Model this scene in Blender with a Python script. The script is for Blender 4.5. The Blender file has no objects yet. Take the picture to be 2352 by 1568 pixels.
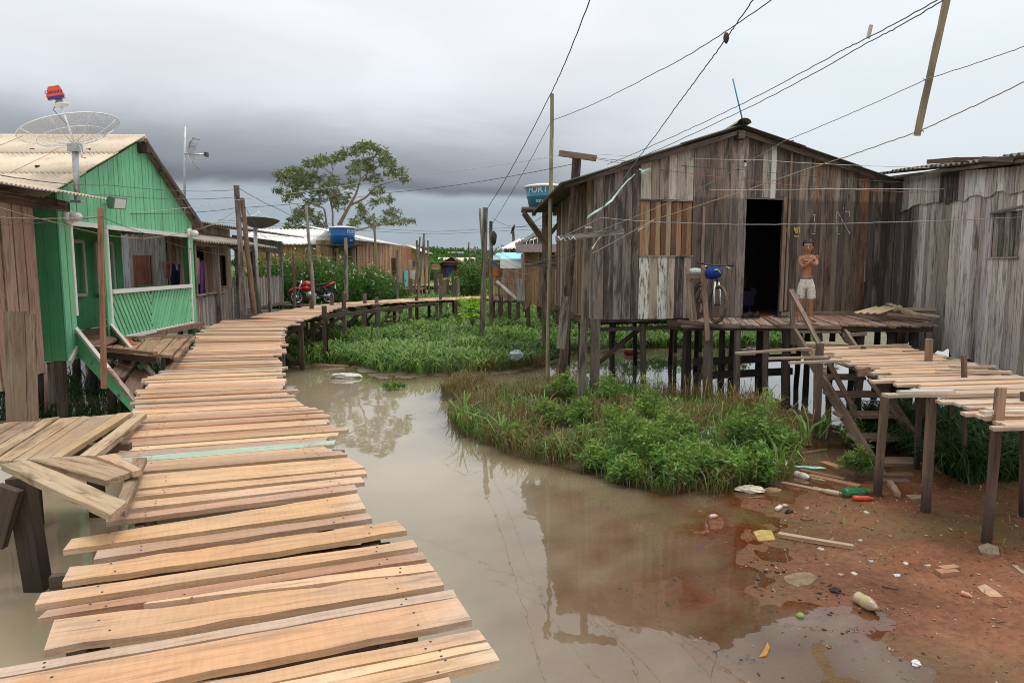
import bpy, math, random
import numpy as np
from mathutils import Vector as V, Matrix
R = random.Random(7)
rnp = np.random.RandomState(11)
scene = bpy.context.scene
C = scene.collection
# ---------------------------------------------------------------- camera
CAMZ, FPX, U0, V0, HOR = 2.5, 1568.0, 1176.0, 784.0, 610.0     # photo measured on a 2352 x 1568 grid
TH = math.atan((V0 - HOR) / FPX)
cam_d = bpy.data.cameras.new('camera'); cam = bpy.data.objects.new('camera', cam_d); C.objects.link(cam)
cam_d.lens = 24.0; cam_d.sensor_width = 36.0; cam_d.clip_start = 0.05; cam_d.clip_end = 6000
cam.location = (0, 0, CAMZ); cam.rotation_euler = (math.pi / 2 - TH, 0, 0)
scene.camera = cam
# ---------------------------------------------------------------- sky, sun, exposure
SUN_EL, SUN_AZ = math.radians(74), math.radians(100)          # azimuth clockwise from +Y: high, over to the right
world = bpy.data.worlds.new('World'); scene.world = world; world.use_nodes = True
wt = world.node_tree; wn = wt.nodes; wl = wt.links; wn.clear()
def N(t, typ, **kw):
    n = t.nodes.new(typ)
    for k, v in kw.items():
        if k.startswith('i_'):
            key = k[2:]
            n.inputs[int(key) if key.isdigit() else key.replace('_', ' ')].default_value = v
        else:
            setattr(n, k, v)
    return n
def math_n(t, op, a, b=None, clamp=False):
    n = t.nodes.new('ShaderNodeMath'); n.operation = op; n.use_clamp = clamp
    for i, x in enumerate((a, b)):
        if x is None: continue
        if isinstance(x, (int, float)): n.inputs[i].default_value = x
        else: t.links.new(x, n.inputs[i])
    return n.outputs[0]
def ramp(t, fac, stops, interp='LINEAR'):
    n = t.nodes.new('ShaderNodeValToRGB'); n.color_ramp.interpolation = interp
    e = n.color_ramp.elements
    while len(e) < len(stops): e.new(0.5)
    for el, (p, c) in zip(e, stops):
        el.position = p; el.color = (*c, 1) if len(c) == 3 else c
    t.links.new(fac, n.inputs[0]); return n.outputs[0]
def mixc(t, fac, a, b, blend='MIX'):
    n = t.nodes.new('ShaderNodeMix'); n.data_type = 'RGBA'; n.blend_type = blend
    for i, x in ((0, fac), (6, a), (7, b)):
        if isinstance(x, (int, float)): n.inputs[i].default_value = x
        elif isinstance(x, tuple): n.inputs[i].default_value = (*x, 1) if len(x) == 3 else x
        else: t.links.new(x, n.inputs[i])
    return n.outputs[2]
g = lambda v: (v, v, v)
tc = N(wt, 'ShaderNodeTexCoord')
sep = N(wt, 'ShaderNodeSeparateXYZ'); wl.new(tc.outputs['Generated'], sep.inputs[0])
mp = N(wt, 'ShaderNodeMapping'); mp.inputs['Scale'].default_value = (2.0, 2.0, 7.0); wl.new(tc.outputs['Generated'], mp.inputs[0])
n1 = N(wt, 'ShaderNodeTexNoise', i_Scale=1.6, i_Detail=5.0, i_Roughness=0.52, i_Distortion=0.3); wl.new(mp.outputs[0], n1.inputs['Vector'])
n2 = N(wt, 'ShaderNodeTexNoise', i_Scale=0.8, i_Detail=2.0, i_Roughness=0.4); wl.new(mp.outputs[0], n2.inputs['Vector'])
zz = sep.outputs['Z']
# overcast: dark grey near the horizon, three times brighter overhead
base = ramp(wt, zz, [(0.0, (.36, .43, .49)), (0.075, (.33, .39, .445)), (0.125, (.44, .475, .515)), (0.175, (.58, .61, .655)), (0.27, (.73, .765, .805)), (0.40, (.90, .925, .955)), (1.0, (1.42, 1.43, 1.45))])
# the storm bank: a shelf of cloud low over the far left
zc = math_n(wt, 'ADD', zz, math_n(wt, 'MULTIPLY', math_n(wt, 'SUBTRACT', n1.outputs[0], 0.5), 0.085))
zc = math_n(wt, 'ADD', zc, math_n(wt, 'MULTIPLY', sep.outputs['X'], 0.012))
band = ramp(wt, zc, [(0.090, g(0)), (0.106, g(1)), (0.132, g(.70)), (0.225, g(0))], 'EASE')
side = ramp(wt, sep.outputs['X'], [(0.0, g(1)), (0.02, g(.97)), (0.14, g(.3)), (0.3, g(0))], 'EASE')
bandf = math_n(wt, 'MULTIPLY', math_n(wt, 'MULTIPLY', band, side), 0.86)
c1 = mixc(wt, bandf, base, (.115, .125, .15))
soft = math_n(wt, 'ADD', math_n(wt, 'ADD', math_n(wt, 'MULTIPLY', n2.outputs[0], 0.34), math_n(wt, 'MULTIPLY', n1.outputs[0], 0.30)), 0.68)
c2 = mixc(wt, 1.0, c1, soft, 'MULTIPLY')
rt = ramp(wt, sep.outputs['X'], [(0.05, g(0)), (0.35, g(1))], 'EASE')
lift = math_n(wt, 'MULTIPLY', rt, ramp(wt, zz, [(0.0, g(.9)), (0.5, g(.45)), (1.0, g(.1))]))
c3 = mixc(wt, math_n(wt, 'MULTIPLY', lift, 0.85), c2, (.76, .83, .865))
sky = N(wt, 'ShaderNodeTexSky'); sky.sky_type = 'NISHITA'; sky.sun_disc = False
sky.sun_elevation = SUN_EL; sky.sun_rotation = SUN_AZ
skyd = mixc(wt, 1.0, sky.outputs[0], (.08, .08, .08), 'MULTIPLY')
c4 = mixc(wt, 0.06, c3, skyd)
bg = N(wt, 'ShaderNodeBackground'); bg.inputs[1].default_value = 1.0; wl.new(c4, bg.inputs[0])
wo = N(wt, 'ShaderNodeOutputWorld'); wl.new(bg.outputs[0], wo.inputs[0])
sd = bpy.data.lights.new('sun', 'SUN'); sd.energy = 1.35; sd.angle = math.radians(18); sd.color = (1.0, .95, .87)
sun = bpy.data.objects.new('sun', sd); C.objects.link(sun)
sdir = V((math.cos(SUN_EL) * math.sin(SUN_AZ), math.cos(SUN_EL) * math.cos(SUN_AZ), math.sin(SUN_EL)))
sun.rotation_euler = sdir.to_track_quat('Z', 'Y').to_euler(); sun.location = (10, -10, 30)
vs = scene.view_settings
vs.view_transform = 'Standard'; vs.look = 'None'; vs.gamma = 1.0; vs.use_curve_mapping = False
vs.exposure = 0.20
scene.cycles.filter_width = 1.0; scene.cycles.max_bounces = 6; scene.cycles.diffuse_bounces = 3; scene.cycles.glossy_bounces = 3; scene.cycles.transparent_max_bounces = 12
# ---------------------------------------------------------------- photo grid to world
def ray(u, v):
    a = (V0 - v) / FPX
    return V(((u - U0) / FPX, math.cos(TH) + a * math.sin(TH), -math.sin(TH) + a * math.cos(TH)))
def PY(u, v, Y):
    r = ray(u, v); return V((0, 0, CAMZ)) + r * (Y / r.y)
def PZ(u, v, z):
    r = ray(u, v); return V((0, 0, CAMZ)) + r * ((z - CAMZ) / r.z)
def XY(u, Y): return (u - U0) / FPX * Y * math.cos(TH) * 1.0     # near the horizon row
def interp(x, pts):
    if x <= pts[0][0]: return pts[0][1]
    for (x0, y0), (x1, y1) in zip(pts, pts[1:]):
        if x <= x1: return y0 + (y1 - y0) * (x - x0) / (x1 - x0)
    return pts[-1][1]
# ---------------------------------------------------------------- materials
M = {}
def newmat(name):
    m = bpy.data.materials.new(name); m.use_nodes = True
    t = m.node_tree; t.nodes.clear()
    o = N(t, 'ShaderNodeOutputMaterial'); p = N(t, 'ShaderNodeBsdfPrincipled')
    t.links.new(p.outputs[0], o.inputs[0]); M[name] = m
    return m, t, p
def grain_coords(t, sc):
    tcn = N(t, 'ShaderNodeTexCoord'); oi = N(t, 'ShaderNodeObjectInfo')
    ad = N(t, 'ShaderNodeVectorMath'); ad.operation = 'MULTIPLY_ADD'
    t.links.new(oi.outputs['Random'], ad.inputs[0]); ad.inputs[1].default_value = (37, 53, 71)
    mpn = N(t, 'ShaderNodeMapping'); mpn.inputs['Scale'].default_value = sc
    t.links.new(tcn.outputs['Object'], mpn.inputs[0]); t.links.new(mpn.outputs[0], ad.inputs[2])
    return ad.outputs[0], oi, tcn
def wood(name, stain=(.05, .045, .042), amt=(.45, .75), grain=.5, rough=.78, saw=0.0, tide=None, moss=0.0, flake=None, wetz=None, tips=0.0, bleach=0.0):
    """wood whose base tone is the object's own colour; grain runs along local X"""
    m, t, p = newmat(name); L = t.links
    vec, oi, tcn = grain_coords(t, (1.3, 26, 26))
    gn = N(t, 'ShaderNodeTexNoise', i_Scale=1.6, i_Detail=7.0, i_Roughness=0.65, i_Distortion=0.6); L.new(vec, gn.inputs['Vector'])
    vec2, _, _ = grain_coords(t, (.9, 4.5, 4.5))
    pn = N(t, 'ShaderNodeTexNoise', i_Scale=1.5, i_Detail=4.0, i_Roughness=0.6, i_Distortion=0.4); L.new(vec2, pn.inputs['Vector'])
    gr = ramp(t, gn.outputs[0], [(0.25, g(1 - grain)), (0.5, g(1.0)), (0.75, g(1 + grain * .35))])
    col = mixc(t, 1.0, oi.outputs['Color'], gr, 'MULTIPLY')
    # thin dark checks along the grain
    ck = ramp(t, gn.outputs[0], [(0.33, g(1)), (0.41, g(0))])
    col = mixc(t, math_n(t, 'MULTIPLY', ck, grain), col, tuple(c * .8 for c in stain))
    st = ramp(t, pn.outputs[0], [(amt[0], g(0)), (amt[1], g(1))])
    col = mixc(t, math_n(t, 'MULTIPLY', st, .82), col, stain)
    if bleach:
        bv_, _, _ = grain_coords(t, (1.1, 15, 15))
        bn_ = N(t, 'ShaderNodeTexNoise', i_Scale=1.3, i_Detail=6.0, i_Roughness=0.68, i_Distortion=0.5); L.new(bv_, bn_.inputs['Vector'])
        col = mixc(t, math_n(t, 'MULTIPLY', ramp(t, bn_.outputs[0], [(0.54, g(0)), (0.68, g(1))]), bleach), col, (.50, .45, .40))
        col = mixc(t, math_n(t, 'MULTIPLY', ramp(t, bn_.outputs[0], [(0.34, g(1)), (0.43, g(0))]), .8), col, stain)
    if saw:
        vs_, _, _ = grain_coords(t, (60, 5, 5))
        sn = N(t, 'ShaderNodeTexNoise', i_Scale=1.0, i_Detail=1.0); L.new(vs_, sn.inputs['Vector'])
        sr = ramp(t, sn.outputs[0], [(0.35, g(1 - saw)), (0.6, g(1 + saw * .4))])
        col = mixc(t, 1.0, col, sr, 'MULTIPLY')
        vt, _, _ = grain_coords(t, (2.2, 2.2, 2.2))
        tn = N(t, 'ShaderNodeTexNoise', i_Scale=0.8, i_Detail=2.0); L.new(vt, tn.inputs['Vector'])
        tr = ramp(t, tn.outputs[0], [(0.35, (1.05, .99, .90)), (0.62, (.97, .99, 1.0)), (0.75, (1.04, 1.07, 1.12))])
        col = mixc(t, 1.0, col, tr, 'MULTIPLY')
    if tips:
        sx_ = N(t, 'ShaderNodeSeparateXYZ'); L.new(tcn.outputs['Generated'], sx_.inputs[0])
        ee = math_n(t, 'ABSOLUTE', math_n(t, 'SUBTRACT', sx_.outputs[0], .5))
        ee = math_n(t, 'ADD', ee, math_n(t, 'MULTIPLY', math_n(t, 'SUBTRACT', pn.outputs[0], .5), .28))
        ef = ramp(t, ee, [(0.40, g(0)), (0.52, g(1))])
        col = mixc(t, math_n(t, 'MULTIPLY', ef, tips), col, mixc(t, .55, (.60, .52, .45), col))
        dv, _, _ = grain_coords(t, (2.6, 11, 11))
        dn = N(t, 'ShaderNodeTexNoise', i_Scale=1.0, i_Detail=5.0, i_Roughness=.65); L.new(dv, dn.inputs['Vector'])
        df_ = math_n(t, 'MULTIPLY', ramp(t, dn.outputs[0], [(0.52, g(0)), (0.66, g(1))]), math_n(t, 'ADD', math_n(t, 'MULTIPLY', ramp(t, ee, [(0.3, g(0)), (0.5, g(1))]), .5), .22))
        col = mixc(t, df_, col, (.27, .17, .10))
    if flake:
        fv, _, _ = grain_coords(t, (2.0, 16, 16))
        fn = N(t, 'ShaderNodeTexNoise', i_Scale=2.0, i_Detail=6.0, i_Roughness=0.7); L.new(fv, fn.inputs['Vector'])
        fr = ramp(t, fn.outputs[0], [(0.50, g(0)), (0.58, g(1))])
        col = mixc(t, fr, col, flake)
    geo = N(t, 'ShaderNodeNewGeometry'); sp = N(t, 'ShaderNodeSeparateXYZ'); L.new(geo.outputs['Position'], sp.inputs[0])
    if tide:
        zz_ = math_n(t, 'ADD', sp.outputs['Z'], math_n(t, 'MULTIPLY', gn.outputs[0], .05))
        tf = ramp(t, math_n(t, 'MULTIPLY', zz_, .1), [((tide) * .1, g(1)), ((tide + .04) * .1, g(0))])
        col = mixc(t, math_n(t, 'MULTIPLY', tf, .78), col, mixc(t, .34, (.045, .036, .031), col))
    if wetz is not None:
        zz_ = math_n(t, 'ADD', sp.outputs['Z'], math_n(t, 'MULTIPLY', pn.outputs[0], .25))
        wf = ramp(t, math_n(t, 'MULTIPLY', zz_, .25), [((wetz + .1) * .25, g(1)), ((wetz + .45) * .25, g(0))])
        col = mixc(t, math_n(t, 'MULTIPLY', wf, .75), col, (.022, .017, .013))
    if moss:
        mf = ramp(t, pn.outputs[0], [(0.40, g(1)), (0.55, g(0))])
        col = mixc(t, math_n(t, 'MULTIPLY', mf, moss), col, (.17, .17, .04))
    L.new(col, p.inputs['Base Color']); p.inputs['Roughness'].default_value = rough
    p.inputs['Specular IOR Level'].default_value = .3
    b = N(t, 'ShaderNodeBump', i_Strength=.35, i_Distance=.012); L.new(gn.outputs[0], b.inputs['Height']); L.new(b.outputs[0], p.inputs['Normal'])
    return m
wood('deck_wood', stain=(.33, .22, .145), amt=(.56, .78), grain=.42, rough=.66, saw=.05, tips=.75)
wood('old_wood', stain=(.030, .025, .023), amt=(.47, .62), grain=.6, bleach=.42)
wood('tide_wood', stain=(.033, .027, .024), amt=(.49, .66), grain=.6, tide=3.80, bleach=.42)
wood('silver_wood', stain=(.07, .06, .055), amt=(.54, .70), grain=.62, rough=.8, bleach=.4)
wood('plank_wood', stain=(.085, .05, .032), amt=(.51, .72), grain=.48, bleach=.16)
wood('pile_wood', stain=(.03, .024, .02), amt=(.38, .75), grain=.55, wetz=.12)
wood('pole_wood', stain=(.16, .15, .08), amt=(.42, .62), grain=.6, moss=.5)
wood('flaked_paint', stain=(.12, .09, .07), amt=(.6, .8), grain=.35, flake=(.16, .12, .09))
wood('green_paint', stain=(.06, .20, .095), amt=(.52, .92), grain=.20, rough=.6, flake=None)
wood('white_paint', stain=(.5, .46, .40), amt=(.55, .9), grain=.12, rough=.5)
def simple(name, col, rough=.6, metal=0.0, noise=.0, nscale=6.0, alpha=None, trans=0.0, spec=.5, bump=0.0):
    m, t, p = newmat(name)
    p.inputs['Roughness'].default_value = rough; p.inputs['Metallic'].default_value = metal
    p.inputs['Specular IOR Level'].default_value = spec
    if noise:
        tcn = N(t, 'ShaderNodeTexCoord')
        nn = N(t, 'ShaderNodeTexNoise', i_Scale=nscale, i_Detail=5.0, i_Roughness=.6); t.links.new(tcn.outputs['Object'], nn.inputs['Vector'])
        r_ = ramp(t, nn.outputs[0], [(0.3, g(1 - noise)), (0.7, g(1 + noise * .5))])
        t.links.new(mixc(t, 1.0, col, r_, 'MULTIPLY'), p.inputs['Base Color'])
        if bump:
            b = N(t, 'ShaderNodeBump', i_Strength=bump, i_Distance=.02); t.links.new(nn.outputs[0], b.inputs['Height']); t.links.new(b.outputs[0], p.inputs['Normal'])
    else:
        p.inputs['Base Color'].default_value = (*col, 1)
    if alpha is not None: p.inputs['Alpha'].default_value = alpha
    if trans: p.inputs['Transmission Weight'].default_value = trans
    return m
def tinted(name, rough=.6, noise=.25, nscale=8.0, metal=0.0, spec=.4, sub=0.0):
    """base tone from the object's own colour"""
    m, t, p = newmat(name)
    oi = N(t, 'ShaderNodeObjectInfo'); tcn = N(t, 'ShaderNodeTexCoord')
    nn = N(t, 'ShaderNodeTexNoise', i_Scale=nscale, i_Detail=5.0, i_Roughness=.6); t.links.new(tcn.outputs['Object'], nn.inputs['Vector'])
    r_ = ramp(t, nn.outputs[0], [(0.3, g(1 - noise)), (0.7, g(1 + noise * .5))])
    t.links.new(mixc(t, 1.0, oi.outputs['Color'], r_, 'MULTIPLY'), p.inputs['Base Color'])
    p.inputs['Roughness'].default_value = rough; p.inputs['Metallic'].default_value = metal; p.inputs['Specular IOR Level'].default_value = spec
    return m
tinted('matte'); tinted('cloth', .9, .3, 14, spec=.1); tinted('glossy', .28, .06, 4, spec=.5); tinted('wire', .6, .2, 30); tinted('plastic', .4, .3, 18)
simple('galvanised', (.50, .51, .52), .45, .6, .25, 12)
simple('dark_metal', (.045, .045, .047), .45, .3, .3, 20)
simple('chrome', (.75, .76, .78), .18, 1.0)
simple('rubber', (.022, .021, .02), .85, 0, .3, 20)
simple('tyre_dusty', (.13, .095, .07), .9, 0, .4, 14)
simple('interior_dark', (.030, .025, .022), .9, 0, .3, 3)  # near-black colour in place of the shade inside rooms and openings
simple('red_floor', (.30, .035, .03), .5, 0, .2, 5)
simple('bottle_green', (.02, .20, .08), .12, 0, alpha=.72, spec=.6)
simple('bottle_clear', (.50, .37, .25), .25, 0, .35, 9, alpha=.9)
simple('film', (.45, .36, .22), .3, 0, .5, 9, alpha=.35)
simple('mirror_glass', (.85, .9, .95), .05, 1.0)
simple('lamp_glass', (.8, .8, .78), .15, 0, spec=.6)
simple('skin', (.40, .185, .105), .52, 0, .22, 14, spec=.35)
simple('hair', (.014, .010, .009), .6, 0, .4, 60, bump=.6)
simple('eye_white', (.6, .56, .5), .3); simple('eye_dark', (.012, .008, .006), .3); simple('lip', (.30, .10, .075), .5)
simple('shorts_cloth', (.66, .63, .54), .9, 0, .40, 30, spec=.1, bump=.5)
simple('brick', (.30, .15, .085), .9, 0, .4, 12)
simple('white_sheet', (.82, .83, .82), .45, 0, .10, 3)
simple('tarp_blue', (.25, .62, .72), .4, 0, .15, 3)
simple('nest', (.07, .052, .04), .95, 0, .5, 20, bump=.8)
# corrugated fibre cement, cream with rain stains
def corr_mat(name, c0, c1, amt=(.5, .8), rough=.75):
    m, t, p = newmat(name)
    tcn = N(t, 'ShaderNodeTexCoord'); oi = N(t, 'ShaderNodeObjectInfo')
    mpn = N(t, 'ShaderNodeMapping'); mpn.inputs['Scale'].default_value = (1, 1, 1); t.links.new(tcn.outputs['Object'], mpn.inputs[0])
    nn = N(t, 'ShaderNodeTexNoise', i_Scale=2.2, i_Detail=8.0, i_Roughness=.68); t.links.new(mpn.outputs[0], nn.inputs['Vector'])
    col = mixc(t, ramp(t, nn.outputs[0], [(amt[0], g(0)), (amt[1], g(1))]), c0, c1)
    v_ = math_n(t, 'ADD', math_n(t, 'MULTIPLY', oi.outputs['Random'], .16), .90)
    col = mixc(t, 1.0, col, v_, 'MULTIPLY')
    t.links.new(col, p.inputs['Base Color']); p.inputs['Roughness'].default_value = rough; p.inputs['Specular IOR Level'].default_value = .25
corr_mat('corr_cream', (.66, .555, .43), (.36, .29, .20))
corr_mat('corr_white', (.80, .79, .76), (.55, .53, .48))
corr_mat('corr_dark', (.095, .085, .065), (.05, .05, .035))
corr_mat('corr_grey', (.33, .29, .24), (.13, .11, .09), (.42, .7))
# foliage with leaf-by-leaf tone
def leafmat(name, dark, light, trans=.35, rough=.5, dry=None):
    m, t, p = newmat(name); L = t.links
    at = N(t, 'ShaderNodeAttribute'); at.attribute_name = 'tone'
    stops = [(0.0, dark), (0.8, light)]
    if dry: stops += [(0.90, tuple(.5 * (a + b) for a, b in zip(light, dry))), (0.97, dry)]
    col = ramp(t, at.outputs['Fac'], stops)
    L.new(col, p.inputs['Base Color']); p.inputs['Roughness'].default_value = rough; p.inputs['Specular IOR Level'].default_value = .35
    tr = N(t, 'ShaderNodeBsdfTranslucent'); L.new(mixc(t, 1.0, col, (1.1, 1.25, .6), 'MULTIPLY'), tr.inputs[0])
    mx = N(t, 'ShaderNodeMixShader', i_0=trans); L.new(p.outputs[0], mx.inputs[1]); L.new(tr.outputs[0], mx.inputs[2])
    o = [n for n in t.nodes if n.type == 'OUTPUT_MATERIAL'][0]; L.new(mx.outputs[0], o.inputs[0])
leafmat('leaf_weed', (.030, .075, .014), (.19, .33, .075), dry=(.24, .22, .04))
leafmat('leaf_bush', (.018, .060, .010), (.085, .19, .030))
leafmat('leaf_tree', (.045, .065, .02), (.17, .20, .062), dry=(.20, .20, .05))
leafmat('leaf_bright', (.13, .34, .03), (.36, .55, .05), dry=(.62, .36, .02))
leafmat('grass_green', (.045, .11, .022), (.22, .36, .09), dry=(.26, .26, .10))
leafmat('grass_deep', (.018, .055, .018), (.070, .155, .045), dry=(.16, .16, .05))
leafmat('grass_dry', (.12, .09, .03), (.25, .19, .075), dry=(.36, .27, .14))
leafmat('petal', (.62, .50, .48), (.80, .72, .70))
simple('bark_pale', (.30, .235, .17), .9, 0, .35, 7)
simple('stem_green', (.10, .13, .035), .8, 0, .3, 9)
# ---------------------------------------------------------------- builders
WM = {}                                                     # world matrix of every object made here
def put(o, parent=None, mw=None):
    C.objects.link(o)
    mw = mw or Matrix.Identity(4)
    if parent is not None:
        o.parent = parent; o.matrix_parent_inverse = WM[parent.name].inverted()
    o.matrix_basis = mw; WM[o.name] = mw
    return o
def tag(o, label=None, cat=None, group=None, kind=None):
    for k, v in (('label', label), ('category', cat), ('group', group), ('kind', kind)):
        if v: o[k] = v
    return o
def empty(name, loc, label=None, cat=None, group=None, kind=None):
    o = bpy.data.objects.new(name, None); o.empty_display_size = .2
    put(o, None, Matrix.Translation(V(loc)))
    return tag(o, label, cat, group, kind)
def mesh_ob(name, verts, faces, mat, parent=None, color=None, smooth=False, mw=None):
    me = bpy.data.meshes.new(name); me.from_pydata([tuple(v) for v in verts], [], faces)
    if smooth: me.polygons.foreach_set('use_smooth', [True] * len(me.polygons))
    if mat: me.materials.append(M[mat])
    o = bpy.data.objects.new(name, me)
    if color is not None: o.color = (*color[:3], 1)
    return put(o, parent, mw)
def local(verts, c=None):
    """centre a vertex list on its own middle: (local verts, world matrix)"""
    c = c or sum((V(v) for v in verts), V()) / len(verts)
    return [V(v) - c for v in verts], Matrix.Translation(c)
def frame(X, n, c):
    X = X.normalized(); Z = (n - n.dot(X) * X)
    if Z.length < 1e-5: Z = X.orthogonal()
    Z.normalize(); Y = Z.cross(X)
    m = Matrix((X, Y, Z)).transposed().to_4x4(); m.translation = c
    return m
def prism(name, q, n, t, mat, parent=None, color=None, jag=0.0, seg=1, endj=0.0):
    """a board: q = a0,b0,b1,a1 on its outer face (a0>b0 along the grain), t deep behind it"""
    a0, b0, b1, a1 = [V(p) for p in q]; n = V(n)
    if endj:
        d = ((b0 - a0) + (b1 - a1)).normalized()
        a0 = a0 + d * R.uniform(-endj, endj); a1 = a1 + d * R.uniform(-endj, endj)
        b0 = b0 + d * R.uniform(-endj, endj); b1 = b1 + d * R.uniform(-endj, endj)
    c = (a0 + b0 + a1 + b1) / 4
    m = frame((b0 - a0) + (b1 - a1), n, c); mi = m.inverted(); Zv = m.col[2].xyz; Yv = m.col[1].xyz
    vs_, fs = [], []
    for i in range(seg + 1):
        f = i / seg; j0 = R.uniform(-jag, jag); j1 = R.uniform(-jag, jag)
        e0 = a0.lerp(b0, f) + Yv * j0; e1 = a1.lerp(b1, f) + Yv * j1
        vs_ += [mi @ e0, mi @ e1, mi @ (e1 - Zv * t), mi @ (e0 - Zv * t)]
        if i:
            b = 4 * (i - 1)
            for k in range(4): fs.append((b + k, b + (k + 1) % 4, b + 4 + (k + 1) % 4, b + 4 + k))
    fs.append((3, 2, 1, 0)); b = 4 * seg; fs.append((b, b + 1, b + 2, b + 3))
    return mesh_ob(name, vs_, fs, mat, parent, color, mw=m)
def bar(name, a, b, w, t, up, mat, parent=None, color=None, jag=0.0, seg=1, endj=0.0):
    """a straight board whose middle line runs a>b; up = its broad face, w wide, t thick, a-b in its core"""
    a, b, up = V(a), V(b), V(up); d = (b - a).normalized()
    Z = up - up.dot(d) * d
    if Z.length < 1e-4: Z = d.orthogonal()
    Z.normalize(); Y = Z.cross(d) * (w / 2); o = Z * (t / 2)
    return prism(name, (a - Y + o, b - Y + o, b + Y + o, a + Y + o), Z, t, mat, parent, color, jag, seg, endj)
def tube_geo(pts, rad, n=8, caps=True, vs_=None, fs=None):
    vs_ = [] if vs_ is None else vs_; fs = [] if fs is None else fs
    pts = [V(p) for p in pts]; b0 = len(vs_)
    rad = rad if isinstance(rad, (list, tuple)) else [rad] * len(pts)
    ref = None
    for i, p in enumerate(pts):
        d = (pts[min(i + 1, len(pts) - 1)] - pts[max(i - 1, 0)])
        d = d.normalized() if d.length > 1e-9 else V((0, 0, 1))
        if ref is None: ref = d.orthogonal().normalized()
        ref = (ref - ref.dot(d) * d); ref = ref.normalized() if ref.length > 1e-6 else d.orthogonal().normalized()
        s = d.cross(ref)
        for k in range(n):
            a = 2 * math.pi * k / n; vs_.append(p + (ref * math.cos(a) + s * math.sin(a)) * rad[i])
        if i:
            q = b0 + (i - 1) * n
            for k in range(n): fs.append((q + k, q + (k + 1) % n, q + n + (k + 1) % n, q + n + k))
    if caps:
        fs.append(tuple(range(b0 + n - 1, b0 - 1, -1))); e = b0 + (len(pts) - 1) * n; fs.append(tuple(range(e, e + n)))
    return vs_, fs
def tube(name, pts, rad, mat, parent=None, color=None, n=8, smooth=True, caps=True):
    vs_, fs = tube_geo(pts, rad, n, caps)
    lv, mw = local(vs_)
    return mesh_ob(name, lv, fs, mat, parent, color, smooth, mw)
def log(name, a, b, r0, r1, mat, parent=None, color=None, n=9, wob=.012, seg=6):
    """a rough round post, grain along its length"""
    a, b = V(a), V(b); m = frame(b - a, V((.3, -1, .2)), (a + b) / 2); mi = m.inverted()
    vs_, fs = [], []
    for i in range(seg + 1):
        f = i / seg; c = mi @ a.lerp(b, f); oy, oz = R.uniform(-wob, wob), R.uniform(-wob, wob); r = r0 + (r1 - r0) * f
        for k in range(n):
            an = 2 * math.pi * k / n; rr = r * R.uniform(.9, 1.08)
            vs_.append((c.x, c.y + oy + math.cos(an) * rr, c.z + oz + math.sin(an) * rr))
        if i:
            q = (i - 1) * n
            for k in range(n): fs.append((q + k, q + (k + 1) % n, q + n + (k + 1) % n, q + n + k))
    fs.append(tuple(range(n - 1, -1, -1))); fs.append(tuple(range(seg * n, seg * n + n)))
    return mesh_ob(name, vs_, fs, mat, parent, color, False, m)
def lathe_geo(prof, n=20, axis='Z'):
    vs_, fs = [], []
    for i, (r, h) in enumerate(prof):
        for k in range(n):
            a = 2 * math.pi * k / n; vs_.append(V((r * math.cos(a), r * math.sin(a), h)))
        if i:
            q = (i - 1) * n
            for k in range(n): fs.append((q + k, q + (k + 1) % n, q + n + (k + 1) % n, q + n + k))
    fs.append(tuple(range(n - 1, -1, -1))); e = (len(prof) - 1) * n; fs.append(tuple(range(e, e + n)))
    return vs_, fs
def lathe(name, prof, mat, parent=None, color=None, mw=None, n=20, smooth=True):
    vs_, fs = lathe_geo(prof, n); return mesh_ob(name, vs_, fs, mat, parent, color, smooth, mw)
def blob_geo(c, r, n=10, m=7, noise=0.0):
    """ellipsoid"""
    vs_, fs = [], []; c = V(c)
    for i in range(m + 1):
        ph = math.pi * i / m
        for k in range(n):
            a = 2 * math.pi * k / n; j = 1 + R.uniform(-noise, noise)
            vs_.append(c + V((r[0] * math.sin(ph) * math.cos(a) * j, r[1] * math.sin(ph) * math.sin(a) * j, r[2] * math.cos(ph) * j)))
        if i:
            q = (i - 1) * n
            for k in range(n): fs.append((q + k, q + n + k, q + n + (k + 1) % n, q + (k + 1) % n))
    return vs_, fs
def blob(name, c, r, mat, parent=None, color=None, n=10, m=7, noise=0.0, smooth=True, rot=None):
    vs_, fs = blob_geo((0, 0, 0), r, n, m, noise); mw = Matrix.Translation(V(c)) @ (rot.to_4x4() if rot else Matrix.Identity(4))
    return mesh_ob(name, vs_, fs, mat, parent, color, smooth, mw)
def box(name, c, s, mat, parent=None, color=None, rot=None, bev=0.0):
    x, y, z = s[0] / 2, s[1] / 2, s[2] / 2; vs_ = []
    if bev:
        b = bev
        for zz_, k in ((-z, b), (-z + b, 0), (z - b, 0), (z, b)):
            vs_ += [(-x + k + b * 0, -y + k, zz_), (x - k, -y + k, zz_), (x - k, y - k, zz_), (-x + k, y - k, zz_)]
        fs = [(3, 2, 1, 0), (12, 13, 14, 15)]
        for i in range(3):
            for k in range(4): fs.append((4 * i + k, 4 * i + (k + 1) % 4, 4 * i + 4 + (k + 1) % 4, 4 * i + 4 + k))
    else:
        vs_ = [(-x, -y, -z), (x, -y, -z), (x, y, -z), (-x, y, -z), (-x, -y, z), (x, -y, z), (x, y, z), (-x, y, z)]
        fs = [(3, 2, 1, 0), (4, 5, 6, 7), (0, 1, 5, 4), (1, 2, 6, 5), (2, 3, 7, 6), (3, 0, 4, 7)]
    mw = Matrix.Translation(V(c)) @ (rot.to_4x4() if rot else Matrix.Identity(4))
    return mesh_ob(name, vs_, fs, mat, parent, color, False, mw)
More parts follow.
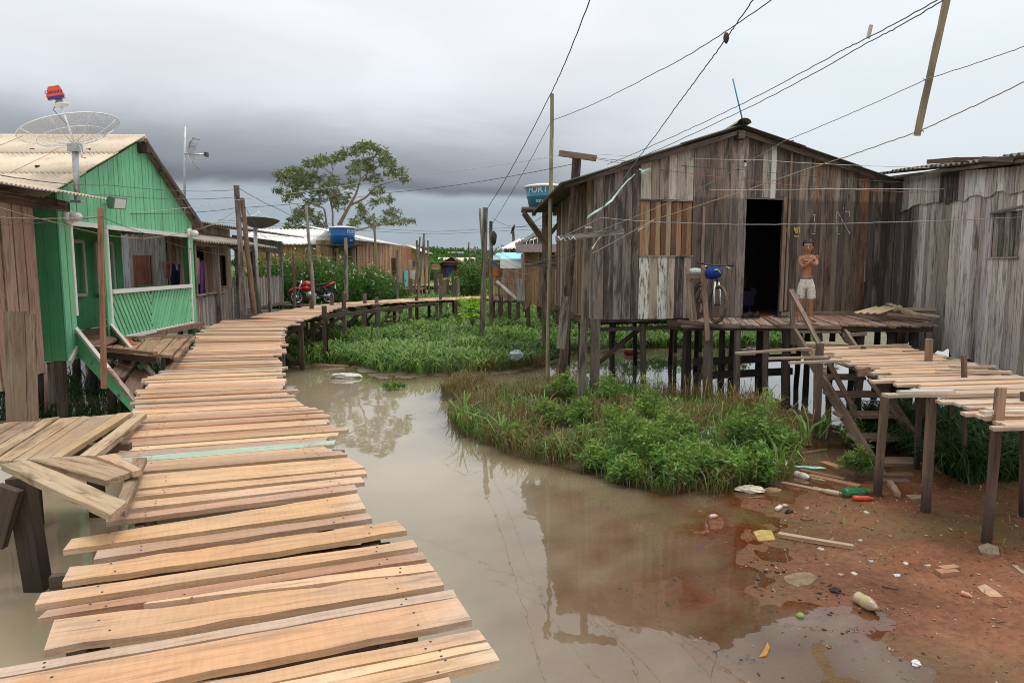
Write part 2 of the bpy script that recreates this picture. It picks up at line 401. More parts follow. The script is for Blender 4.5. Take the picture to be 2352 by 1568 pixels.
def corr(name, o, ex, ey, mat, parent, pitch=.17, amp=.022, t=.007, sag=0.0, ny=2, color=None, ph=0.0):
    """corrugated sheet: waves across ex, length down ey"""
    o, ex, ey = V(o), V(ex), V(ey); n = ex.cross(ey).normalized()
    if n.z < 0: n = -n
    nx = max(8, int(ex.length / pitch * 8)); c = o + ex / 2 + ey / 2; vs_, fs = [], []
    for s in (0, 1):
        for j in range(ny + 1):
            for i in range(nx + 1):
                x = ex.length * i / nx; f = j / ny
                p = o + ex * (i / nx) + ey * f + n * (amp * math.sin(2 * math.pi * x / pitch + ph) - t * s - sag * 4 * f * (1 - f) + R.uniform(-.001, .001))
                vs_.append(p - c)
    W = nx + 1; B = W * (ny + 1)
    for j in range(ny):
        for i in range(nx):
            a = j * W + i; fs.append((a, a + 1, a + 1 + W, a + W)); b = B + a; fs.append((b + W, b + W + 1, b + 1, b))
    for i in range(nx):
        fs.append((i + 1, i, B + i, B + i + 1)); a = ny * W + i; fs.append((a, a + 1, B + a + 1, B + a))
    for j in range(ny):
        a = j * W; fs.append((a, a + W, B + a + W, B + a)); a = j * W + nx; fs.append((a + W, a, B + a, B + a + W))
    return mesh_ob(name, vs_, fs, mat, parent, color, True, Matrix.Translation(c))
def np_mesh(name, co, quads, mat, parent=None, tone=None, tris=None, mw=None):
    """big mesh from arrays; tone = one value per vertex"""
    me = bpy.data.meshes.new(name); nv = len(co); me.vertices.add(nv); me.vertices.foreach_set('co', np.asarray(co, np.float32).ravel())
    nq = 0 if quads is None else len(quads); nt = 0 if tris is None else len(tris)
    me.loops.add(nq * 4 + nt * 3); me.polygons.add(nq + nt)
    idx = []
    if nq: idx.append(np.asarray(quads, np.int32).ravel())
    if nt: idx.append(np.asarray(tris, np.int32).ravel())
    me.loops.foreach_set('vertex_index', np.concatenate(idx))
    st = np.concatenate([np.arange(nq) * 4, nq * 4 + np.arange(nt) * 3]).astype(np.int32)
    me.polygons.foreach_set('loop_start', st)
    me.update(calc_edges=True); me.validate()
    if tone is not None:
        a = me.attributes.new('tone', 'FLOAT', 'POINT'); a.data.foreach_set('value', np.asarray(tone, np.float32))
    me.materials.append(M[mat]); o = bpy.data.objects.new(name, me)
    return put(o, parent, mw)
def leaves(name, P, D, L, Wd, mat, parent=None, tone=None, c=(0, 0, 0), fold=.25):
    """one pointed leaf per row of P along D"""
    P = np.asarray(P, float); D = np.asarray(D, float); n = len(P)
    D = D / (np.linalg.norm(D, axis=1, keepdims=True) + 1e-9)
    rv = rnp.normal(size=(n, 3)); S = np.cross(D, rv); S /= (np.linalg.norm(S, axis=1, keepdims=True) + 1e-9); U = np.cross(S, D)
    L = np.broadcast_to(np.asarray(L, float), (n,))[:, None]; Wd = np.broadcast_to(np.asarray(Wd, float), (n,))[:, None]
    a = P; b = P + D * L * .45 + S * Wd + U * Wd * fold; e = P + D * L; d = P + D * L * .45 - S * Wd + U * Wd * fold
    co = np.stack([a, b, e, d], 1).reshape(-1, 3) - np.asarray(c)
    q = np.arange(n * 4).reshape(-1, 4)
    tone = rnp.rand(n) if tone is None else tone
    return np_mesh(name, co, None, mat, parent, np.repeat(tone, 4), tris=np.concatenate([q[:, [0, 1, 2]], q[:, [0, 2, 3]]]), mw=Matrix.Translation(V(c)))
def blades(name, P, H, Wd, lean, mat, parent=None, tone=None, c=(0, 0, 0), dirs=None):
    """grass blades bending over from their roots"""
    P = np.asarray(P, float); n = len(P)
    a = rnp.rand(n) * 2 * np.pi if dirs is None else dirs
    dx = np.stack([np.cos(a), np.sin(a), np.zeros(n)], 1); sx = np.stack([-np.sin(a), np.cos(a), np.zeros(n)], 1)
    tw = rnp.normal(0, .5, n)[:, None]; sx = sx * np.cos(tw) + dx * np.sin(tw)
    H = np.broadcast_to(np.asarray(H, float), (n,))[:, None]; W = np.broadcast_to(np.asarray(Wd, float), (n,))[:, None]; ln = np.broadcast_to(np.asarray(lean, float), (n,))[:, None]
    Z = np.array([[0, 0, 1.0]])
    m1 = P + Z * H * .55 + dx * H * ln * .28; m2 = P + Z * H * (.92 - ln * .18) + dx * H * ln * .75; tp = P + Z * H * (1.0 - ln * .42) + dx * H * ln * 1.15
    co = np.stack([P - sx * W * .6, P + sx * W * .6, m1 - sx * W, m1 + sx * W, m2 - sx * W * .7, m2 + sx * W * .7, tp], 1).reshape(-1, 3) - np.asarray(c)
    b = (np.arange(n) * 7)[:, None]
    q = np.concatenate([b + np.array([[0, 1, 3, 2]]), b + np.array([[2, 3, 5, 4]])]); t_ = b + np.array([[4, 5, 6]])
    tone = rnp.rand(n) if tone is None else tone
    return np_mesh(name, co, q, mat, parent, np.repeat(tone, 7), tris=t_, mw=Matrix.Translation(V(c)))
def text_geo(body, size):
    cu = bpy.data.curves.new('t', 'FONT'); cu.body = body; cu.size = size; cu.align_x = 'CENTER'; cu.offset = size * .018
    o = bpy.data.objects.new('t', cu); C.objects.link(o); dg = bpy.context.evaluated_depsgraph_get()
    me = bpy.data.meshes.new_from_object(o.evaluated_get(dg))
    vs_ = [v.co.copy() for v in me.vertices]; fs = [tuple(p.vertices) for p in me.polygons]
    bpy.data.objects.remove(o); bpy.data.curves.remove(cu); bpy.data.meshes.remove(me)
    return vs_, fs
def skin_geo(verts, edges, radii, root=0, sub=2):
    me = bpy.data.meshes.new('s'); me.from_pydata([tuple(v) for v in verts], edges, []); o = bpy.data.objects.new('s', me); C.objects.link(o)
    md = o.modifiers.new('skin', 'SKIN'); md.use_smooth_shade = True
    ss = o.modifiers.new('sub', 'SUBSURF'); ss.levels = sub; ss.render_levels = sub
    for i, r in enumerate(radii):
        d = me.skin_vertices[0].data[i]; d.radius = r if isinstance(r, tuple) else (r, r); d.use_root = (i == root)
    dg = bpy.context.evaluated_depsgraph_get(); ev = bpy.data.meshes.new_from_object(o.evaluated_get(dg))
    vs_ = [v.co.copy() for v in ev.vertices]; fs = [tuple(p.vertices) for p in ev.polygons]
    bpy.data.objects.remove(o); bpy.data.meshes.remove(me); bpy.data.meshes.remove(ev)
    return vs_, fs
def merge(*geos):
    vs_, fs = [], []
    for v, f in geos:
        b = len(vs_); vs_ += list(v); fs += [tuple(i + b for i in x) for x in f]
    return vs_, fs
def jit(c, d=.12):
    k = R.uniform(1 - d, 1 + d); return tuple(max(.004, x * k * R.uniform(1 - d * .3, 1 + d * .3)) for x in c)
def pick(cols, d=.12): return jit(R.choice(cols), d)
# text and body meshes that need an evaluation are made first, while the scene is still empty
TXT = {k: text_geo(k, s) for k, s in (('FORTLEV', .24), ('500 L', .105), ('Century', .12))}
# the boy's body, fingers, shorts: skinned joints, in metres, feet at the origin, facing -Y
def chain(vs_, es, rs_, pts, start=None):
    prev = start
    for p_, r_ in pts:
        vs_.append(V(p_)); rs_.append(r_)
        if prev is not None: es.append((prev, len(vs_) - 1))
        prev = len(vs_) - 1
    return prev
bv, be, br = [], [], []
pel = chain(bv, be, br, [((0, .005, .70), (.098, .07))])
chest = chain(bv, be, br, [((0, 0, .78), (.092, .064)), ((0, .004, .88), (.094, .062)), ((0, .006, .98), (.105, .066)), ((0, .006, 1.06), (.098, .058))], pel)
neck = chain(bv, be, br, [((0, .004, 1.125), .043), ((0, -.006, 1.165), .043), ((0, -.018, 1.203), (.062, .070)), ((0, -.012, 1.27), (.080, .090)), ((0, .0, 1.33), (.076, .086)), ((0, .008, 1.37), (.044, .05))], chest)
for s, toe in ((-1, .0), (1, .055)):
    chain(bv, be, br, [((.062 * s, .005, .62), .074), ((.078 * s, -.005, .48), .062), ((.086 * s, -.004, .375), .047), ((.088 * s, .012, .27), .046), ((.090 * s, .02, .15), .033), ((.092 * s, .022, .07), .031), ((.097 * s + toe * .5, -.05, .036), (.030, .030)), ((.103 * s + toe * 1.3, -.125, .022), (.036, .018))], pel)
# arms folded in a cross over the chest
ar1 = [((-.128, .01, 1.075), .046), ((-.135, -.03, 1.0), .038), ((-.075, -.085, .925), .035), ((-.01, -.125, .975), .032), ((.075, -.150, 1.045), .023)]
ar2 = [((.128, .01, 1.075), .046), ((.165, -.03, 1.01), .038), ((.150, -.085, .955), .035), ((.075, -.105, .995), .032), ((.0, -.125, 1.035), .023)]
chain(bv, be, br, ar1, chest); chain(bv, be, br, ar2, chest)
bv = [V((p_.x * (.86 if p_.z > .62 else .95), p_.y, p_.z)) for p_ in bv]; br = [((r_[0] * .87, r_[1] * .95) if isinstance(r_, tuple) and p_.z < 1.1 else r_) for r_, p_ in zip(br, bv)]
BODY = skin_geo(bv, be, br, 0, 2)
def hand(w, f, up, side):
    """palm and five fingers from the wrist w along f; up = back of the hand's thumb side"""
    w, f, up = V(w), V(f).normalized(), V(up).normalized(); n = f.cross(up); gs = []
    gs.append(skin_geo([w - f * .01, w + f * .03, w + f * .065], [(0, 1), (1, 2)], [(.020, .016), (.030, .014), (.033, .012)], 0, 2))
    for k, ln in enumerate((.050, .060, .056, .044)):
        o_ = up * (.026 - .0175 * k); b0 = w + f * .06 + o_
        gs.append(skin_geo([b0, b0 + f * ln * .5 + n * .002, b0 + f * ln + n * .008 * side], [(0, 1), (1, 2)], [.0088, .0080, .0062], 0, 1))
    b0 = w + f * .018 + up * .022; gs.append(skin_geo([b0, b0 + f * .02 + up * .022, b0 + f * .045 + up * .034], [(0, 1), (1, 2)], [.010, .009, .007], 0, 1))
    return gs
BODY = merge(BODY, *hand((.0645, -.150, 1.045), (.80, .08, .50), (-.5, 0, .8), 1), *hand((.0, -.125, 1.035), (-.98, -.05, .02), (.02, 0, 1), -1))
NOSE = skin_geo([(0, -.085, 1.262), (0, -.098, 1.245), (0, -.108, 1.226), (0, -.09, 1.216)], [(0, 1), (1, 2), (2, 3)], [.010, .012, .014, .010], 0, 1)
EARS = merge(*[skin_geo([(s * .070, .0, 1.225), (s * .080, .004, 1.245), (s * .079, .006, 1.262)], [(0, 1), (1, 2)], [(.008, .010), (.008, .016), (.007, .012)], 0, 1) for s in (-1, 1)])
BODY = merge(BODY, NOSE, EARS)
sv_, se_, sr_ = [], [], []
w_ = chain(sv_, se_, sr_, [((0, .005, .785), (.108, .080))]); pz = chain(sv_, se_, sr_, [((0, .006, .69), (.118, .090))], w_)
for s in (-1, 1): chain(sv_, se_, sr_, [((.068 * s, .006, .60), .094), ((.084 * s, .0, .50), .089), ((.092 * s, -.002, .42), .088), ((.093 * s, -.002, .375), .085)], pz)
sv_ = [V((p_.x * .93, p_.y, p_.z)) for p_ in sv_]; sr_ = [((r_[0] * .88, r_[1] * .95) if isinstance(r_, tuple) else r_ * .86) for r_ in sr_]
SHORTS = skin_geo(sv_, se_, sr_, 0, 2)
# ================================================================ GROUND AND WATER
def poly(px): return np.array([[*(PZ(u, v, 0.0).xy)] for u, v in px])
ISL = poly([(1035, 955), (1075, 1003), (1190, 1048), (1310, 1074), (1400, 1104), (1530, 1132), (1650, 1132), (1790, 1106), (1832, 1050), (1815, 1000), (1740, 948), (1640, 938), (1500, 908), (1400, 893), (1300, 888), (1200, 898), (1110, 915)])
MUD = np.concatenate([poly([(2150, 1640), (2080, 1568), (2010, 1515), (1945, 1452), (1965, 1400), (1890, 1352), (1800, 1345), (1762, 1290), (1750, 1222), (1725, 1172), (1760, 1140), (1850, 1120), (1950, 1112), (2010, 1096), (2005, 1050), (2000, 1000), (2030, 960), (2090, 930)]), np.array([[7.0, 9.6], [12, 10], [22, 9], [22, -2], [5, -2], [1.5, 1.2]])])
BACK = np.concatenate([np.array([[-7.5, 17.8]]), poly([(690, 846), (735, 842), (790, 836), (840, 856), (905, 872), (1000, 862), (1075, 866), (1130, 858), (1200, 850), (1252, 842), (1310, 812), (1500, 800), (1800, 798), (2000, 803)]), np.array([[16, 21], [60, 21], [60, 900], [-90, 900], [-90, 30], [-9.5, 24]])])
TUFT = poly([(1010, 915), (1060, 926), (1120, 922), (1150, 905), (1130, 888), (1060, 884), (1015, 895)])
POND = np.array([[-4.6, 31.5], [-2.2, 31.0], [-1.6, 35], [-2.0, 40], [-4.2, 40]])
def sdist(px, py, pl):
    """signed distance, positive inside"""
    d = np.full(px.shape, 1e9); ins = np.zeros(px.shape, bool); n = len(pl)
    for i in range(n):
        x0, y0 = pl[i]; x1, y1 = pl[(i + 1) % n]; ex, ey = x1 - x0, y1 - y0
        t_ = np.clip(((px - x0) * ex + (py - y0) * ey) / (ex * ex + ey * ey + 1e-12), 0, 1)
        d = np.minimum(d, np.hypot(px - x0 - t_ * ex, py - y0 - t_ * ey))
        c = ((y0 > py) != (y1 > py)) & (px < ex * (py - y0) / (ey if abs(ey) > 1e-12 else 1e-12) + x0); ins ^= c
    return np.where(ins, d, -d)
def vnoise(x, y, s, seed=0):
    """smooth value noise"""
    rs = np.random.RandomState(seed); tb = rs.rand(64, 64); x = x / s; y = y / s
    xi = np.floor(x).astype(int); yi = np.floor(y).astype(int); fx = x - xi; fy = y - yi; fx = fx * fx * (3 - 2 * fx); fy = fy * fy * (3 - 2 * fy)
    q = lambda a, b: tb[a % 64, b % 64]
    return (q(xi, yi) * (1 - fx) + q(xi + 1, yi) * fx) * (1 - fy) + (q(xi, yi + 1) * (1 - fx) + q(xi + 1, yi + 1) * fx) * fy
def ground_h(x, y):
    x = np.asarray(x, float); y = np.asarray(y, float)
    wob = (vnoise(x, y, .5, 1) - .5) * .22 + (vnoise(x, y, .17, 2) - .5) * .07
    di = sdist(x, y, ISL) + wob; dm = sdist(x, y, MUD) + wob * .8; db = sdist(x, y, BACK) + wob * 1.5; dt = sdist(x, y, TUFT) + wob * .5
    hi = np.where(di > 0, np.minimum(di * .09, .10), np.maximum(di * .16, -.8))
    hm = np.where(dm > 0, np.minimum(dm * .035, .16), np.where(dm > -2.3, dm * .021, -.0483 + (dm + 2.3) * .09))
    hb = np.where(db > 0, np.minimum(db * .05, .32), np.maximum(db * .14, -.8))
    ht = np.where(dt > 0, np.minimum(dt * .2, .08), dt * .3)
    h = np.maximum(np.maximum(np.maximum(hi, hm), np.maximum(hb, ht)), -.75)
    dp = sdist(x, y, POND); h = np.where(dp > -.6, np.minimum(h, -.12 * np.clip(dp + .4, 0, 1) + .02), h)
    h = h + (vnoise(x, y, .33, 5) - .5) * .028 + (vnoise(x, y, .09, 6) - .5) * .014 - .02 * np.clip(vnoise(x, y, .21, 71) - .72, 0, 1) * (dm > .3)
    far = np.clip((y - 60) / 200, 0, 1)
    hill = 9 * np.exp(-((x + 55) / 75) ** 2) * np.clip((y - 150) / 280, 0, 1) ** 1.5 + 2 * np.clip((y - 120) / 300, 0, 1)
    hill = hill * (.75 + .5 * vnoise(x, y, 60, 9))
    return h + far * .5 + hill
def gz(x, y): return float(ground_h(np.array([x]), np.array([y]))[0])
def axis_pts(lo, hi, step, out, k, far):
    a = list(np.arange(lo, hi + 1e-6, step)); s = step
    p = hi
    while p < far: s *= k; p += s; a.append(p)
    s = step; p = lo
    while p > out: s *= k; p -= s; a.insert(0, p)
    return np.array(a)
gx = axis_pts(-9.5, 9.5, .085, -2500, 1.22, 2500); gy = axis_pts(1.2, 17.5, .085, -60, 1.5, 3200)
X_, Y_ = np.meshgrid(gx, gy); H_ = ground_h(X_, Y_)
nx_, ny_ = len(gx), len(gy)
co = np.stack([X_.ravel(), Y_.ravel(), H_.ravel()], 1)
ii = np.arange(nx_ * ny_).reshape(ny_, nx_)
quads = np.stack([ii[:-1, :-1].ravel(), ii[:-1, 1:].ravel(), ii[1:, 1:].ravel(), ii[1:, :-1].ravel()], 1)
m, t, p = newmat('ground_soil'); L = t.links
geo = N(t, 'ShaderNodeNewGeometry'); sp = N(t, 'ShaderNodeSeparateXYZ'); L.new(geo.outputs['Position'], sp.inputs[0])
na = N(t, 'ShaderNodeTexNoise', i_Scale=1.1, i_Detail=7.0, i_Roughness=.62); L.new(geo.outputs['Position'], na.inputs['Vector'])
nb = N(t, 'ShaderNodeTexNoise', i_Scale=16.0, i_Detail=6.0, i_Roughness=.7); L.new(geo.outputs['Position'], nb.inputs['Vector'])
nc = N(t, 'ShaderNodeTexVoronoi', i_Scale=55.0); L.new(geo.outputs['Position'], nc.inputs['Vector'])
nd = N(t, 'ShaderNodeTexNoise', i_Scale=.75, i_Detail=5.0, i_Roughness=.6, i_Distortion=.5); L.new(geo.outputs['Position'], nd.inputs['Vector'])
red = ramp(t, na.outputs[0], [(0.3, (.125, .046, .019)), (0.52, (.185, .073, .032)), (0.75, (.225, .107, .052))])
red = mixc(t, 1.0, red, ramp(t, nb.outputs[0], [(0.3, g(.55)), (0.5, g(1.0)), (0.72, g(1.35))]), 'MULTIPLY')
peb = ramp(t, nc.outputs['Distance'], [(0.10, g(1)), (0.22, g(0))]); pebm = math_n(t, 'MULTIPLY', peb, ramp(t, nb.outputs[0], [(0.52, g(0)), (0.62, g(1))]))
red = mixc(t, math_n(t, 'MULTIPLY', pebm, .55), red, (.33, .20, .12))
mossf = math_n(t, 'MULTIPLY', ramp(t, nd.outputs[0], [(0.47, g(0)), (0.63, g(.85))]), ramp(t, nb.outputs[0], [(0.35, g(.2)), (0.6, g(1))]))
mud_c = mixc(t, mossf, red, (.095, .085, .028))
# the bank behind and under the houses is grey silt under the grass, with grassland further off
silt = ramp(t, na.outputs[0], [(0.3, (.13, .105, .075)), (0.7, (.24, .20, .15))])
farg = ramp(t, nb.outputs[0], [(0.3, (.05, .085, .022)), (0.7, (.10, .15, .045))])
yf = ramp(t, math_n(t, 'MULTIPLY', sp.outputs['Y'], .02), [(13.2 * .02, g(0)), (14.2 * .02, g(1))])
yg = ramp(t, math_n(t, 'MULTIPLY', sp.outputs['Y'], .02), [(21 * .02, g(0)), (27 * .02, g(1))])
ga_ = N(t, 'ShaderNodeAttribute'); ga_.attribute_name = 'tone'
mud_c = mixc(t, ga_.outputs['Fac'], ramp(t, nb.outputs[0], [(0.3, (.045, .034, .02)), (0.7, (.10, .078, .045))]), mud_c)
col = mixc(t, yf, mud_c, silt); col = mixc(t, yg, col, farg)
wet = ramp(t, sp.outputs['Z'], [(0.004, g(1)), (0.035, g(0))])
col = mixc(t, math_n(t, 'MULTIPLY', wet, .35), col, mixc(t, 1.0, col, (.55, .5, .5), 'MULTIPLY'))
L.new(col, p.inputs['Base Color'])
L.new(ramp(t, math_n(t, 'ADD', wet, math_n(t, 'MULTIPLY', nb.outputs[0], .3)), [(0.1, g(.85)), (1.0, g(.32))]), p.inputs['Roughness'])
bsum = math_n(t, 'ADD', nb.outputs[0], math_n(t, 'MULTIPLY', pebm, .6))
b = N(t, 'ShaderNodeBump', i_Strength=.6, i_Distance=.02); L.new(bsum, b.inputs['Height']); L.new(b.outputs[0], p.inputs['Normal'])
p.inputs['Specular IOR Level'].default_value = .35
dmg = sdist(X_, Y_, MUD).ravel(); dig = sdist(X_, Y_, ISL).ravel()
ground = np_mesh('ground', co, quads, 'ground_soil', tone=np.clip((dmg + 3.2) / 1.2, 0, 1) * np.clip(1 - (dig + .25) / .3, 0, 1)); tag(ground, kind='structure')
ground.data.polygons.foreach_set('use_smooth', [True] * len(ground.data.polygons))
# water: muddy, clearer where it is only a film over the bank
wx = axis_pts(-9.5, 9.5, .16, -80, 1.6, 60); wy = axis_pts(1.2, 22, .16, -40, 1.6, 42)
XW, YW = np.meshgrid(wx, wy); HW = ground_h(XW, YW); nxw, nyw = len(wx), len(wy)
iw = np.arange(nxw * nyw).reshape(nyw, nxw)
qw = np.stack([iw[:-1, :-1].ravel(), iw[:-1, 1:].ravel(), iw[1:, 1:].ravel(), iw[1:, :-1].ravel()], 1)
dep = np.clip(-HW, 0, 2).ravel(); clear = np.exp(-dep / .075)
m, t, p = newmat('muddy_water'); L = t.links
at = N(t, 'ShaderNodeAttribute'); at.attribute_name = 'tone'
geo = N(t, 'ShaderNodeNewGeometry')
mpn = N(t, 'ShaderNodeMapping'); mpn.inputs['Scale'].default_value = (1, .55, 1); L.new(geo.outputs['Position'], mpn.inputs[0])
r1 = N(t, 'ShaderNodeTexNoise', i_Scale=3.2, i_Detail=3.0, i_Roughness=.5); L.new(mpn.outputs[0], r1.inputs['Vector'])
r2 = N(t, 'ShaderNodeTexNoise', i_Scale=.5, i_Detail=3.0, i_Roughness=.5); L.new(geo.outputs['Position'], r2.inputs['Vector'])
bp = N(t, 'ShaderNodeBump', i_Strength=.045, i_Distance=.05); L.new(r1.outputs[0], bp.inputs['Height'])
fr = N(t, 'ShaderNodeFresnel', i_IOR=1.36); L.new(bp.outputs[0], fr.inputs['Normal'])
mudc = ramp(t, r2.outputs[0], [(0.3, (.32, .262, .172)), (0.7, (.38, .312, .21))])
df = N(t, 'ShaderNodeBsdfDiffuse'); L.new(mudc, df.inputs[0])
tr = N(t, 'ShaderNodeBsdfTransparent'); tr.inputs[0].default_value = (.93, .76, .56, 1)
mx = N(t, 'ShaderNodeMixShader'); L.new(at.outputs['Fac'], mx.inputs[0]); L.new(df.outputs[0], mx.inputs[1]); L.new(tr.outputs[0], mx.inputs[2])
gl = N(t, 'ShaderNodeBsdfGlossy', i_Roughness=.018); gl.inputs[0].default_value = (.98, .98, .97, 1); L.new(bp.outputs[0], gl.inputs['Normal'])
mx2 = N(t, 'ShaderNodeMixShader'); L.new(math_n(t, 'ADD', math_n(t, 'MULTIPLY', fr.outputs[0], 1.25), .02, True), mx2.inputs[0]); L.new(mx.outputs[0], mx2.inputs[1]); L.new(gl.outputs[0], mx2.inputs[2])
o = [n for n in t.nodes if n.type == 'OUTPUT_MATERIAL'][0]; L.new(mx2.outputs[0], o.inputs[0]); t.nodes.remove(p)
water = np_mesh('water', np.stack([XW.ravel(), YW.ravel(), np.zeros(nxw * nyw)], 1), qw, 'muddy_water', tone=clear); tag(water, kind='structure')
# ================================================================ BOARDWALK ON THE LEFT
ZD = [(3.5, .86), (6, .92), (13, 1.17), (17, 1.26), (24, 1.26), (33, 1.22)]
def zdeck(Y): return interp(Y, ZD)
def PD(u, v, dz=0):
    z = 1.0
    for _ in range(12): P = PZ(u, v, z + dz); z = .5 * z + .5 * zdeck(P.y)
    return PZ(u, v, z + dz)
TAN = [(.60, .365, .205), (.57, .37, .225), (.63, .42, .265), (.50, .315, .185), (.58, .345, .19), (.46, .335, .235)]
RED = [(.40, .215, .13), (.44, .27, .175), (.36, .25, .175)]
def tanc(): return jit(R.choice(RED), .14) if R.random() < .26 else jit(R.choice(TAN), .15)
UP = V((0, 0, 1))
bw = empty('boardwalk', (-2.5, 6, 0), 'long curving boardwalk of new tan planks on dark stilts leading away past the green house', 'boardwalk')
near = [((1030, 1552), (1050, 1605), (-60, 1870), (-60, 1800)), ((1132, 1489), (1148, 1515), (-60, 1796), (-60, 1742)), ((1118, 1471), (1129, 1487), (-60, 1736), (-60, 1704)), ((1100, 1446), (1117, 1469), (-60, 1700), (-60, 1668)),
        ((1050, 1371), (1083, 1421), (-60, 1648), (-60, 1568)), ((1040, 1352), (1049, 1369), (-60, 1564), (-60, 1544)), ((1002, 1311), (1021, 1344), (101, 1492), (122, 1426)), ((985, 1291), (999, 1309), (330, 1385), (360, 1372)),
        ((970, 1266), (979, 1282), (86, 1420), (108, 1400)), ((949, 1239), (960, 1256), (80, 1388), (95, 1361)), ((910, 1195), (936, 1219), (141, 1338), (159, 1303)), ((843, 1177), (855, 1190), (215, 1284), (224, 1263)),
        ((821, 1132), (840, 1167), (145, 1262), (165, 1236)), ((814, 1111), (821, 1124), (243, 1198), (246, 1186)), ((828, 1094), (838, 1107), (278, 1170), (298, 1152)), ((836, 1077), (843, 1087), (300, 1142), (304, 1128)), ((800, 1050), (838, 1073), (305, 1122), (318, 1090))]
for k, (a, b_, c_, d_) in enumerate(near):
    q = [PD(*d_), PD(*a), PD(*b_), PD(*c_)]
    col = jit(RED[k % 2], .06) if k in (8, 11, 13) else jit(TAN[k % 6], .12)
    # far edge first: a0 = left far, b0 = right far
    prism('plank', (q[0], q[1], q[2], q[3]), UP, .034, 'deck_wood', bw, col, jag=.006 if k not in (6, 10) else .016, seg=12)
ST = [((318, 1086), (800, 1047)), ((285, 1062), (752, 1024)), ((262, 1020), (768, 985)), ((322, 962), (727, 938)), ((311, 934), (690, 917)), ((318, 904), (652, 890)), ((350, 862), (643, 851)), ((400, 828), (634, 822)), ((445, 797), (646, 792)), ((452, 768), (655, 768)), ((478, 751), (657, 748)), ((520, 735), (695, 730))]
def lay(sts, parent, pd, wr, matn, colf, over=.07, thick=.032, gap=.012, first=None, seg=3):
    W_ = [(pd(*a), pd(*b_)) for a, b_ in sts]; k = 0
    acc = [0.0]
    for (a0, b0), (a1, b1) in zip(W_, W_[1:]): acc.append(acc[-1] + ((a1 + b1) / 2 - (a0 + b0) / 2).length)
    def at_(s):
        for i in range(len(acc) - 1):
            if s <= acc[i + 1] or i == len(acc) - 2:
                f = (s - acc[i]) / max(acc[i + 1] - acc[i], 1e-6); return W_[i][0].lerp(W_[i + 1][0], f), W_[i][1].lerp(W_[i + 1][1], f)
    s = 0.0; out = []
    while s < acc[-1] - .03:
        w = R.uniform(*wr); e = min(s + w, acc[-1]); (l0, r0), (l1, r1) = at_(s + gap * .5), at_(e - gap * .5)
        d = (r0 - l0).normalized(); ol, orr = R.uniform(-over, over), R.uniform(-over, over)
        if R.random() < .13: ol -= R.uniform(.05, .16)
        if R.random() < .13: orr += R.uniform(.05, .16)
        dz = R.uniform(-.012, .006); z = V((0, 0, dz)); z2 = V((0, 0, dz + R.uniform(-.012, .012)))
        c = colf(k)
        out.append(prism('plank', (l1 + d * ol + z, r1 + d * orr + z2, r0 + d * orr + z2, l0 + d * ol + z), UP, thick, matn, parent, c, jag=.005, seg=seg)); k += 1
        s = e
    return out
def dcol(k): return jit((.34, .45, .36), .03) if k == 3 else tanc()
lay(ST, bw, PD, (.10, .19), 'deck_wood', dcol)
FAR = [((575, 728), (700, 731)), ((600, 721), (738, 721)), ((660, 711), (768, 709)), ((723, 701), (800, 703)), ((800, 693), (862, 697)), ((870, 689), (915, 693)), ((942, 685.5), (965, 691)), ((1020, 682.5), (1025, 688)), ((1105, 680), (1108, 685)), ((1150, 679), (1152, 684))]
lay(FAR, bw, PD, (.13, .24), 'deck_wood', lambda k: tanc(), over=.05, seg=1)
nv_, nf_ = [], []
for o in [q for q in bw.children if q.name.startswith('plank')]:
    co_ = [v.co for v in o.data.vertices]; xs = [c.x for c in co_]; ys = [c.y for c in co_]; mwn = WM[o.name]; Ln_ = max(xs) - min(xs)
    if mwn.translation.y > 13 or Ln_ < .8: continue
    for sx_ in (min(xs) + Ln_ * .13, max(xs) - Ln_ * .13):
        for fy in (.28, .72):
            c = V((sx_ + R.uniform(-.04, .04), min(ys) + (max(ys) - min(ys)) * (fy + R.uniform(-.08, .08)), max(c_.z for c_ in co_) + .0015)); b0 = len(nv_)
            for k in range(6): nv_.append(mwn @ (c + V((.0065 * math.cos(k * 1.047), .0065 * math.sin(k * 1.047), 0))))
            nf_.append(tuple(range(b0, b0 + 6)))
tag(mesh_ob('nail_heads', nv_, nf_, 'matte', bw, (.05, .032, .025)), kind='stuff')
# stilts, cross beams and braces under it
BRN = [(.115, .075, .05), (.14, .09, .06), (.10, .07, .052), (.15, .11, .085)]
GRY = [(.20, .165, .135), (.17, .14, .115)]
def under(P, parent=bw, w=.11, top=None, col=None, bot=-.6, mat='pile_wood', lean=(0, 0)):
    top = zdeck(P.y) - .06 if top is None else top
    return bar('post', (P.x + lean[0], P.y + lean[1], bot), (P.x, P.y, top), w, w * R.uniform(.7, 1), (0, -1, .0), mat, parent, col or pick(BRN + GRY))
def bent(l, r, parent=bw, brace=False):
    for P in (l, r): under(P, parent)
    z = min(l.z, r.z) - .13
    d = (r - l).normalized() * .12
    bar('cross_beam', (l.x - d.x, l.y - d.y, z), (r.x + d.x, r.y + d.y, z), .13, .055, (r - l).cross(UP), 'pile_wood', parent, pick(BRN))
    if brace:
        n = (r - l).cross(UP).normalized() * .07
        bar('brace', V((l.x, l.y, .1)) + n, V((r.x, r.y, z - .05)) + n, .10, .035, n, 'pile_wood', parent, pick(BRN)); bar('brace', V((r.x, r.y, .1)) - n, V((l.x, l.y, z - .05)) - n, .10, .035, n, 'pile_wood', parent, pick(BRN))
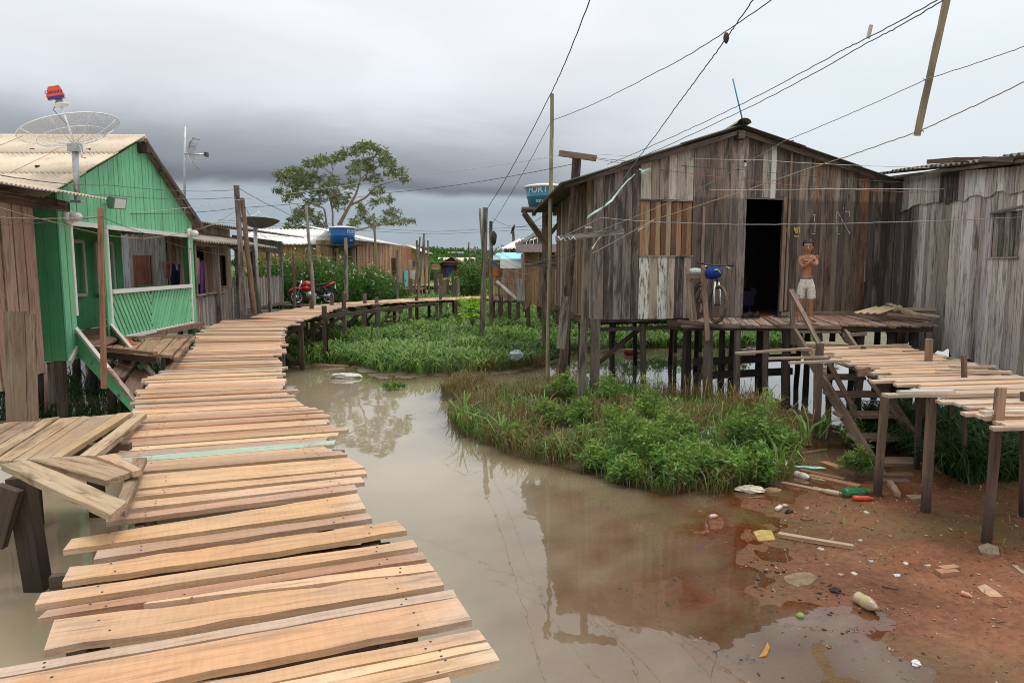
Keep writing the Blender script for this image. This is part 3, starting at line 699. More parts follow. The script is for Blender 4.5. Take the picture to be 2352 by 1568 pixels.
for k, (a, b_) in enumerate([((120, 1500), (900, 1410)), ((170, 1290), (850, 1225)), ((330, 1120), (745, 1085)), ((330, 1005), (725, 975)), ((345, 910), (645, 893)), ((400, 845), (628, 838)), ((455, 790), (640, 786)), ((490, 752), (645, 750)), ((545, 733), (690, 731))]):
    l, r = PD(*a), PD(*b_); bent(l, r, brace=k > 4)
for k, (a, b_) in enumerate([((640, 717), (745, 722)), ((690, 708), (790, 707)), ((760, 699), (835, 702)), ((815, 694), (868, 699)), ((905, 689), (942, 694)), ((985, 685), (1003, 691)), ((1042, 683), (1047, 688)), ((1100, 682), (1105, 686))]):
    l, r = PD(*a), PD(*b_); bent(l, r, brace=k < 4)
for j0, j1 in (((200, 1500), (345, 1120)), ((820, 1420), (720, 1080))):                       # long stringers carrying the planks
    a, b_ = PD(*j0), PD(*j1); bar('stringer', a - UP * .11, b_ - UP * .11, .10, .055, (1, 0, 0), 'pile_wood', bw, pick(BRN))
for j0, j1 in (((345, 1060), (360, 890)), ((720, 1060), (640, 880)), ((365, 880), (480, 758)), ((628, 870), (640, 760)), ((600, 724), (940, 687)), ((735, 719), (1000, 690)), ((940, 688), (1150, 680))):
    a, b_ = PD(*j0), PD(*j1); bar('stringer', a - UP * .11, b_ - UP * .11, .10, .05, (1, 0, 0), 'pile_wood', bw, pick(BRN))
e = PD(752, 1022); box('beam_end', e + V((.06, .02, -.13)), (.16, .05, .15), 'pile_wood', bw, (.17, .085, .055))
e = PD(640, 888); bar('beam_end', e + V((-.2, 0, -.12)), e + V((.12, 0, -.12)), .12, .05, (0, -1, 0), 'pile_wood', bw, (.36, .27, .2))
for u, v, h in ((762, 700, .35), (745, 722, .22), (790, 706, .42), (838, 697, .32), (865, 696, .2), (716, 709, .25), (1012, 688, .5), (957, 690, .15)):
    e = PD(u, v); bar('post', (e.x, e.y, .1), (e.x, e.y, e.z + h), .11, .09, (0, -1, 0), 'pile_wood', bw, pick(GRY + BRN))
# ---- landing on the left edge
lp = empty('side_landing', (-4.4, 6.2, 0), 'small side landing of grey-brown planks joining the boardwalk at the left edge', 'landing')
OLD = [(.40, .27, .16), (.35, .24, .15), (.32, .225, .15), (.44, .31, .19)]
LN_ = [(-230, 1062, -40, 973), (-165, 1061, 10, 970), (-105, 1060, 50, 967), (-60, 1059, 99, 962), (-18, 1058, 137, 958), (27, 1057, 188, 954), (60, 1055, 209, 955), (114, 1052, 271, 949), (143, 1049, 309, 946)]
for k, (l0, l1) in enumerate(zip(LN_, LN_[1:])):
    A, B_, D_, E_ = PZ(l0[0], l0[1], 1.0), PZ(l0[2], l0[3], 1.0), PZ(l1[0], l1[1], 1.0), PZ(l1[2], l1[3], 1.0); dz = UP * R.uniform(-.01, .005)
    prism('plank', (A.lerp(D_, .04) + dz, B_.lerp(E_, .04) + dz, E_.lerp(B_, .05) + dz, D_.lerp(A, .05) + dz), UP, .045, 'deck_wood' if k > 4 else 'plank_wood', lp, jit(OLD[k % 4], .1), jag=.005, seg=5, endj=.02)
for a, b_ in (((-190, 1040), (300, 1030)), ((-150, 985), (325, 968))):
    A, B_ = PZ(*a, .92), PZ(*b_, .92); bar('stringer', A, B_, .10, .06, (0, 1, 0), 'pile_wood', lp, BRN[0])
P = PZ(97, 1352, 0); bar('post', (P.x + .02, P.y, -.6), (P.x - .10, P.y, .90), .15, .12, (0, -1, 0), 'pile_wood', lp, (.075, .05, .036))
a = PZ(34, 1215, .45); b_ = PZ(140, 1090, .78); bar('brace', V((a.x, P.y - .14, .42)), V((b_.x, P.y - .14, .86)), .17, .06, (0, -1, 0), 'pile_wood', lp, (.10, .068, .045))
for u, v in ((60, 975), (210, 960)):
    P = PZ(u, v, 1.0); under(P, lp, .12, .9)
# loose boards thrown across the corner
def loose(name, pts, z, t, col, label, tilt=0, grp=None):
    q = [PZ(u, v, zz_) for (u, v), zz_ in zip(pts, z)]
    o = prism(name, q, (q[1] - q[0]).cross(q[3] - q[0]) * (1 if (q[1] - q[0]).cross(q[3] - q[0]).z > 0 else -1), t, 'plank_wood', None, col, jag=.006, seg=6)
    return tag(o, label, 'board', grp)
loose('loose_board', ((0, 1066), (253, 1182), (292, 1151), (66, 1056)), (1.075,) * 4, .045, (.42, .31, .19), 'wide pale split board with a broken end pointing at the boardwalk')
loose('loose_board', ((66, 1055), (243, 1104), (310, 1080), (182, 1046)), (1.068,) * 4, .04, (.36, .25, .15), 'short brown board tucked behind the wide split board on the landing')
loose('loose_board', ((223, 1047), (308, 1083), (326, 1077), (266, 1040)), (1.09, 1.08, 1.08, 1.09), .04, (.48, .31, .19), 'short orange-brown board with pale paint smears on the landing corner')
loose('loose_board', ((262, 1168), (305, 1050), (337, 1050), (288, 1172)), (1.0, 1.02, 1.02, 1.0), .04, (.30, .21, .13), 'narrow dark board lying along the boardwalk edge beneath the loose boards')
loose('loose_board', ((182, 1046), (316, 947), (336, 949), (219, 1046)), (1.045, 1.045, 1.045, 1.045), .05, (.46, .33, .21), 'long straight edge board between the side landing and the boardwalk')
# board leaning against the brown house
A = PZ(50, 968, 1.0)
o = empty('leaning_door_board', (A.x, A.y, 1.0), 'tall weathered two-plank panel standing against the brown plank house', 'board')
for x0, x1, zt, col in ((-.155, .052, 1.06, (.19, .135, .085)), (.058, .135, 1.03, (.20, .14, .09))):
    prism('plank', (A + V((x0, 0, 0)), A + V((x0 - .03, .12, zt)), A + V((x1 - .03, .12, zt)), A + V((x1, 0, 0))), (0, -1, .1), .04, 'old_wood' if x0 > 0 else 'plank_wood', o, col, jag=.004, seg=4)
# ================================================================ PLANK WALLS
def on_wall(u, v, A, B):
    """where the sight line through (u, v) meets the upright plane over A-B: (distance from A, height)"""
    r = ray(u, v); d = (B - A).normalized(); dx, dy = d.x, d.y
    k = (A.x * dy - A.y * dx) / (r.x * dy - r.y * dx); P = V((0, 0, CAMZ)) + r * k
    return (P.x - A.x) * dx + (P.y - A.y) * dy, P.z
def wall(parent, A, B, n, zb, zt, w, colf, t=.024, openings=(), gap=.005, cuts=(), seg=1, jag=.0, batten=None, wav=.006):
    """upright boards from A to B; colf(s, z) -> (tone, material); openings (s0, s1, z0, z1)"""
    A, B, n = V((A.x, A.y, 0)), V((B.x, B.y, 0)), V(n).normalized(); Ln = (B - A).length; d = (B - A) / Ln
    fb = zb if callable(zb) else (lambda s: zb); ft = zt if callable(zt) else (lambda s: zt)
    marks = sorted({0.0, Ln, *[o[0] for o in openings], *[o[1] for o in openings], *cuts})
    marks = [x for x in marks if -1e-6 <= x <= Ln + 1e-6]; edges = []
    for a, b in zip(marks, marks[1:]):
        k = max(1, round((b - a) / R.uniform(*w))); ws = [R.uniform(.8, 1.2) for _ in range(k)]; sm = sum(ws); x = a
        for q in ws: edges.append((x, x + q / sm * (b - a))); x += q / sm * (b - a)
    out = []
    for s0, s1 in edges:
        m_ = (s0 + s1) / 2; lo0, lo1, hi0, hi1 = fb(s0), fb(s1), ft(s0), ft(s1)
        spans = [(lo0, lo1, hi0, hi1)]
        for o0, o1, z0, z1 in openings:
            if o0 - 1e-4 < m_ < o1 + 1e-4:
                new = []
                for a0, a1, b0, b1 in spans:
                    if z0 > min(a0, a1) + .03 and z0 < max(b0, b1): new.append((a0, a1, z0, z0))
                    elif z0 >= max(b0, b1): new.append((a0, a1, b0, b1))
                    if z1 < max(b0, b1) - .03 and z1 > min(a0, a1): new.append((max(z1, a0), max(z1, a1), b0, b1))
                spans = new
        off = n * R.uniform(0, wav)
        for a0, a1, b0, b1 in spans:
            if min(b0 - a0, b1 - a1) < .02: continue
            cm = colf(m_, (a0 + b0) / 2); c_, mt = cm
            P0, P1 = A + d * (s0 + gap / 2) + off, A + d * (s1 - gap / 2) + off
            jz = R.uniform(-.012, .0)
            out.append(prism('plank', (P0 + UP * (a0 + jz), P0 + UP * b0, P1 + UP * b1, P1 + UP * (a1 + jz)), n, t, mt, parent, c_, jag=jag, seg=seg))
    return out
def lerp_pts(pts): return lambda s: interp(s, pts)
def sheet_roof(parent, o, ex, ey, cols, rows, mat, over=.06, pitch=.17, amp=.022, name='roof_sheet', sag=0.0):
    """rows of overlapping sheets from the ridge o down ey"""
    o, ex, ey = V(o), V(ex), V(ey); n = ex.cross(ey).normalized(); n = n if n.z > 0 else -n
    for r_ in range(rows):
        for c_ in range(cols):
            oo = o + ex * (c_ / cols) + ey * (r_ / rows) + n * (.016 * (rows - 1 - r_) + .004 * (c_ % 2) + R.uniform(0, .004))
            corr(name, oo, ex / cols * (1 + over / (ex.length / cols)), ey / rows * (1 + .08 / (ey.length / rows)) * R.uniform(.995, 1.01), mat, parent, pitch, amp, sag=sag)
GRN = (.20, .55, .30)
def gcol(s, z): return jit(GRN, .07), 'green_paint'
# ================================================================ GREEN HOUSE
G0 = PY(140, 610, 10.0); G1 = PY(445, 610, 15.0); G0.z = G1.z = 0
gd = (G1 - G0).normalized(); gn = V((gd.y, -gd.x, 0)); GL = (G1 - G0).length
gh = empty('green_house', (-8.5, 12.5, 0), 'bright green plank house with cream corrugated roof and a slatted porch', 'house')
S = lambda u, v=600: on_wall(u, v, G0, G1)[0]
apex_s = S(318, 340); ztop = lerp_pts([(0, 3.55), (apex_s, 4.72), (GL, 3.40)])
s_d0, s_d1, s_b0, s_b1 = S(166), S(239), S(249), S(434)
Ftop, Frail, Fbot, Ffl = 3.10, 2.07, 1.27, 1.28
def W3(s, z, off=0.0): return V((G0.x, G0.y, 0)) + gd * s + UP * z + gn * off
wall(gh, G0, G1, gn, 1.10, ztop, (.15, .24), gcol, openings=[(s_d0, s_d1, 1.0, Ftop), (s_b0, s_b1, 1.0, Ftop)], gap=.016, wav=.012)
prism('backing', (W3(.05, Ftop + .02, -.05), W3(apex_s, Ftop + .02, -.05), W3(apex_s, 4.6, -.05), W3(.05, 3.5, -.05)), gn, .01, 'interior_dark', gh); prism('backing', (W3(apex_s, Ftop + .02, -.05), W3(GL - .05, Ftop + .02, -.05), W3(GL - .05, 3.35, -.05), W3(apex_s, 4.6, -.05)), gn, .01, 'interior_dark', gh)  # near-black sheets behind the boards, added so the seams look shaded
WHT = (.72, .70, .66)
def trim(s0, z0, s1, z1, w=.07, off=.012, t=.03, col=WHT, par=gh, name='trim', mat='white_paint'):
    return bar(name, W3(s0, z0, off), W3(s1, z1, off), w, t, gn, mat, par, jit(col, .04))
trim(s_d0 - .02, Ftop + .03, s_d1, Ftop + .03); trim(s_d0, 1.75, s_d0, Ftop - .01, .05); trim(s_b0 - .03, Ftop + .03, s_b1 + .06, Ftop + .03)
trim(s_b0 - .02, 1.3, s_b0 - .02, Ftop - .01, .05); trim(s_b1 + .02, Fbot + .04, s_b1 + .02, Ftop - .01, .05); trim(s_b0 + .01, Frail, s_b1, Frail, .07, .03, .05); trim(s_b0 + .35, Fbot, s_b1, Fbot, .06, .02, .04)
trim(s_b1 + .03, Fbot, GL + .06, 1.14, .06, .02, .04); trim(.02, 1.08, s_d0 - .05, 1.28, .06, .02, .04)
# slatted balustrade, two fans meeting in a V
sv = S(345, 690)
rail = empty('balustrade', W3(2.5, Fbot), None); rail.parent = gh; rail.matrix_parent_inverse = WM[gh.name].inverted()
def slats(sa, sb, sign):
    z0, z1 = Fbot + .03, Frail - .035; tn = math.tan(math.radians(33)) * sign; H = z1 - z0; x = sa - H * abs(tn)
    while x < sb + H * abs(tn):
        # line s = x + tn*(z - z0)... clipped to the panel
        pts = []
        lo, hi = 0.0, H
        for bnd, up_ in ((sa, True), (sb, False)):
            pass
        if tn > 0: lo = max(lo, (sa - x) / tn); hi = min(hi, (sb - x) / tn)
        else: lo = max(lo, (sb - x) / tn); hi = min(hi, (sa - x) / tn)
        if hi - lo > .06:
            bar('slat', W3(x + tn * lo, z0 + lo, .0), W3(x + tn * hi, z0 + hi, .0), .078, .018, gn, 'green_paint', rail, jit(GRN, .08))
        x += .135
slats(s_b0 + .02, sv, -1); slats(sv, s_b1, 1)
# side wall facing the camera, porch floor, inner wall
sd0 = V((-9.6, G0.y + .02, 0)); sd1 = V((G0.x - .03, G0.y + .02, 0))
wall(gh, sd0, sd1, (0, -1, 0), 1.10, 3.55, (.22, .34), lambda s, z: (jit((.10, .40, .165), .06), 'green_paint'), gap=.006)  # darker copy of the house green: the shade of this side is in the colour
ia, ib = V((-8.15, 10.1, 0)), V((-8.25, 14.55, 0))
wall(gh, ia, ib, (1, 0, 0), 1.3, 3.5, (.2, .28), lambda s, z: (jit((.09, .34, .14), .08), 'green_paint'))  # green darkened again, porch shade put into the colour
wall(gh, V((-8.25, 14.55, 0)), V((-9.8, 14.6, 0)), (0, 1, 0), 1.3, 3.5, (.2, .3), gcol)
box('porch_floor', (-7.5, 12.55, 1.22), (1.5, 4.8, .10), 'plank_wood', gh, (.26, .15, .10)); box('porch_ceiling', (-7.68, 12.5, 3.22), (1.5, 4.7, .03), 'plank_wood', gh, (.10, .07, .05))
for y0, y1, z0, z1 in ((12.3, 13.05, 1.95, 2.95), (13.45, 14.0, 1.95, 2.95)):
    for a, b_ in (((y0, z0), (y1, z0)), ((y0, z1), (y1, z1)), ((y0, z0), (y0, z1)), ((y1, z0), (y1, z1))):
        bar('window_frame', (-8.12, a[0], a[1]), (-8.12, b_[0], b_[1]), .06, .03, (1, 0, 0), 'white_paint', gh, jit((.55, .52, .48), .05))
bar('corner_post', (-7.05, 14.95, .2), (-7.05, 14.95, 3.2), .12, .1, (1, 0, 0), 'green_paint', gh, (.07, .26, .11))
bar('rail_cap', (-8.1, 14.9, 2.06), (-7.0, 14.9, 2.06), .12, .04, UP, 'green_paint', gh, GRN)
# roof
rf = empty('roof', W3(apex_s, 4.75), None); rf.parent = gh; rf.matrix_parent_inverse = WM[gh.name].inverted()
RY = G0.y + gd.y * apex_s; rx = W3(apex_s, 0).x + .10
ey1 = V((.19, 9.62 - RY, 3.47 - 4.80)); ey2 = V((-.25, 15.45 - RY, 3.23 - 4.80))
sheet_roof(rf, V((rx - 8.8, RY, 4.80)), V((8.8, 0, 0)), ey1, 8, 3, 'corr_cream', pitch=.082, amp=.016)
sheet_roof(rf, V((rx - 8.8, RY, 4.80)), V((8.8, 0, 0)), ey2, 8, 1, 'corr_grey', pitch=.146, amp=.02)
tube('ridge_cap', [(rx - 8.8, RY, 4.79), (rx - 4, RY, 4.80), (rx + .03, RY, 4.79)], .07, 'corr_cream', rf, n=8)
bar('barge_board', W3(apex_s - .03, 4.77, .115), W3(GL + .47, 3.27, .115), .11, .03, gn, 'old_wood', rf, (.09, .065, .05)); box('purlin_end', W3(apex_s, 4.60, .09), (.2, .13, .14), 'old_wood', rf, (.07, .045, .035))
for f in (.25, .52, .8):
    a = W3(apex_s, 4.68, .12).lerp(W3(GL + .45, 3.19, .12), f); box('purlin_end', a, (.08, .09, .07), 'old_wood', rf, (.10, .07, .05))
for r_ in range(3):
    for k in range(9):
        P = V((rx - .5 - k * .95 - r_ * .3, RY, 4.84)) + ey1 * (.30 + r_ * .31); box('roof_bolt', P, (.05, .05, .03), 'dark_metal', rf)
# stilts under the house
for y in (10.1, 11.7, 13.2, 14.7):
    for x in (-6.75, -8.2, -9.5):
        log('post', (x, y, -.6), (x + R.uniform(-.03, .03), y, 1.12), .085, .08, 'pile_wood', gh, pick([(.20, .16, .13), (.12, .09, .07)]))
log('post', PZ(122, 962, 0) - UP * .4, PY(118, 832, PZ(122, 962, 0).y + .05), .085, .10, 'old_wood', gh, (.36, .31, .27))
tube('pipe', [PY(157 * .5, 835, 9.9), PY(100, 833, 9.3), PY(104, 838, 9.25), PY(106, 900, 9.2), PZ(107, 965, 0)], .022, 'matte', gh, (.25, .16, .14), n=6)
# stair beside the porch door
stg = empty('porch_stair', PY(240, 850, 9.6), None); stg.parent = gh; stg.matrix_parent_inverse = WM[gh.name].inverted()
q = (PY(166, 748, 10.40), PY(317, 936, 8.75), PY(306, 950, 8.75), PY(167, 806, 10.40))
prism('stringer', q, (-.3, -1, .1), .045, 'green_paint', stg, jit((.10, .40, .165), .03), seg=6, jag=.004)
bar('stringer_cap', PY(166, 745, 10.38), PY(250, 848, 9.47), .05, .06, (.6, -.6, .8), 'white_paint', stg, (.62, .56, .52)); bar('stringer_cap', PY(251, 849, 9.46), PY(319, 934, 8.73), .05, .06, (.6, -.6, .8), 'flaked_paint', stg, (.40, .30, .25))
q = (PY(247, 738, 11.5), PY(350, 862, 9.75), PY(345, 872, 9.75), PY(246, 772, 11.5))
prism('stringer', q, (-.3, -1, .1), .045, 'green_paint', stg, jit((.09, .36, .15), .03)); bar('stringer_cap', PY(246, 735, 11.5), PY(352, 860, 9.73), .05, .05, (.6, -.6, .8), 'white_paint', stg, (.58, .50, .44))
for f in (.2, .42, .64, .86):
    a = PY(167, 775, 10.40).lerp(PY(311, 943, 8.75), f); b_ = PY(247, 755, 11.5).lerp(PY(348, 867, 9.75), f); a = a.lerp(b_, .12)
    bar('step', a, b_, .26, .035, UP, 'plank_wood', stg, (.20, .12, .085))
# doorstep bridging to the boardwalk
pp = empty('porch_landing', (-5.6, 10.6, 0), 'small brown plank landing between the green porch and the boardwalk', 'landing')
lay([((222, 790), (212, 798)), ((290, 778), (262, 805)), ((360, 774), (330, 811)), ((410, 772), (370, 815)), ((452, 770), (408, 818))], pp, lambda u, v: PZ(u, v, 1.245), (.19, .28), 'plank_wood', lambda k: jit((.36, .215, .13), .12), over=.02, thick=.04, gap=.022)
a, b_ = PZ(245, 776, 1.28), PZ(442, 770, 1.28); bar('edge_board', a, b_, .07, .035, UP, 'plank_wood', pp, (.33, .22, .14))
a, b_ = PZ(212, 797, 1.28), PZ(357, 812, 1.28); bar('edge_board', a, b_, .07, .05, UP, 'plank_wood', pp, (.27, .17, .11)); bar('stringer', a - UP * .10 + V((0, .06, 0)), b_ - UP * .10 + V((0, .06, 0)), .09, .05, (0, -1, 0), 'pile_wood', pp, BRN[0])
for u, v in ((330, 809), (250, 800), (390, 800)):
    P = PZ(u, v, 1.2); under(P, pp, .11, 1.14)
def sandal(u, v, z, ang, sole, strap, label, grp=None):
    P = PZ(u, v, z); o = empty('flip_flop', P, label, 'sandal', grp); rm = Matrix.Rotation(ang, 4, 'Z'); base = Matrix.Translation(P) @ rm
    vs_, n_ = [], 14
    for h in (0, .02):
        for k in range(n_):
            a = 2 * math.pi * k / n_; vs_.append((.13 * math.cos(a), (.045 + .008 * math.cos(a)) * math.sin(a), h))
    fs = [tuple(range(n_ - 1, -1, -1)), tuple(range(n_, 2 * n_))] + [(k, (k + 1) % n_, n_ + (k + 1) % n_, n_ + k) for k in range(n_)]
    mesh_ob('sole', vs_, fs, 'plastic', o, sole, False, base)
    for s in (-1, 1):
        tv, tf = tube_geo([(.065, 0, .02), (.04, .02 * s, .055), (-.02, .046 * s, .02)], .008, 6); mesh_ob('strap', tv, tf, 'plastic', o, strap, True, base)
ORG, BLK = (.75, .16, .03), (.02, .02, .022)
sandal(245, 783, 1.25, .2, ORG, (.7, .18, .05), 'orange flip-flop nearest the wooden pole on the porch landing'); sandal(260, 787, 1.25, .5, BLK, BLK, 'black flip-flop between two orange ones on the porch landing')
sandal(285, 785, 1.25, -.2, ORG, (.75, .2, .04), 'upper of two overlapping orange flip-flops on the porch landing'); sandal(297, 790, 1.25, .1, (.66, .25, .1), ORG, 'lower of two overlapping orange flip-flops on the porch landing'); sandal(312, 783, 1.25, 2.8, (.10, .07, .06), BLK, 'dark brown flip-flop furthest along the porch landing')
# pole in front of the porch
o = bar('pole', PY(239, 892, 9.15), PY(231, 478, 9.3), .058, .045, (0, -1, 0), 'plank_wood', None, (.33, .165, .105), seg=6, jag=.004); tag(o, 'slim reddish squared pole standing before the green porch', 'pole')
# lamps on the green wall
def bulkhead(u, v, label):
    s, z = on_wall(u, v, G0, G1); P = W3(s, z, .012); o = empty('wall_lamp', P, label, 'wall lamp', 'white lamps on the green house'); m_ = frame(V((0, 0, 1)), gn, P)
    lathe('base', [(.11, 0), (.11, .05), (.095, .07)], 'glossy', o, (.75, .74, .71), m_, 18); lathe('globe', [(.075, .07), (.075, .14), (.06, .19), (.03, .215), (.002, .22)], 'lamp_glass', o, None, m_, 18)
bulkhead(151, 498, 'white bulkhead lamp left of the porch door on the green house'); bulkhead(430, 536, 'white bulkhead lamp at the far end of the green house wall')
s, z = on_wall(237, 466, G0, G1); P = W3(s, z, .2)
fl = empty('floodlight', P, 'grey half-round floodlight sticking out from the green gable', 'floodlight')
vs_, fs = [], []
n_ = 9
for yy in (-.13, .13):
    for k in range(n_):
        a = math.pi * (.5 + k / (n_ - 1)); vs_.append((.10 * math.cos(a) - .0, yy * .8, .10 * math.sin(a)))
    vs_ += [(.12, yy * .8, -.08), (.135, yy * .8, .11)]
nn_ = n_ + 2; fs = [tuple(range(nn_ - 1, -1, -1)), tuple(range(nn_, 2 * nn_))] + [(k, (k + 1) % nn_, nn_ + (k + 1) % nn_, nn_ + k) for k in range(nn_)]
rm = Matrix.Translation(P) @ Matrix.Rotation(-.6, 4, 'Z') @ Matrix.Rotation(.25, 4, 'Y')
mesh_ob('housing', vs_, fs, 'matte', fl, (.20, .27, .21), False, rm); box('lens', rm @ V((.134, 0, .015)), (.012, .17, .15), 'lamp_glass', fl, None, (Matrix.Rotation(-.6, 3, 'Z') @ Matrix.Rotation(.33, 3, 'Y'))); tube('bracket', [W3(s, z - .02, .01), W3(s, z - .02, .12)], .012, 'galvanised', fl, n=6)
# ---------------------------------------------------------------- satellite dish on the green house
P0 = PY(178, 466, 10.22); P1 = PY(172, 340, 10.22)
dish = empty('satellite_dish', P0, 'large wire-mesh satellite dish with an orange receiver box over the green house', 'satellite dish')
tube('mast', [P0 - UP * .0, P0.lerp(P1, .5), P1], [.04, .042, .045], 'galvanised', dish, n=10); box('mast_clamp', P0 + UP * .02, (.16, .1, .03), 'galvanised', dish); box('mount', P1 + V((0, 0, .0)), (.15, .13, .11), 'galvanised', dish)
tube('crank', [P1 + V((.05, -.05, .05)), P1 + V((.12, -.06, .0)), P1 + V((.13, -.06, -.14)), P1 + V((.18, -.06, -.15))], .012, 'galvanised', dish, n=5)
ax = V((-.272, -.273, .923)).normalized(); dm = frame(V((0, 1, 0)), ax, P1 + UP * .06); RD, DD = .66, .22
m, t, p = newmat('dish_mesh'); p.inputs['Base Color'].default_value = (.62, .62, .62, 1); p.inputs['Roughness'].default_value = .5
tcn = N(t, 'ShaderNodeTexCoord'); chk = N(t, 'ShaderNodeTexNoise', i_Scale=90.0, i_Detail=0.0); t.links.new(tcn.outputs['Object'], chk.inputs['Vector'])
t.links.new(ramp(t, chk.outputs[0], [(0.42, g(.10)), (0.58, g(.62))]), p.inputs['Alpha'])
vs_, fs = [], []; nr, ns = 6, 36
for i in range(nr + 1):
    r = RD * max(i / nr, .03)
    for k in range(ns): a = 2 * math.pi * k / ns; vs_.append((r * math.cos(a), r * math.sin(a), DD * (r / RD) ** 2))
    if i:
        q0 = (i - 1) * ns
        for k in range(ns): fs.append((q0 + k, q0 + (k + 1) % ns, q0 + ns + (k + 1) % ns, q0 + ns + k))
mesh_ob('mesh_panel', vs_, fs, 'dish_mesh', dish, None, True, dm)
rim = [dm @ V((RD * math.cos(2 * math.pi * k / 40), RD * math.sin(2 * math.pi * k / 40), DD)) for k in range(41)]
tube('rim', rim, .0075, 'white_sheet', dish, n=5, caps=False); ring = [dm @ V((.45 * math.cos(2 * math.pi * k / 30), .45 * math.sin(2 * math.pi * k / 30), DD * (.45 / RD) ** 2)) for k in range(31)]
tube('inner_ring', ring, .006, 'white_sheet', dish, n=5, caps=False)
for k in range(8):
    a = 2 * math.pi * (k + .3) / 8; tube('rib', [dm @ V((r * math.cos(a), r * math.sin(a), DD * (r / RD) ** 2 - .004)) for r in (.03, .2, .4, .55, RD)], .0065, 'white_sheet', dish, n=5)
F0, F1 = dm @ V((0, 0, .02)), dm @ V((0, 0, .54)); tube('feed_arm', [F0, F1], .016, 'white_sheet', dish, n=8)
lathe('feed_plate', [(.03, 0), (.10, .02), (.10, .035), (.05, .06), (.045, .12)], 'glossy', dish, (.75, .74, .70), frame(V((0, 1, 0)), ax, F1), 16)
lb = empty('receiver', F1, None); lb.parent = dish; lb.matrix_parent_inverse = WM[dish.name].inverted()
lm = frame(V((0.9, .42, .28)), ax, F1 + ax * .19)
def mbox(name, c, s, mat, par, col, m_):
    x, y, z = s[0] / 2, s[1] / 2, s[2] / 2; vs_ = [V(c) + V((i * x, j * y, k * z)) for k in (-1, 1) for i, j in ((-1, -1), (1, -1), (1, 1), (-1, 1))]
    if name == 'cover': vs_[4] += V((.07, 0, 0)); vs_[7] += V((.07, 0, 0)); vs_[5] += V((-.02, 0, 0)); vs_[6] += V((-.02, 0, 0))
    return mesh_ob(name, vs_, [(3, 2, 1, 0), (4, 5, 6, 7), (0, 1, 5, 4), (1, 2, 6, 5), (2, 3, 7, 6), (3, 0, 4, 7)], mat, par, col, False, m_)
mbox('cover', (0, 0, .03), (.23, .17, .13), 'glossy', lb, (.80, .10, .03), lm); mbox('base', (0, 0, -.055), (.21, .16, .045), 'glossy', lb, (.07, .035, .22), lm)
tv, tf = TXT['Century']; mesh_ob('lettering', [V((v.x * .55, -.0875, v.y * .55)) for v in tv], tf, 'matte', lb, (.06, .03, .2), False, lm)
tube('cable', [F1 + V((-.05, -.02, .1)), F1 + V((-.10, -.03, -.05)), F0.lerp(F1, .55) + V((-.01, -.02, 0)), F0.lerp(F1, .3)], .006, 'wire', dish, (.12, .12, .12), n=5)
# ---------------------------------------------------------------- grid antenna
Q0, Q1 = PY(423, 545, 14.7), PY(425, 291, 14.5)
ga = empty('grid_antenna', Q0, 'curved grid antenna on a thin metal mast behind the green roof', 'antenna'); tube('mast', [Q0, Q0.lerp(Q1, .5), Q1], .026, 'galvanised', ga, n=8)
Qc = PY(432, 353, 14.5)
for k in range(15):
    y = -.16 + .32 * k / 14; tube('grid_wire', [Qc + V((.015 + .22 * (f * 2 - 1) ** 2 * .55 + abs(y) * .3, y, .31 - .62 * f)) for f in (0, .17, .33, .5, .67, .83, 1)], .0045, 'galvanised', ga, n=4)
for f in (0, .25, .5, .75, 1):
    tube('grid_frame', [Qc + V((.015 + .22 * (f * 2 - 1) ** 2 * .55 + abs(y) * .3, y, .31 - .62 * f)) for y in (-.16, 0, .16)], .009, 'galvanised', ga, n=5)
tube('boom', [Qc + V((-.08, 0, 0)), Qc + V((.37, 0, -.02))], .018, 'galvanised', ga, n=6); box('feed', Qc + V((.38, 0, -.02)), (.04, .12, .09), 'dark_metal', ga)
# ================================================================ BROWN HOUSE AT THE LEFT EDGE
B0, B1 = V((PY(0, 610, 6.6).x + .62, 6.6, 0)), PY(85, 610, 9.2); B0.x = B1.x + .18
bh = empty('brown_house', (-7, 8, 0), 'pinkish brown plank house cut off by the left edge with a cream corrugated eave', 'house')
bn = V(((B1 - B0).y, -(B1 - B0).x, 0)).normalized()
wall(bh, B0, B1, bn, lambda s: 1.02 + .06 * math.sin(s * 3), 3.36, (.22, .30), lambda s, z: (pick([(.33, .205, .145), (.36, .23, .165), (.30, .195, .145), (.38, .27, .21)], .1), 'plank_wood'), gap=.03, wav=.02)
wall(bh, V((B0.x - .03, B0.y, 0)), V((B1.x - .03, B1.y, 0)), bn, 1.1, 3.3, (.28, .34), lambda s, z: ((.12, .06, .045), 'plank_wood'))
wall(bh, V((B1.x, B1.y, 0)), V((-9.4, B1.y + .1, 0)), (0, 1, 0), 1.05, 3.36, (.25, .3), lambda s, z: ((.2, .13, .1), 'plank_wood'))
sheet_roof(bh, V((-9.2, 6.0, 4.05)), V((0, 4.05, 0)), V((3.22, 0, -.58)), 4, 1, 'corr_cream', pitch=.075, amp=.013)
bar('eave_beam', (B1.x + .1, 6.2, 3.37), (B1.x + .02, 9.9, 3.33), .14, .06, bn, 'old_wood', bh, (.10, .06, .045)); bar('rafter', (-9, 9.6, 3.85), (-6.2, 9.65, 3.34), .10, .05, (0, -1, 0), 'old_wood', bh, (.12, .075, .055))
for y in (6.8, 8.0, 9.1):
    log('post', (-6.75, y, -.6), (-6.75, y, 1.1), .08, .08, 'pile_wood', bh, (.12, .09, .07))
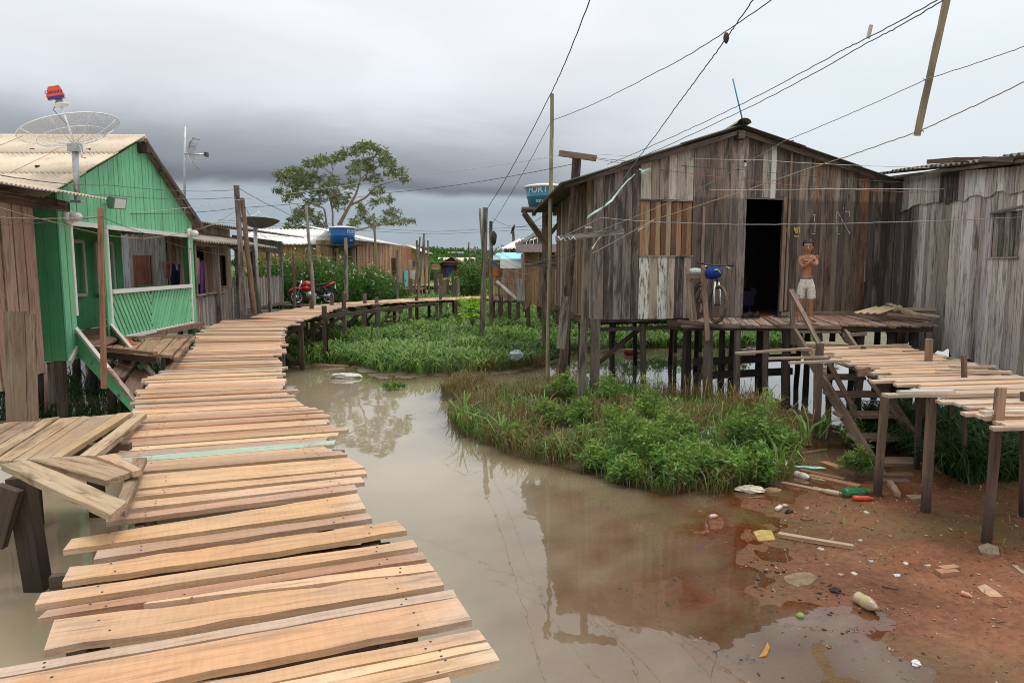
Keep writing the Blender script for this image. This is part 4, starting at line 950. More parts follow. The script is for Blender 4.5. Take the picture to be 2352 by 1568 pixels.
# ================================================================ BIG GREY PLANK HOUSE
HZ = 1.50
A = PY(1362, 610, 12.7); B = PY(2049, 610, 14.2); A.z = B.z = 0
hd = (B - A).normalized(); hn = V((hd.y, -hd.x, 0)); HL = (B - A).length; BK = V((-.28, 6.1, 0))
mh = empty('plank_house', (4.6, 15.5, 0), 'big weathered grey-brown plank house on stilts with a low gable and dark open doorway', 'house')
hs = lambda u, v=600: on_wall(u, v, A, B)[0]
hz_ = lambda u, v: on_wall(u, v, A, B)[1]
def H3(s, z, off=0.0): return V((A.x, A.y, 0)) + hd * s + UP * z + hn * off
s_r = hs(1706, 300); z_r = hz_(1706, 298)
ht = lerp_pts([(0, hz_(1365, 402)), (s_r, z_r), (HL, hz_(2047, 412))])
w0, w1, wz0, wz1 = hs(1468), hs(1588), hz_(1528, 588), hz_(1528, 460)
d0, d1, dz1 = hs(1710), hs(1792), hz_(1750, 456)
s_t = hs(1592); s_or = hs(1976); s_pale = hs(2010)
DK = [(.085, .064, .053), (.13, .10, .08), (.20, .16, .13), (.10, .077, .062), (.25, .205, .17), (.07, .056, .048)]
MD = [(.25, .18, .135), (.33, .26, .205), (.16, .115, .088), (.44, .37, .31), (.28, .175, .115), (.20, .16, .13), (.36, .28, .22)]
PL = [(.50, .42, .34), (.42, .34, .27), (.56, .48, .40), (.34, .265, .205)]
lowc = [((.64, .60, .54), 'flaked_paint'), ((.42, .33, .24), 'plank_wood'), ((.66, .63, .57), 'flaked_paint'), ((.50, .42, .33), 'plank_wood'), ((.12, .09, .075), 'old_wood'), ((.38, .31, .25), 'plank_wood')]
kk = [0]
def hcol(s, z):
    if w0 < s < w1:
        if z > wz1: return pick(PL, .1), 'silver_wood'
        c = lowc[kk[0] % 6]; kk[0] += 1; return jit(c[0], .05), c[1]
    if s < w0: return pick(DK, .12), 'old_wood'
    if abs(s - s_or) < .09: return (.40, .19, .10), 'tide_wood'
    if abs(s - s_pale) < .09: return (.44, .36, .29), 'tide_wood'
    return pick(MD, .14), 'tide_wood'
wall(mh, A, B, hn, HZ, ht, (.15, .22), hcol, openings=[(w0, w1, wz0, wz1), (d0, d1, HZ - .1, dz1)], cuts=(s_t,), gap=.006, seg=3, jag=.002)
sh = empty('shutter', H3((w0 + w1) / 2, (wz0 + wz1) / 2), None); sh.parent = mh; sh.matrix_parent_inverse = WM[mh.name].inverted()
SHC = [(.32, .18, .085), (.40, .28, .16), (.17, .085, .04), (.38, .25, .13), (.15, .075, .036), (.42, .30, .19), (.18, .09, .042), (.38, .22, .12), (.16, .08, .038)]
for k in range(10):
    a, b_ = w0 + (w1 - w0) * k / 10 + .004, w0 + (w1 - w0) * (k + 1) / 10 - .004; rec = -.02 if k % 2 else -.003
    prism('slat', (H3(a, wz0 + .01, rec), H3(a, wz1 - .01, rec), H3(b_, wz1 - .01, rec), H3(b_, wz0 + .01, rec)), hn, .02, 'plank_wood', sh, jit(SHC[k % 9], .06))
for z in (wz0, wz1): bar('ledge', H3(w0 - .02, z, .012), H3(w1 + .02, z, .012), .03, .03, hn, 'old_wood', mh, (.32, .26, .2))
a = hs(1775, 400); bar('white_board', H3(a, dz1 + .005, .022), H3(a, ht(a) - .08, .022), .105, .02, hn, 'white_paint', mh, (.68, .66, .62))
for u, v0, v1, w in ((1806, 322, 712, .05), (1611, 474, 730, .055), (1796, 452, 715, .07)):
    s = hs(u); bar('batten', H3(s, hz_(u, v1), .03), H3(s, hz_(u, v0), .03), w, .022, hn, 'plank_wood', mh, (.30, .215, .155))
bar('lintel', H3(d0 - .02, dz1 + .0, .012), H3(d1 + .04, dz1, .012), .035, .03, hn, 'old_wood', mh, (.2, .15, .11)); bar('base_board', H3(d1 + .05, HZ + .04, .025), H3(HL - .03, HZ + .04, .025), .08, .025, hn, 'plank_wood', mh, (.30, .22, .16))
# hand-painted marks: yellow house number, white dashed strokes
def stroke(pts, w, col, par):
    for (u0, v0), (u1, v1) in zip(pts, pts[1:]):
        bar('painted_mark', H3(hs(u0, v0), hz_(u0, v0), .0155), H3(hs(u1, v1), hz_(u1, v1), .0155), w, .003, hn, 'matte', par, col)
def zc(x, y): return (1550.4 + x * .27458, 344.5 + y * .27458)          # the close-up this lettering was read from
num = empty('house_number', H3(hs(1832), 2.9, .01), None); num.parent = mh; num.matrix_parent_inverse = WM[mh.name].inverted()
YEL = (.62, .44, .09)
for pts in ([(935, 695), (932, 655), (950, 680), (956, 645)], [(995, 645), (993, 672), (1010, 676)], [(1008, 650), (1008, 696)], [(1012, 655), (1023, 656), (1016, 672), (1025, 682), (1014, 695)], [(1031, 660), (1038, 648), (1038, 694)], [(990, 722), (1036, 722)]):
    stroke([zc(*q) for q in pts], .022, YEL, num)
CH = (.55, .55, .52)
for pts in ([(1148, 545), (1172, 540)], [(1165, 545), (1163, 600)], [(1168, 610), (1166, 690)], [(1140, 700), (1172, 702)], [(1350, 515), (1346, 580)], [(1345, 590), (1352, 610)], [(1348, 640), (1352, 690)], [(1352, 515), (1380, 560)], [(1385, 575), (1405, 605)], [(1412, 620), (1450, 690)], [(1455, 515), (1457, 560)], [(1420, 520), (1458, 515)], [(1405, 480), (1406, 494)], [(1355, 702), (1372, 703)], [(1456, 680), (1457, 705)], [(1585, 930), (1583, 1100)]):
    stroke([zc(*q) for q in pts], .013, CH, num)
# left side wall, other walls and floor
C0 = A + BK; D0 = B + BK
SIDE = [(.34, .23, .15), (.22, .165, .13), (.17, .13, .105), (.44, .33, .24), (.13, .105, .09), (.30, .19, .11)]
wall(mh, A, C0, (-1, 0, 0), lambda s: HZ - .02 + .05 * math.sin(s * 2.1), lambda s: ht(0) - .02, (.14, .20), lambda s, z: (pick(SIDE, .1), 'old_wood' if R.random() < .5 else 'plank_wood'), openings=[(2.2, 3.1, 2.2, 3.3)], gap=.008)
bar('shutter_panel', A + BK * .36 + V((.03, 0, 2.75)), A + BK * .51 + V((.03, 0, 2.75)), 1.1, .03, (-1, 0, 0), 'plank_wood', mh, (.26, .15, .08))
wall(mh, C0, D0, (0, 1, 0), HZ, lambda s: ht(min(s, HL)) - .05, (.3, .4), lambda s, z: (pick(DK), 'old_wood')); wall(mh, B, D0, (1, 0, 0), HZ, ht(HL) - .02, (.3, .4), lambda s, z: (pick(DK), 'old_wood'))
def slab(name, z0, z1, ins, mat, col=None):
    q = [H3(ins, z1, -ins), H3(HL - ins, z1, -ins), H3(HL - ins, z1) + BK * .985, H3(ins, z1) + BK * .985]
    return prism(name, (q[0], q[1], q[2], q[3]), UP, z1 - z0, mat, mh, col)
slab('floor', HZ - .06, HZ - .004, .03, 'old_wood', (.10, .075, .06)); q = [H3(d0 + .01, HZ + .005, .0), H3(d1 - .01, HZ + .005, .0), H3(d1 + .5, HZ + .005, -2.2), H3(d0 - .3, HZ + .005, -2.2)]
prism('floor_covering', q, UP, .008, 'red_floor', mh)
prism('inner_partition', (H3(.5, HZ, -2.3), H3(.5, 3.9, -2.3), H3(HL - .4, 3.9, -2.3), H3(HL - .4, HZ, -2.3)), hn, .03, 'interior_dark', mh)  # partition coloured near-black so the doorway looks unlit
for f in (0, .5, 1): P = H3(0, 0).lerp(H3(HL, 0), f); bar('floor_beam', V((P.x, P.y, HZ - .12)) - hn * .06, V((P.x, P.y, HZ - .12)) + BK * .97, .10, .07, (1, 0, 0), 'pile_wood', mh, BRN[0])
for j in (.02, .26, .5, .74, .97): P = H3(.05, HZ - .20) + BK * j - hn * .05; Q = H3(HL - .05, HZ - .20) + BK * j - hn * .05; bar('floor_beam', P, Q, .09, .07, UP, 'pile_wood', mh, BRN[2])
# roof
rg = PY(1706, 291, H3(s_r, 0).y - .33); e1 = PY(1299, 418, 12.3); e2 = PY(2096, 424, 13.95); BKr = BK * 1.1
hr = empty('roof', rg, None); hr.parent = mh; hr.matrix_parent_inverse = WM[mh.name].inverted()
sheet_roof(hr, rg, BKr, e1 - rg, 6, 3, 'corr_dark', pitch=.17, amp=.022); sheet_roof(hr, rg, BKr, e2 - rg, 6, 3, 'corr_dark', pitch=.17, amp=.022)
vs_, fs = [], []
for j in range(2):
    for k in range(7): a = math.pi * k / 6; vs_.append(V((.13 * math.cos(a), j * 6.8 - .1, .05 + .09 * math.sin(a))))
fs = [(k, k + 1, k + 8, k + 7) for k in range(6)]
mesh_ob('ridge_cap', vs_, fs, 'corr_grey', hr, None, True, Matrix.Translation(rg)); box('ridge_beam_end', rg + V((0, .12, -.14)), (.12, .2, .14), 'old_wood', hr, (.13, .09, .065))
for e_ in (e1, e2): bar('rafter', rg + V((0, .14, -.07)), e_ + V((0, .14, -.04)), .09, .04, hn, 'old_wood', hr, (.14, .10, .075))
bar('eave_board', H3(HL - .75, ht(HL - .75) - .12, .05), H3(HL + .2, ht(HL) - .16, .05), .10, .03, hn, 'silver_wood', hr, (.30, .25, .2))
# stilts
for j, f in enumerate((.015, .32, .64, .98)):
    for k in range(8):
        if j and (k + j) % 3 == 0: continue
        s = .08 + (HL - .2) * k / 7 + (R.uniform(-.22, .22) if 0 < k < 7 else 0); P = H3(s, 0) + BK * f - hn * .08
        log('stilt', (P.x + R.uniform(-.06, .06), P.y, -.6), (P.x, P.y, HZ - .1), R.uniform(.045, .068), R.uniform(.045, .065), 'pile_wood', mh, pick([(.075, .055, .045), (.10, .075, .06), (.06, .047, .04)]))
P = H3(.05, 0, .03); bar('corner_post', (P.x, P.y, -.5), (P.x, P.y, HZ + .02), .16, .10, hn, 'pile_wood', mh, (.20, .155, .12))
a, b_ = PY(1370, 838, 13.4), PY(1488, 738, 13.6); bar('brace', a, b_, .09, .04, hn, 'pile_wood', mh, (.17, .11, .075))
for z, x0, x1 in ((.72, 1598, 1835), (.45, 1598, 1825)): bar('under_beam', PY(x0, 700, 12.6).xy.to_3d() + UP * z, PY(x1, 700, 12.9).xy.to_3d() + UP * (z + .05), .13, .09, hn, 'pile_wood', mh, (.05, .038, .032))
# faint living room inside the door
ac = empty('armchair', H3((d0 + d1) / 2 + .2, HZ, -1.2), 'dark armchair in the gloom behind the open doorway', 'armchair')
P = H3((d0 + d1) / 2 + .25, HZ + .01, -1.35)
box('seat', P + UP * .27, (.62, .6, .36), 'cloth', ac, (.03, .035, .07), bev=.05); box('backrest', P + V((0, .28, .58)), (.62, .14, .5), 'cloth', ac, (.05, .04, .04), bev=.04)
for s in (-1, 1): box('armrest', P + V((.31 * s, .02, .42)), (.12, .56, .2), 'cloth', ac, (.04, .035, .04), bev=.03); box('leg', P + V((.25 * s, -.2, .04)), (.05, .05, .09), 'old_wood', ac, (.05, .04, .03))
# rod on the gable
o = tube('antenna_rod', [H3(s_r + .02, z_r - .14, .10), PY(1683, 181, H3(s_r, 0).y - .2)], [.014, .012], 'matte', None, (.06, .22, .34), n=6); tag(o, 'thin blue rod leaning above the gable peak of the big plank house', 'rod')
P = H3(hs(1708, 380), hz_(1708, 374), .05); o = empty('bare_bulb', P, 'bare light bulb hanging on the wall above the open doorway', 'light bulb'); lathe('socket', [(.018, 0), (.02, .05), (.012, .06)], 'dark_metal', o, None, Matrix.Translation(P)); lathe('bulb', [(.012, 0), (.03, -.03), (.034, -.055), (.02, -.08), (.002, -.088)], 'lamp_glass', o, None, Matrix.Translation(P))
# ================================================================ FRONT DECK AND STAIR OF THE BIG HOUSE
dk = empty('front_deck', (5.5, 12.4, 0), 'worn brown plank deck on stilts in front of the big plank house', 'deck')
f0, f1 = PZ(1583, 742, HZ), PZ(2152, 747, HZ)
sts = []
for f in (0, .25, .5, .75, 1.0):
    L_ = H3(s_t - .05 + (HL - s_t - .1) * f, HZ, .035); Rr = f0.lerp(f1, f); sts.append(((L_.x, L_.y, HZ), (Rr.x, Rr.y, HZ)))
DKC = [(.25, .175, .125), (.30, .215, .155), (.22, .155, .115), (.33, .25, .19), (.28, .16, .115)]
lay(sts, dk, lambda x, y, z: V((x, y, z)), (.10, .15), 'plank_wood', lambda k: pick(DKC, .12), over=.03, thick=.03, gap=.012, seg=2)
bar('edge_beam', f0 + V((-.05, .12, -.08)), f1 + V((0, .12, -.08)), .10, .07, hn, 'pile_wood', dk, (.11, .08, .06)); bar('edge_beam', f0 + V((-.2, .8, -.08)), f1 + V((0, 1.1, -.08)), .10, .07, hn, 'pile_wood', dk, BRN[0])
bar('edge_board', f0 + V((-.15, -.03, -.05)), f0.lerp(f1, .62) + V((0, -.03, -.05)), .05, .03, hn, 'plank_wood', dk, (.22, .16, .12))
for u, r_, zb in ((1632, .085, -.3), (1700, .06, -.5), (1768, .055, -.5), (1815, .08, -.4), (1890, .06, -.3), (1985, .065, -.2), (2058, .07, -.1), (2110, .08, -.1)):
    P = PZ(u, 744, HZ); log('stilt', (P.x + R.uniform(-.05, .05), P.y + .12, zb), (P.x, P.y + .12, HZ - .12), r_ * 1.05, r_, 'pile_wood', dk, pick([(.16, .125, .10), (.08, .06, .05), (.11, .085, .068)]))
for u in (1600, 1690, 1780, 1900, 2010, 2110):
    P = PZ(u, 738, HZ); log('stilt', (P.x, P.y + .75, -.5), (P.x, P.y + .75, HZ - .1), .06, .055, 'pile_wood', dk, pick([(.08, .06, .05), (.07, .055, .045)]))
P = PZ(2140, 744, HZ); bar('stilt', (P.x, P.y + .1, -.1), (P.x, P.y + .1, HZ - .1), .09, .06, (0, -1, 0), 'silver_wood', dk, (.33, .29, .25))
st = empty('stair', (5, 9.8, 0), 'long rough timber stair going down from the front deck to the mud', 'stair')
T = [(1832, 1939, 759), (1847, 1950, 790), (1866, 1968, 826), (1890, 1990, 866), (1908, 2020, 906), (1932, 2053, 954), (1965, 2085, 1006), (2003, 2122, 1064)]
tr_ = []
for k, (u0, u1, v) in enumerate(T):
    Yk = 11.72 - .49 * k; a, b_ = PY(u0, v, Yk), PY(u1, v, Yk); tr_.append((a, b_))
    prism('step', (a + V((0, .26, .012)), b_ + V((0, .26, .012)), b_, a), UP, .045, 'plank_wood' if k else 'deck_wood', st, jit((.42, .30, .21) if k < 2 else (.30, .20, .14), .1), seg=3, jag=.004)
for i, off in ((0, -.03), (1, .03)):
    a = tr_[0][i] + V((off, .25, .06)); b_ = tr_[7][i] + V((off, -.35, -.12)); bar('stringer', a, b_, .17, .05, (1, 0, 0), 'plank_wood', st, (.19, .13, .095), seg=4, jag=.004)
bar('handrail', PY(1816, 666, 11.75), PY(1963, 945, 9.55), .065, .045, (0, -1, .3), 'plank_wood', st, (.23, .16, .12)); bar('rail_post', PY(1822, 790, 11.72), PY(1819, 664, 11.75), .07, .06, (0, -1, 0), 'plank_wood', st, (.24, .18, .135))
for (u0, v0, u1, v1, Yk, w) in ((1874, 1012, 1883, 788, 9.75, .09), (1958, 1010, 1961, 930, 9.3, .07)): bar('rail_post', PY(u0, v0, Yk), PY(u1, v1, Yk), w, w * .8, (0, -1, 0), 'pile_wood', st, (.24, .17, .125))
bar('ledger', PY(1935, 770, 11.6), PY(1990, 766, 11.6), .06, .04, (0, -1, 0), 'plank_wood', st, (.27, .2, .15))
# bike stand: two posts and a cross piece at the deck's left end
bs = empty('deck_rail', PZ(1600, 742, HZ), 'little railing of two posts and one cross board by the bicycle', 'railing')
for (u0, v0, u1, v1, Yk, w, c) in ((1588, 738, 1578, 612, 12.0, .06, (.34, .25, .18)), (1625, 782, 1615, 613, 11.72, .075, (.33, .20, .125)), (1598, 740, 1585, 625, 12.1, .05, (.36, .26, .18))): bar('post', PY(u0, v0, Yk), PY(u1, v1, Yk), w, w * .7, (0, -1, 0), 'plank_wood', bs, c)
bar('cross_board', PY(1576, 634, 11.95), PY(1622, 634, 11.72), .075, .04, (0, -1, 0), 'plank_wood', bs, (.22, .15, .10)); bar('outrigger', PY(1555, 737, 11.9), PY(1660, 748, 11.75), .06, .05, UP, 'pile_wood', bs, (.16, .11, .085))
# boards piled at the far end of the deck
def pile_board(name, u0, v0, Y0, u1, v1, Y1, w, t, col, label, up=(0, -.6, 1), mat='plank_wood'):
    o = bar(name, PY(u0, v0, Y0), PY(u1, v1, Y1), w, t, up, mat, None, col, seg=3, jag=.004); return tag(o, label, 'board', 'boards piled on the deck')
nm = ('leftmost', 'second', 'third', 'rightmost')
for k in range(4): pile_board('lath', 1966 + 16 * k, 719 + k * .3, 12.4 - .08 * k, 2015 + 18 * k, 705 - k * .8, 13.0 - .08 * k, .055, .02, jit((.55, .42, .27), .06), nm[k] + ' of four pale laths leaning on the board pile', mat='deck_wood')
pile_board('board', 2040, 700, 12.9, 2110, 726, 12.0, .10, .07, (.44, .34, .23), 'thick broken pale beam crossing over the board pile on the deck'); pile_board('board', 2060, 712, 12.5, 2150, 713, 12.2, .10, .05, (.26, .19, .14), 'horizontal brown board sticking out of the pile beside the silver house'); pile_board('board', 2035, 716, 12.6, 2072, 714, 12.5, .10, .09, (.33, .2, .12), 'short stubby reddish block in the board pile on the deck')
pile_board('board', 2000, 719, 12.5, 2140, 733, 12.0, .09, .04, (.20, .145, .11), 'long dark board under the pile at the end of the deck'); pile_board('board', 2105, 722, 12.2, 2158, 728, 11.9, .07, .03, (.36, .29, .22), 'thin grey splintered board at the tip of the deck pile')
# shoes by the door
def shoe(u, v, ang, label):
    P = PZ(u, v, HZ + .0); o = empty('sneaker', P, label, 'shoe', 'dark shoes by the doorway'); m_ = Matrix.Translation(P) @ Matrix.Rotation(ang, 4, 'Z')
    vs_, fs = [], []; prof = [(-.13, .035, .085), (-.10, .045, .11), (-.03, .043, .10), (.03, .045, .075), (.09, .05, .055), (.13, .035, .045)]
    for x, hw, h in prof:
        for k in range(8): a = math.pi * k / 7; vs_.append((x, hw * math.cos(a), .018 + h * math.sin(a)))
    for i in range(5):
        for k in range(7): fs.append((8 * i + k, 8 * i + k + 1, 8 * i + 9 + k, 8 * i + 8 + k))
        fs.append((8 * i + 7, 8 * i, 8 * i + 8, 8 * i + 15))
    fs += [tuple(range(8)), tuple(range(47, 39, -1))]
    mesh_ob('upper', vs_, fs, 'cloth', o, (.025, .024, .024), True, m_); mesh_ob('sole', [(x, s * (hw + .004), z) for z in (0, .022) for x, hw, h in prof for s in (-1, 1)], [(0, 1, 13, 12), (10, 11, 23, 22)] + [(2 * i, 2 * i + 2, 2 * i + 14, 2 * i + 12) for i in range(5)] + [(2 * i + 1, 2 * i + 13, 2 * i + 15, 2 * i + 3) for i in range(5)] + [(2 * i + 12, 2 * i + 14, 2 * i + 15, 2 * i + 13) for i in range(5)] + [(2 * i, 2 * i + 1, 2 * i + 3, 2 * i + 2) for i in range(5)], 'plastic', o, (.09, .08, .07), False, m_)
shoe(1716, 731, -2.6, 'left dark sneaker left on the deck by the doorway'); shoe(1737, 730.5, -2.2, 'right dark sneaker left on the deck by the doorway')
sandal(1788, 729, HZ, .3, (.05, .07, .05), (.04, .06, .04), 'dark flip-flop on the deck between the doorway and the boy'); sandal(1801, 730, HZ, .0, (.05, .07, .05), (.04, .06, .04), 'dark flip-flop on the deck nearest to the boy')
# ================================================================ SILVER PLANK HOUSE ON THE RIGHT
S0 = PY(2046, 610, 14.35); S1 = PY(2352, 610, 10.05); S0.z = S1.z = 0; S1 = S0 + (S1 - S0) * 1.62
rd = (S1 - S0).normalized(); rn = V((rd.y, -rd.x, 0)); rn = rn if rn.x < 0 else -rn; RL = (S1 - S0).length
rh = empty('silver_house', (9, 11, 0), 'silver-grey ragged plank house on the right with a patched roof edge', 'house')
rs = lambda u, v=600: on_wall(u, v, S0, S1)[0]; rz = lambda u, v: on_wall(u, v, S0, S1)[1]
def R3(s, z, off=0.0): return V((S0.x, S0.y, 0)) + rd * s + UP * z + rn * off
SIL = [(.56, .51, .47), (.64, .60, .56), (.46, .41, .37), (.68, .64, .60), (.52, .45, .39), (.36, .31, .27)]
rbot = {}
def rb(s):
    k = int(s * 3.1)
    if k not in rbot: rbot[k] = R.uniform(.85, 1.15) if s < 1.4 else R.uniform(.80, 1.28)
    return rbot[k]
ww = (rs(2273), rs(2338), rz(2300, 592), rz(2300, 488))
def rcol(s, z):
    if s < 1.1: return pick([(.13, .105, .088), (.22, .18, .155), (.09, .072, .06)], .15), 'silver_wood'  # boards darkened in colour for the shaded gap beside the plank house
    return pick(SIL, .1), 'silver_wood'
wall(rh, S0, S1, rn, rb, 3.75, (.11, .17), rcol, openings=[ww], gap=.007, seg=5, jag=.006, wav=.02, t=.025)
rt_ = lerp_pts([(0, 4.32), (3.9, 3.97), (RL, 3.75)])
def ucol(s, z): return ((.06, .048, .04), 'old_wood') if rs(2149) < s < rs(2195) else rcol(s + .6, z)  # near-black boards stand in for the shade of an opening
rlow = {}
def ub(s):
    k = int(s * 4)
    if k not in rlow: rlow[k] = 3.62 + R.uniform(-.06, .06)
    return rlow[k]
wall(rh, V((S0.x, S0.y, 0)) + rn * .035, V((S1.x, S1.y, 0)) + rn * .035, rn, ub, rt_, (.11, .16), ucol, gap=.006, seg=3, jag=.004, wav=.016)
wp = empty('window_shutter', R3((ww[0] + ww[1]) / 2, 2.9), None); wp.parent = rh; wp.matrix_parent_inverse = WM[rh.name].inverted()
for k in range(5):
    a, b_ = ww[0] + (ww[1] - ww[0]) * k / 5 + .004, ww[0] + (ww[1] - ww[0]) * (k + 1) / 5 - .004
    prism('slat', (R3(a, ww[2], -.02), R3(a, ww[3], -.02), R3(b_, ww[3], -.02), R3(b_, ww[2], -.02)), rn, .02, 'old_wood', wp, jit([(.26, .22, .18), (.10, .085, .075)][k % 2], .1))
bar('ledge', R3(ww[0] - .03, ww[3] + .01, .02), R3(ww[1] + .03, ww[3] + .05, .02), .03, .03, rn, 'silver_wood', rh, (.2, .17, .14)); bar('ledge', R3(ww[0] - .03, ww[2], .02), R3(ww[1] + .03, ww[2], .02), .025, .03, rn, 'silver_wood', rh, (.35, .3, .26))
rr = empty('roof', R3(2, 4.2), None); rr.parent = rh; rr.matrix_parent_inverse = WM[rh.name].inverted()
o1 = R3(-.3, 4.42, .28); o2 = R3(RL, 3.86, .28)
for k, (f0_, f1_, m_) in enumerate(((0, .14, 'corr_dark'), (.10, .36, 'corr_grey'), (.33, .62, 'corr_grey'), (.6, 1.0, 'corr_grey'))):
    corr('roof_sheet', o1.lerp(o2, f0_) + UP * (.02 * (k % 2)), (o2 - o1) * (f1_ - f0_), V((4.5, -.3, .30 if k else .42)), m_, rr, .17, .024)
for k, (u0, v0, u1, v1) in enumerate(((2130, 372, 2200, 366), (2190, 367, 2290, 366), (2255, 366, 2330, 369))): bar('loose_batten', PY(u0, v0, 12.4 - k), PY(u1, v1, 12.0 - k), .07, .05, (0, -1, 0), 'old_wood', rr, (.12, .075, .05))
bar('eave_pole', R3(.2, 4.28, .2), R3(RL, 3.80, .2), .05, .05, UP, 'old_wood', rr, (.16, .12, .09))
for s in (.3, 1.4, 2.5, 3.3, 4.2, 5.2):
    for bk in (.12, 1.6): P = R3(s, 0, -bk); bar('stilt', (P.x, P.y, -.3), (P.x, P.y, 1.2), .2, .16, (-1, 0, 0), 'pile_wood', rh, pick([(.05, .04, .034), (.07, .055, .045)]))
q = [R3(0, 1.15, -.05), R3(RL, 1.15, -.05), R3(RL, 1.15, -4.5), R3(0, 1.15, -4.5)]; prism('floor', q, UP, .06, 'old_wood', rh, (.07, .055, .045))
wall(rh, S0, S0 + V((4.6, .3, 0)), (0, 1, 0), 1.0, lambda s: 4.3 + s * .2, (.3, .4), lambda s, z: (pick(DK), 'old_wood')); wall(rh, V((S0.x + 4.6, S0.y + .3, 0)), V((S1.x + 4.6, S1.y, 0)), (1, 0, 0), 1.0, 4.8, (.4, .5), lambda s, z: (pick(DK), 'old_wood'))
# ================================================================ BOARDWALK ON THE RIGHT
rw = empty('boardwalk', (5.3, 8.2, 0), 'short rough boardwalk of uneven pale planks on thin posts at the right', 'boardwalk')
RZ = 1.2
RS = [((1862, 797), (2070, 791)), ((1900, 812), (2090, 805)), ((1925, 826), (2150, 818)), ((1985, 840), (2215, 834)), ((2022, 858), (2275, 852)), ((2075, 880), (2350, 872)), ((2120, 900), (2420, 893)), ((2180, 920), (2500, 912)), ((2250, 945), (2580, 938)), ((2330, 985), (2700, 980))]
RTAN = [(.56, .37, .235), (.60, .41, .27), (.48, .34, .24), (.52, .40, .30), (.42, .29, .2), (.58, .36, .21)]
lay(RS, rw, lambda u, v: PZ(u, v, RZ), (.09, .15), 'deck_wood', lambda k: pick(RTAN, .12), over=.16, thick=.028, gap=.012, seg=4)
for (u0, v0, u1, v1, w, dz, c) in ((1693, 811, 1862, 800, .08, .02, (.34, .26, .2)), (1766, 823, 1900, 820, .05, .02, (.36, .29, .23)), (1814, 833, 1950, 828, .07, .03, (.40, .31, .24)), (2032, 908, 2360, 903, .11, .04, (.44, .33, .24)), (2065, 901, 2190, 899, .07, .07, (.55, .47, .42)), (2150, 849, 2323, 855, .06, .04, (.52, .42, .33)), (2180, 842, 2287, 842, .05, .035, (.46, .37, .29)), (1950, 796, 2086, 792, .05, .02, (.48, .38, .29)), (2255, 947, 2420, 944, .06, .05, (.62, .52, .42))):
    a, b_ = PZ(u0, v0, RZ + dz), PZ(u1, v1, RZ + dz); bar('long_plank', a, b_, w, .03, UP, 'deck_wood', rw, c, seg=5, jag=.006)
def rpost(u0, v0, u1, v1, w, col, deep=.4, mat='pile_wood'):
    w = w * .8
    P = PZ(u0, v0, .08); Q = PY(u1, v1, P.y); d = (P - Q).normalized(); bar('post', P + d * deep, Q, w, w * .75, (0, -1, 0), mat, rw, col, seg=4, jag=.003)
for a in ((2266, 1242, 2298, 893, .085, (.16, .10, .07)), (2126, 1168, 2141, 908, .095, (.19, .125, .09)), (2016, 1118, 2034, 902, .09, (.21, .14, .10)), (2106, 1065, 2112, 915, .07, (.12, .08, .06)), (2216, 1082, 2214, 816, .06, (.19, .13, .09)), (2127, 1010, 2134, 778, .10, (.34, .225, .14)), (1962, 960, 1984, 796, .085, (.15, .105, .08)), (2352, 1180, 2356, 900, .09, (.14, .09, .065)), (2180, 1005, 2185, 860, .06, (.12, .085, .065))): rpost(*a)
P = PZ(2298, 935, RZ); 
for (u0, v0, u1, v1) in ((1995, 858, 2190, 905), (1920, 830, 2080, 885), (2080, 800, 2290, 850), (2190, 905, 2360, 975), (2290, 850, 2520, 930)):
    a, b_ = PZ(u0, v0, RZ - .06), PZ(u1, v1, RZ - .06); bar('stringer', a, b_, .07, .04, UP, 'pile_wood', rw, (.27, .2, .15))
bar('splint', PY(2292, 990, PZ(2266, 1242, .08).y - .09), PY(2300, 890, PZ(2266, 1242, .08).y - .09), .075, .03, (0, -1, 0), 'plank_wood', rw, (.36, .22, .14)); bar('splint', PY(1972, 908, PZ(1962, 960, .08).y - .08), PY(1978, 862, PZ(1962, 960, .08).y - .08), .09, .03, (0, -1, 0), 'plank_wood', rw, (.32, .22, .17)); bar('splint', PY(1970, 856, 8.6), PY(1998, 852, 8.6), .10, .06, (0, -1, 0), 'plank_wood', rw, (.25, .16, .11))
for (u0, v0, u1, v1, Yk) in ((1995, 870, 2060, 960, 8.2),): bar('brace', PY(u0, v0, Yk), PY(u1, v1, Yk), .05, .03, (0, -1, 0), 'pile_wood', rw, (.2, .15, .11))
# ================================================================ THE BOY
BP = PZ(1848, 739.5, HZ); BM = Matrix.Translation(BP + UP * .004) @ Matrix.Rotation(-.36, 4, 'Z') @ Matrix.Scale(1.05, 4)
boy = empty('person', BP, 'shirtless boy in pale shorts standing on the deck with arms crossed over his chest', 'person')
mesh_ob('body', BODY[0], BODY[1], 'skin', boy, None, True, BM)
sv2 = [V((v.x * (1 + R.uniform(-.02, .02)), v.y * (1 + R.uniform(-.03, .03)), max(v.z, .372) + R.uniform(-.003, .003))) for v in SHORTS[0]]
mesh_ob('shorts', sv2, SHORTS[1], 'shorts_cloth', boy, None, True, BM)
hv, hf = blob_geo((0, .010, 1.305), (.092, .102, .092), 24, 16, .05)
keep = [v.z > 1.295 - (.022 if v.y > .02 else 0) - .5 * max(0, v.y - .02) and not (v.y < -.05 and v.z < 1.318) for v in hv]
hf = [f for f in hf if all(keep[i] for i in f)]
mesh_ob('hair', hv, hf, 'hair', boy, None, False, BM)
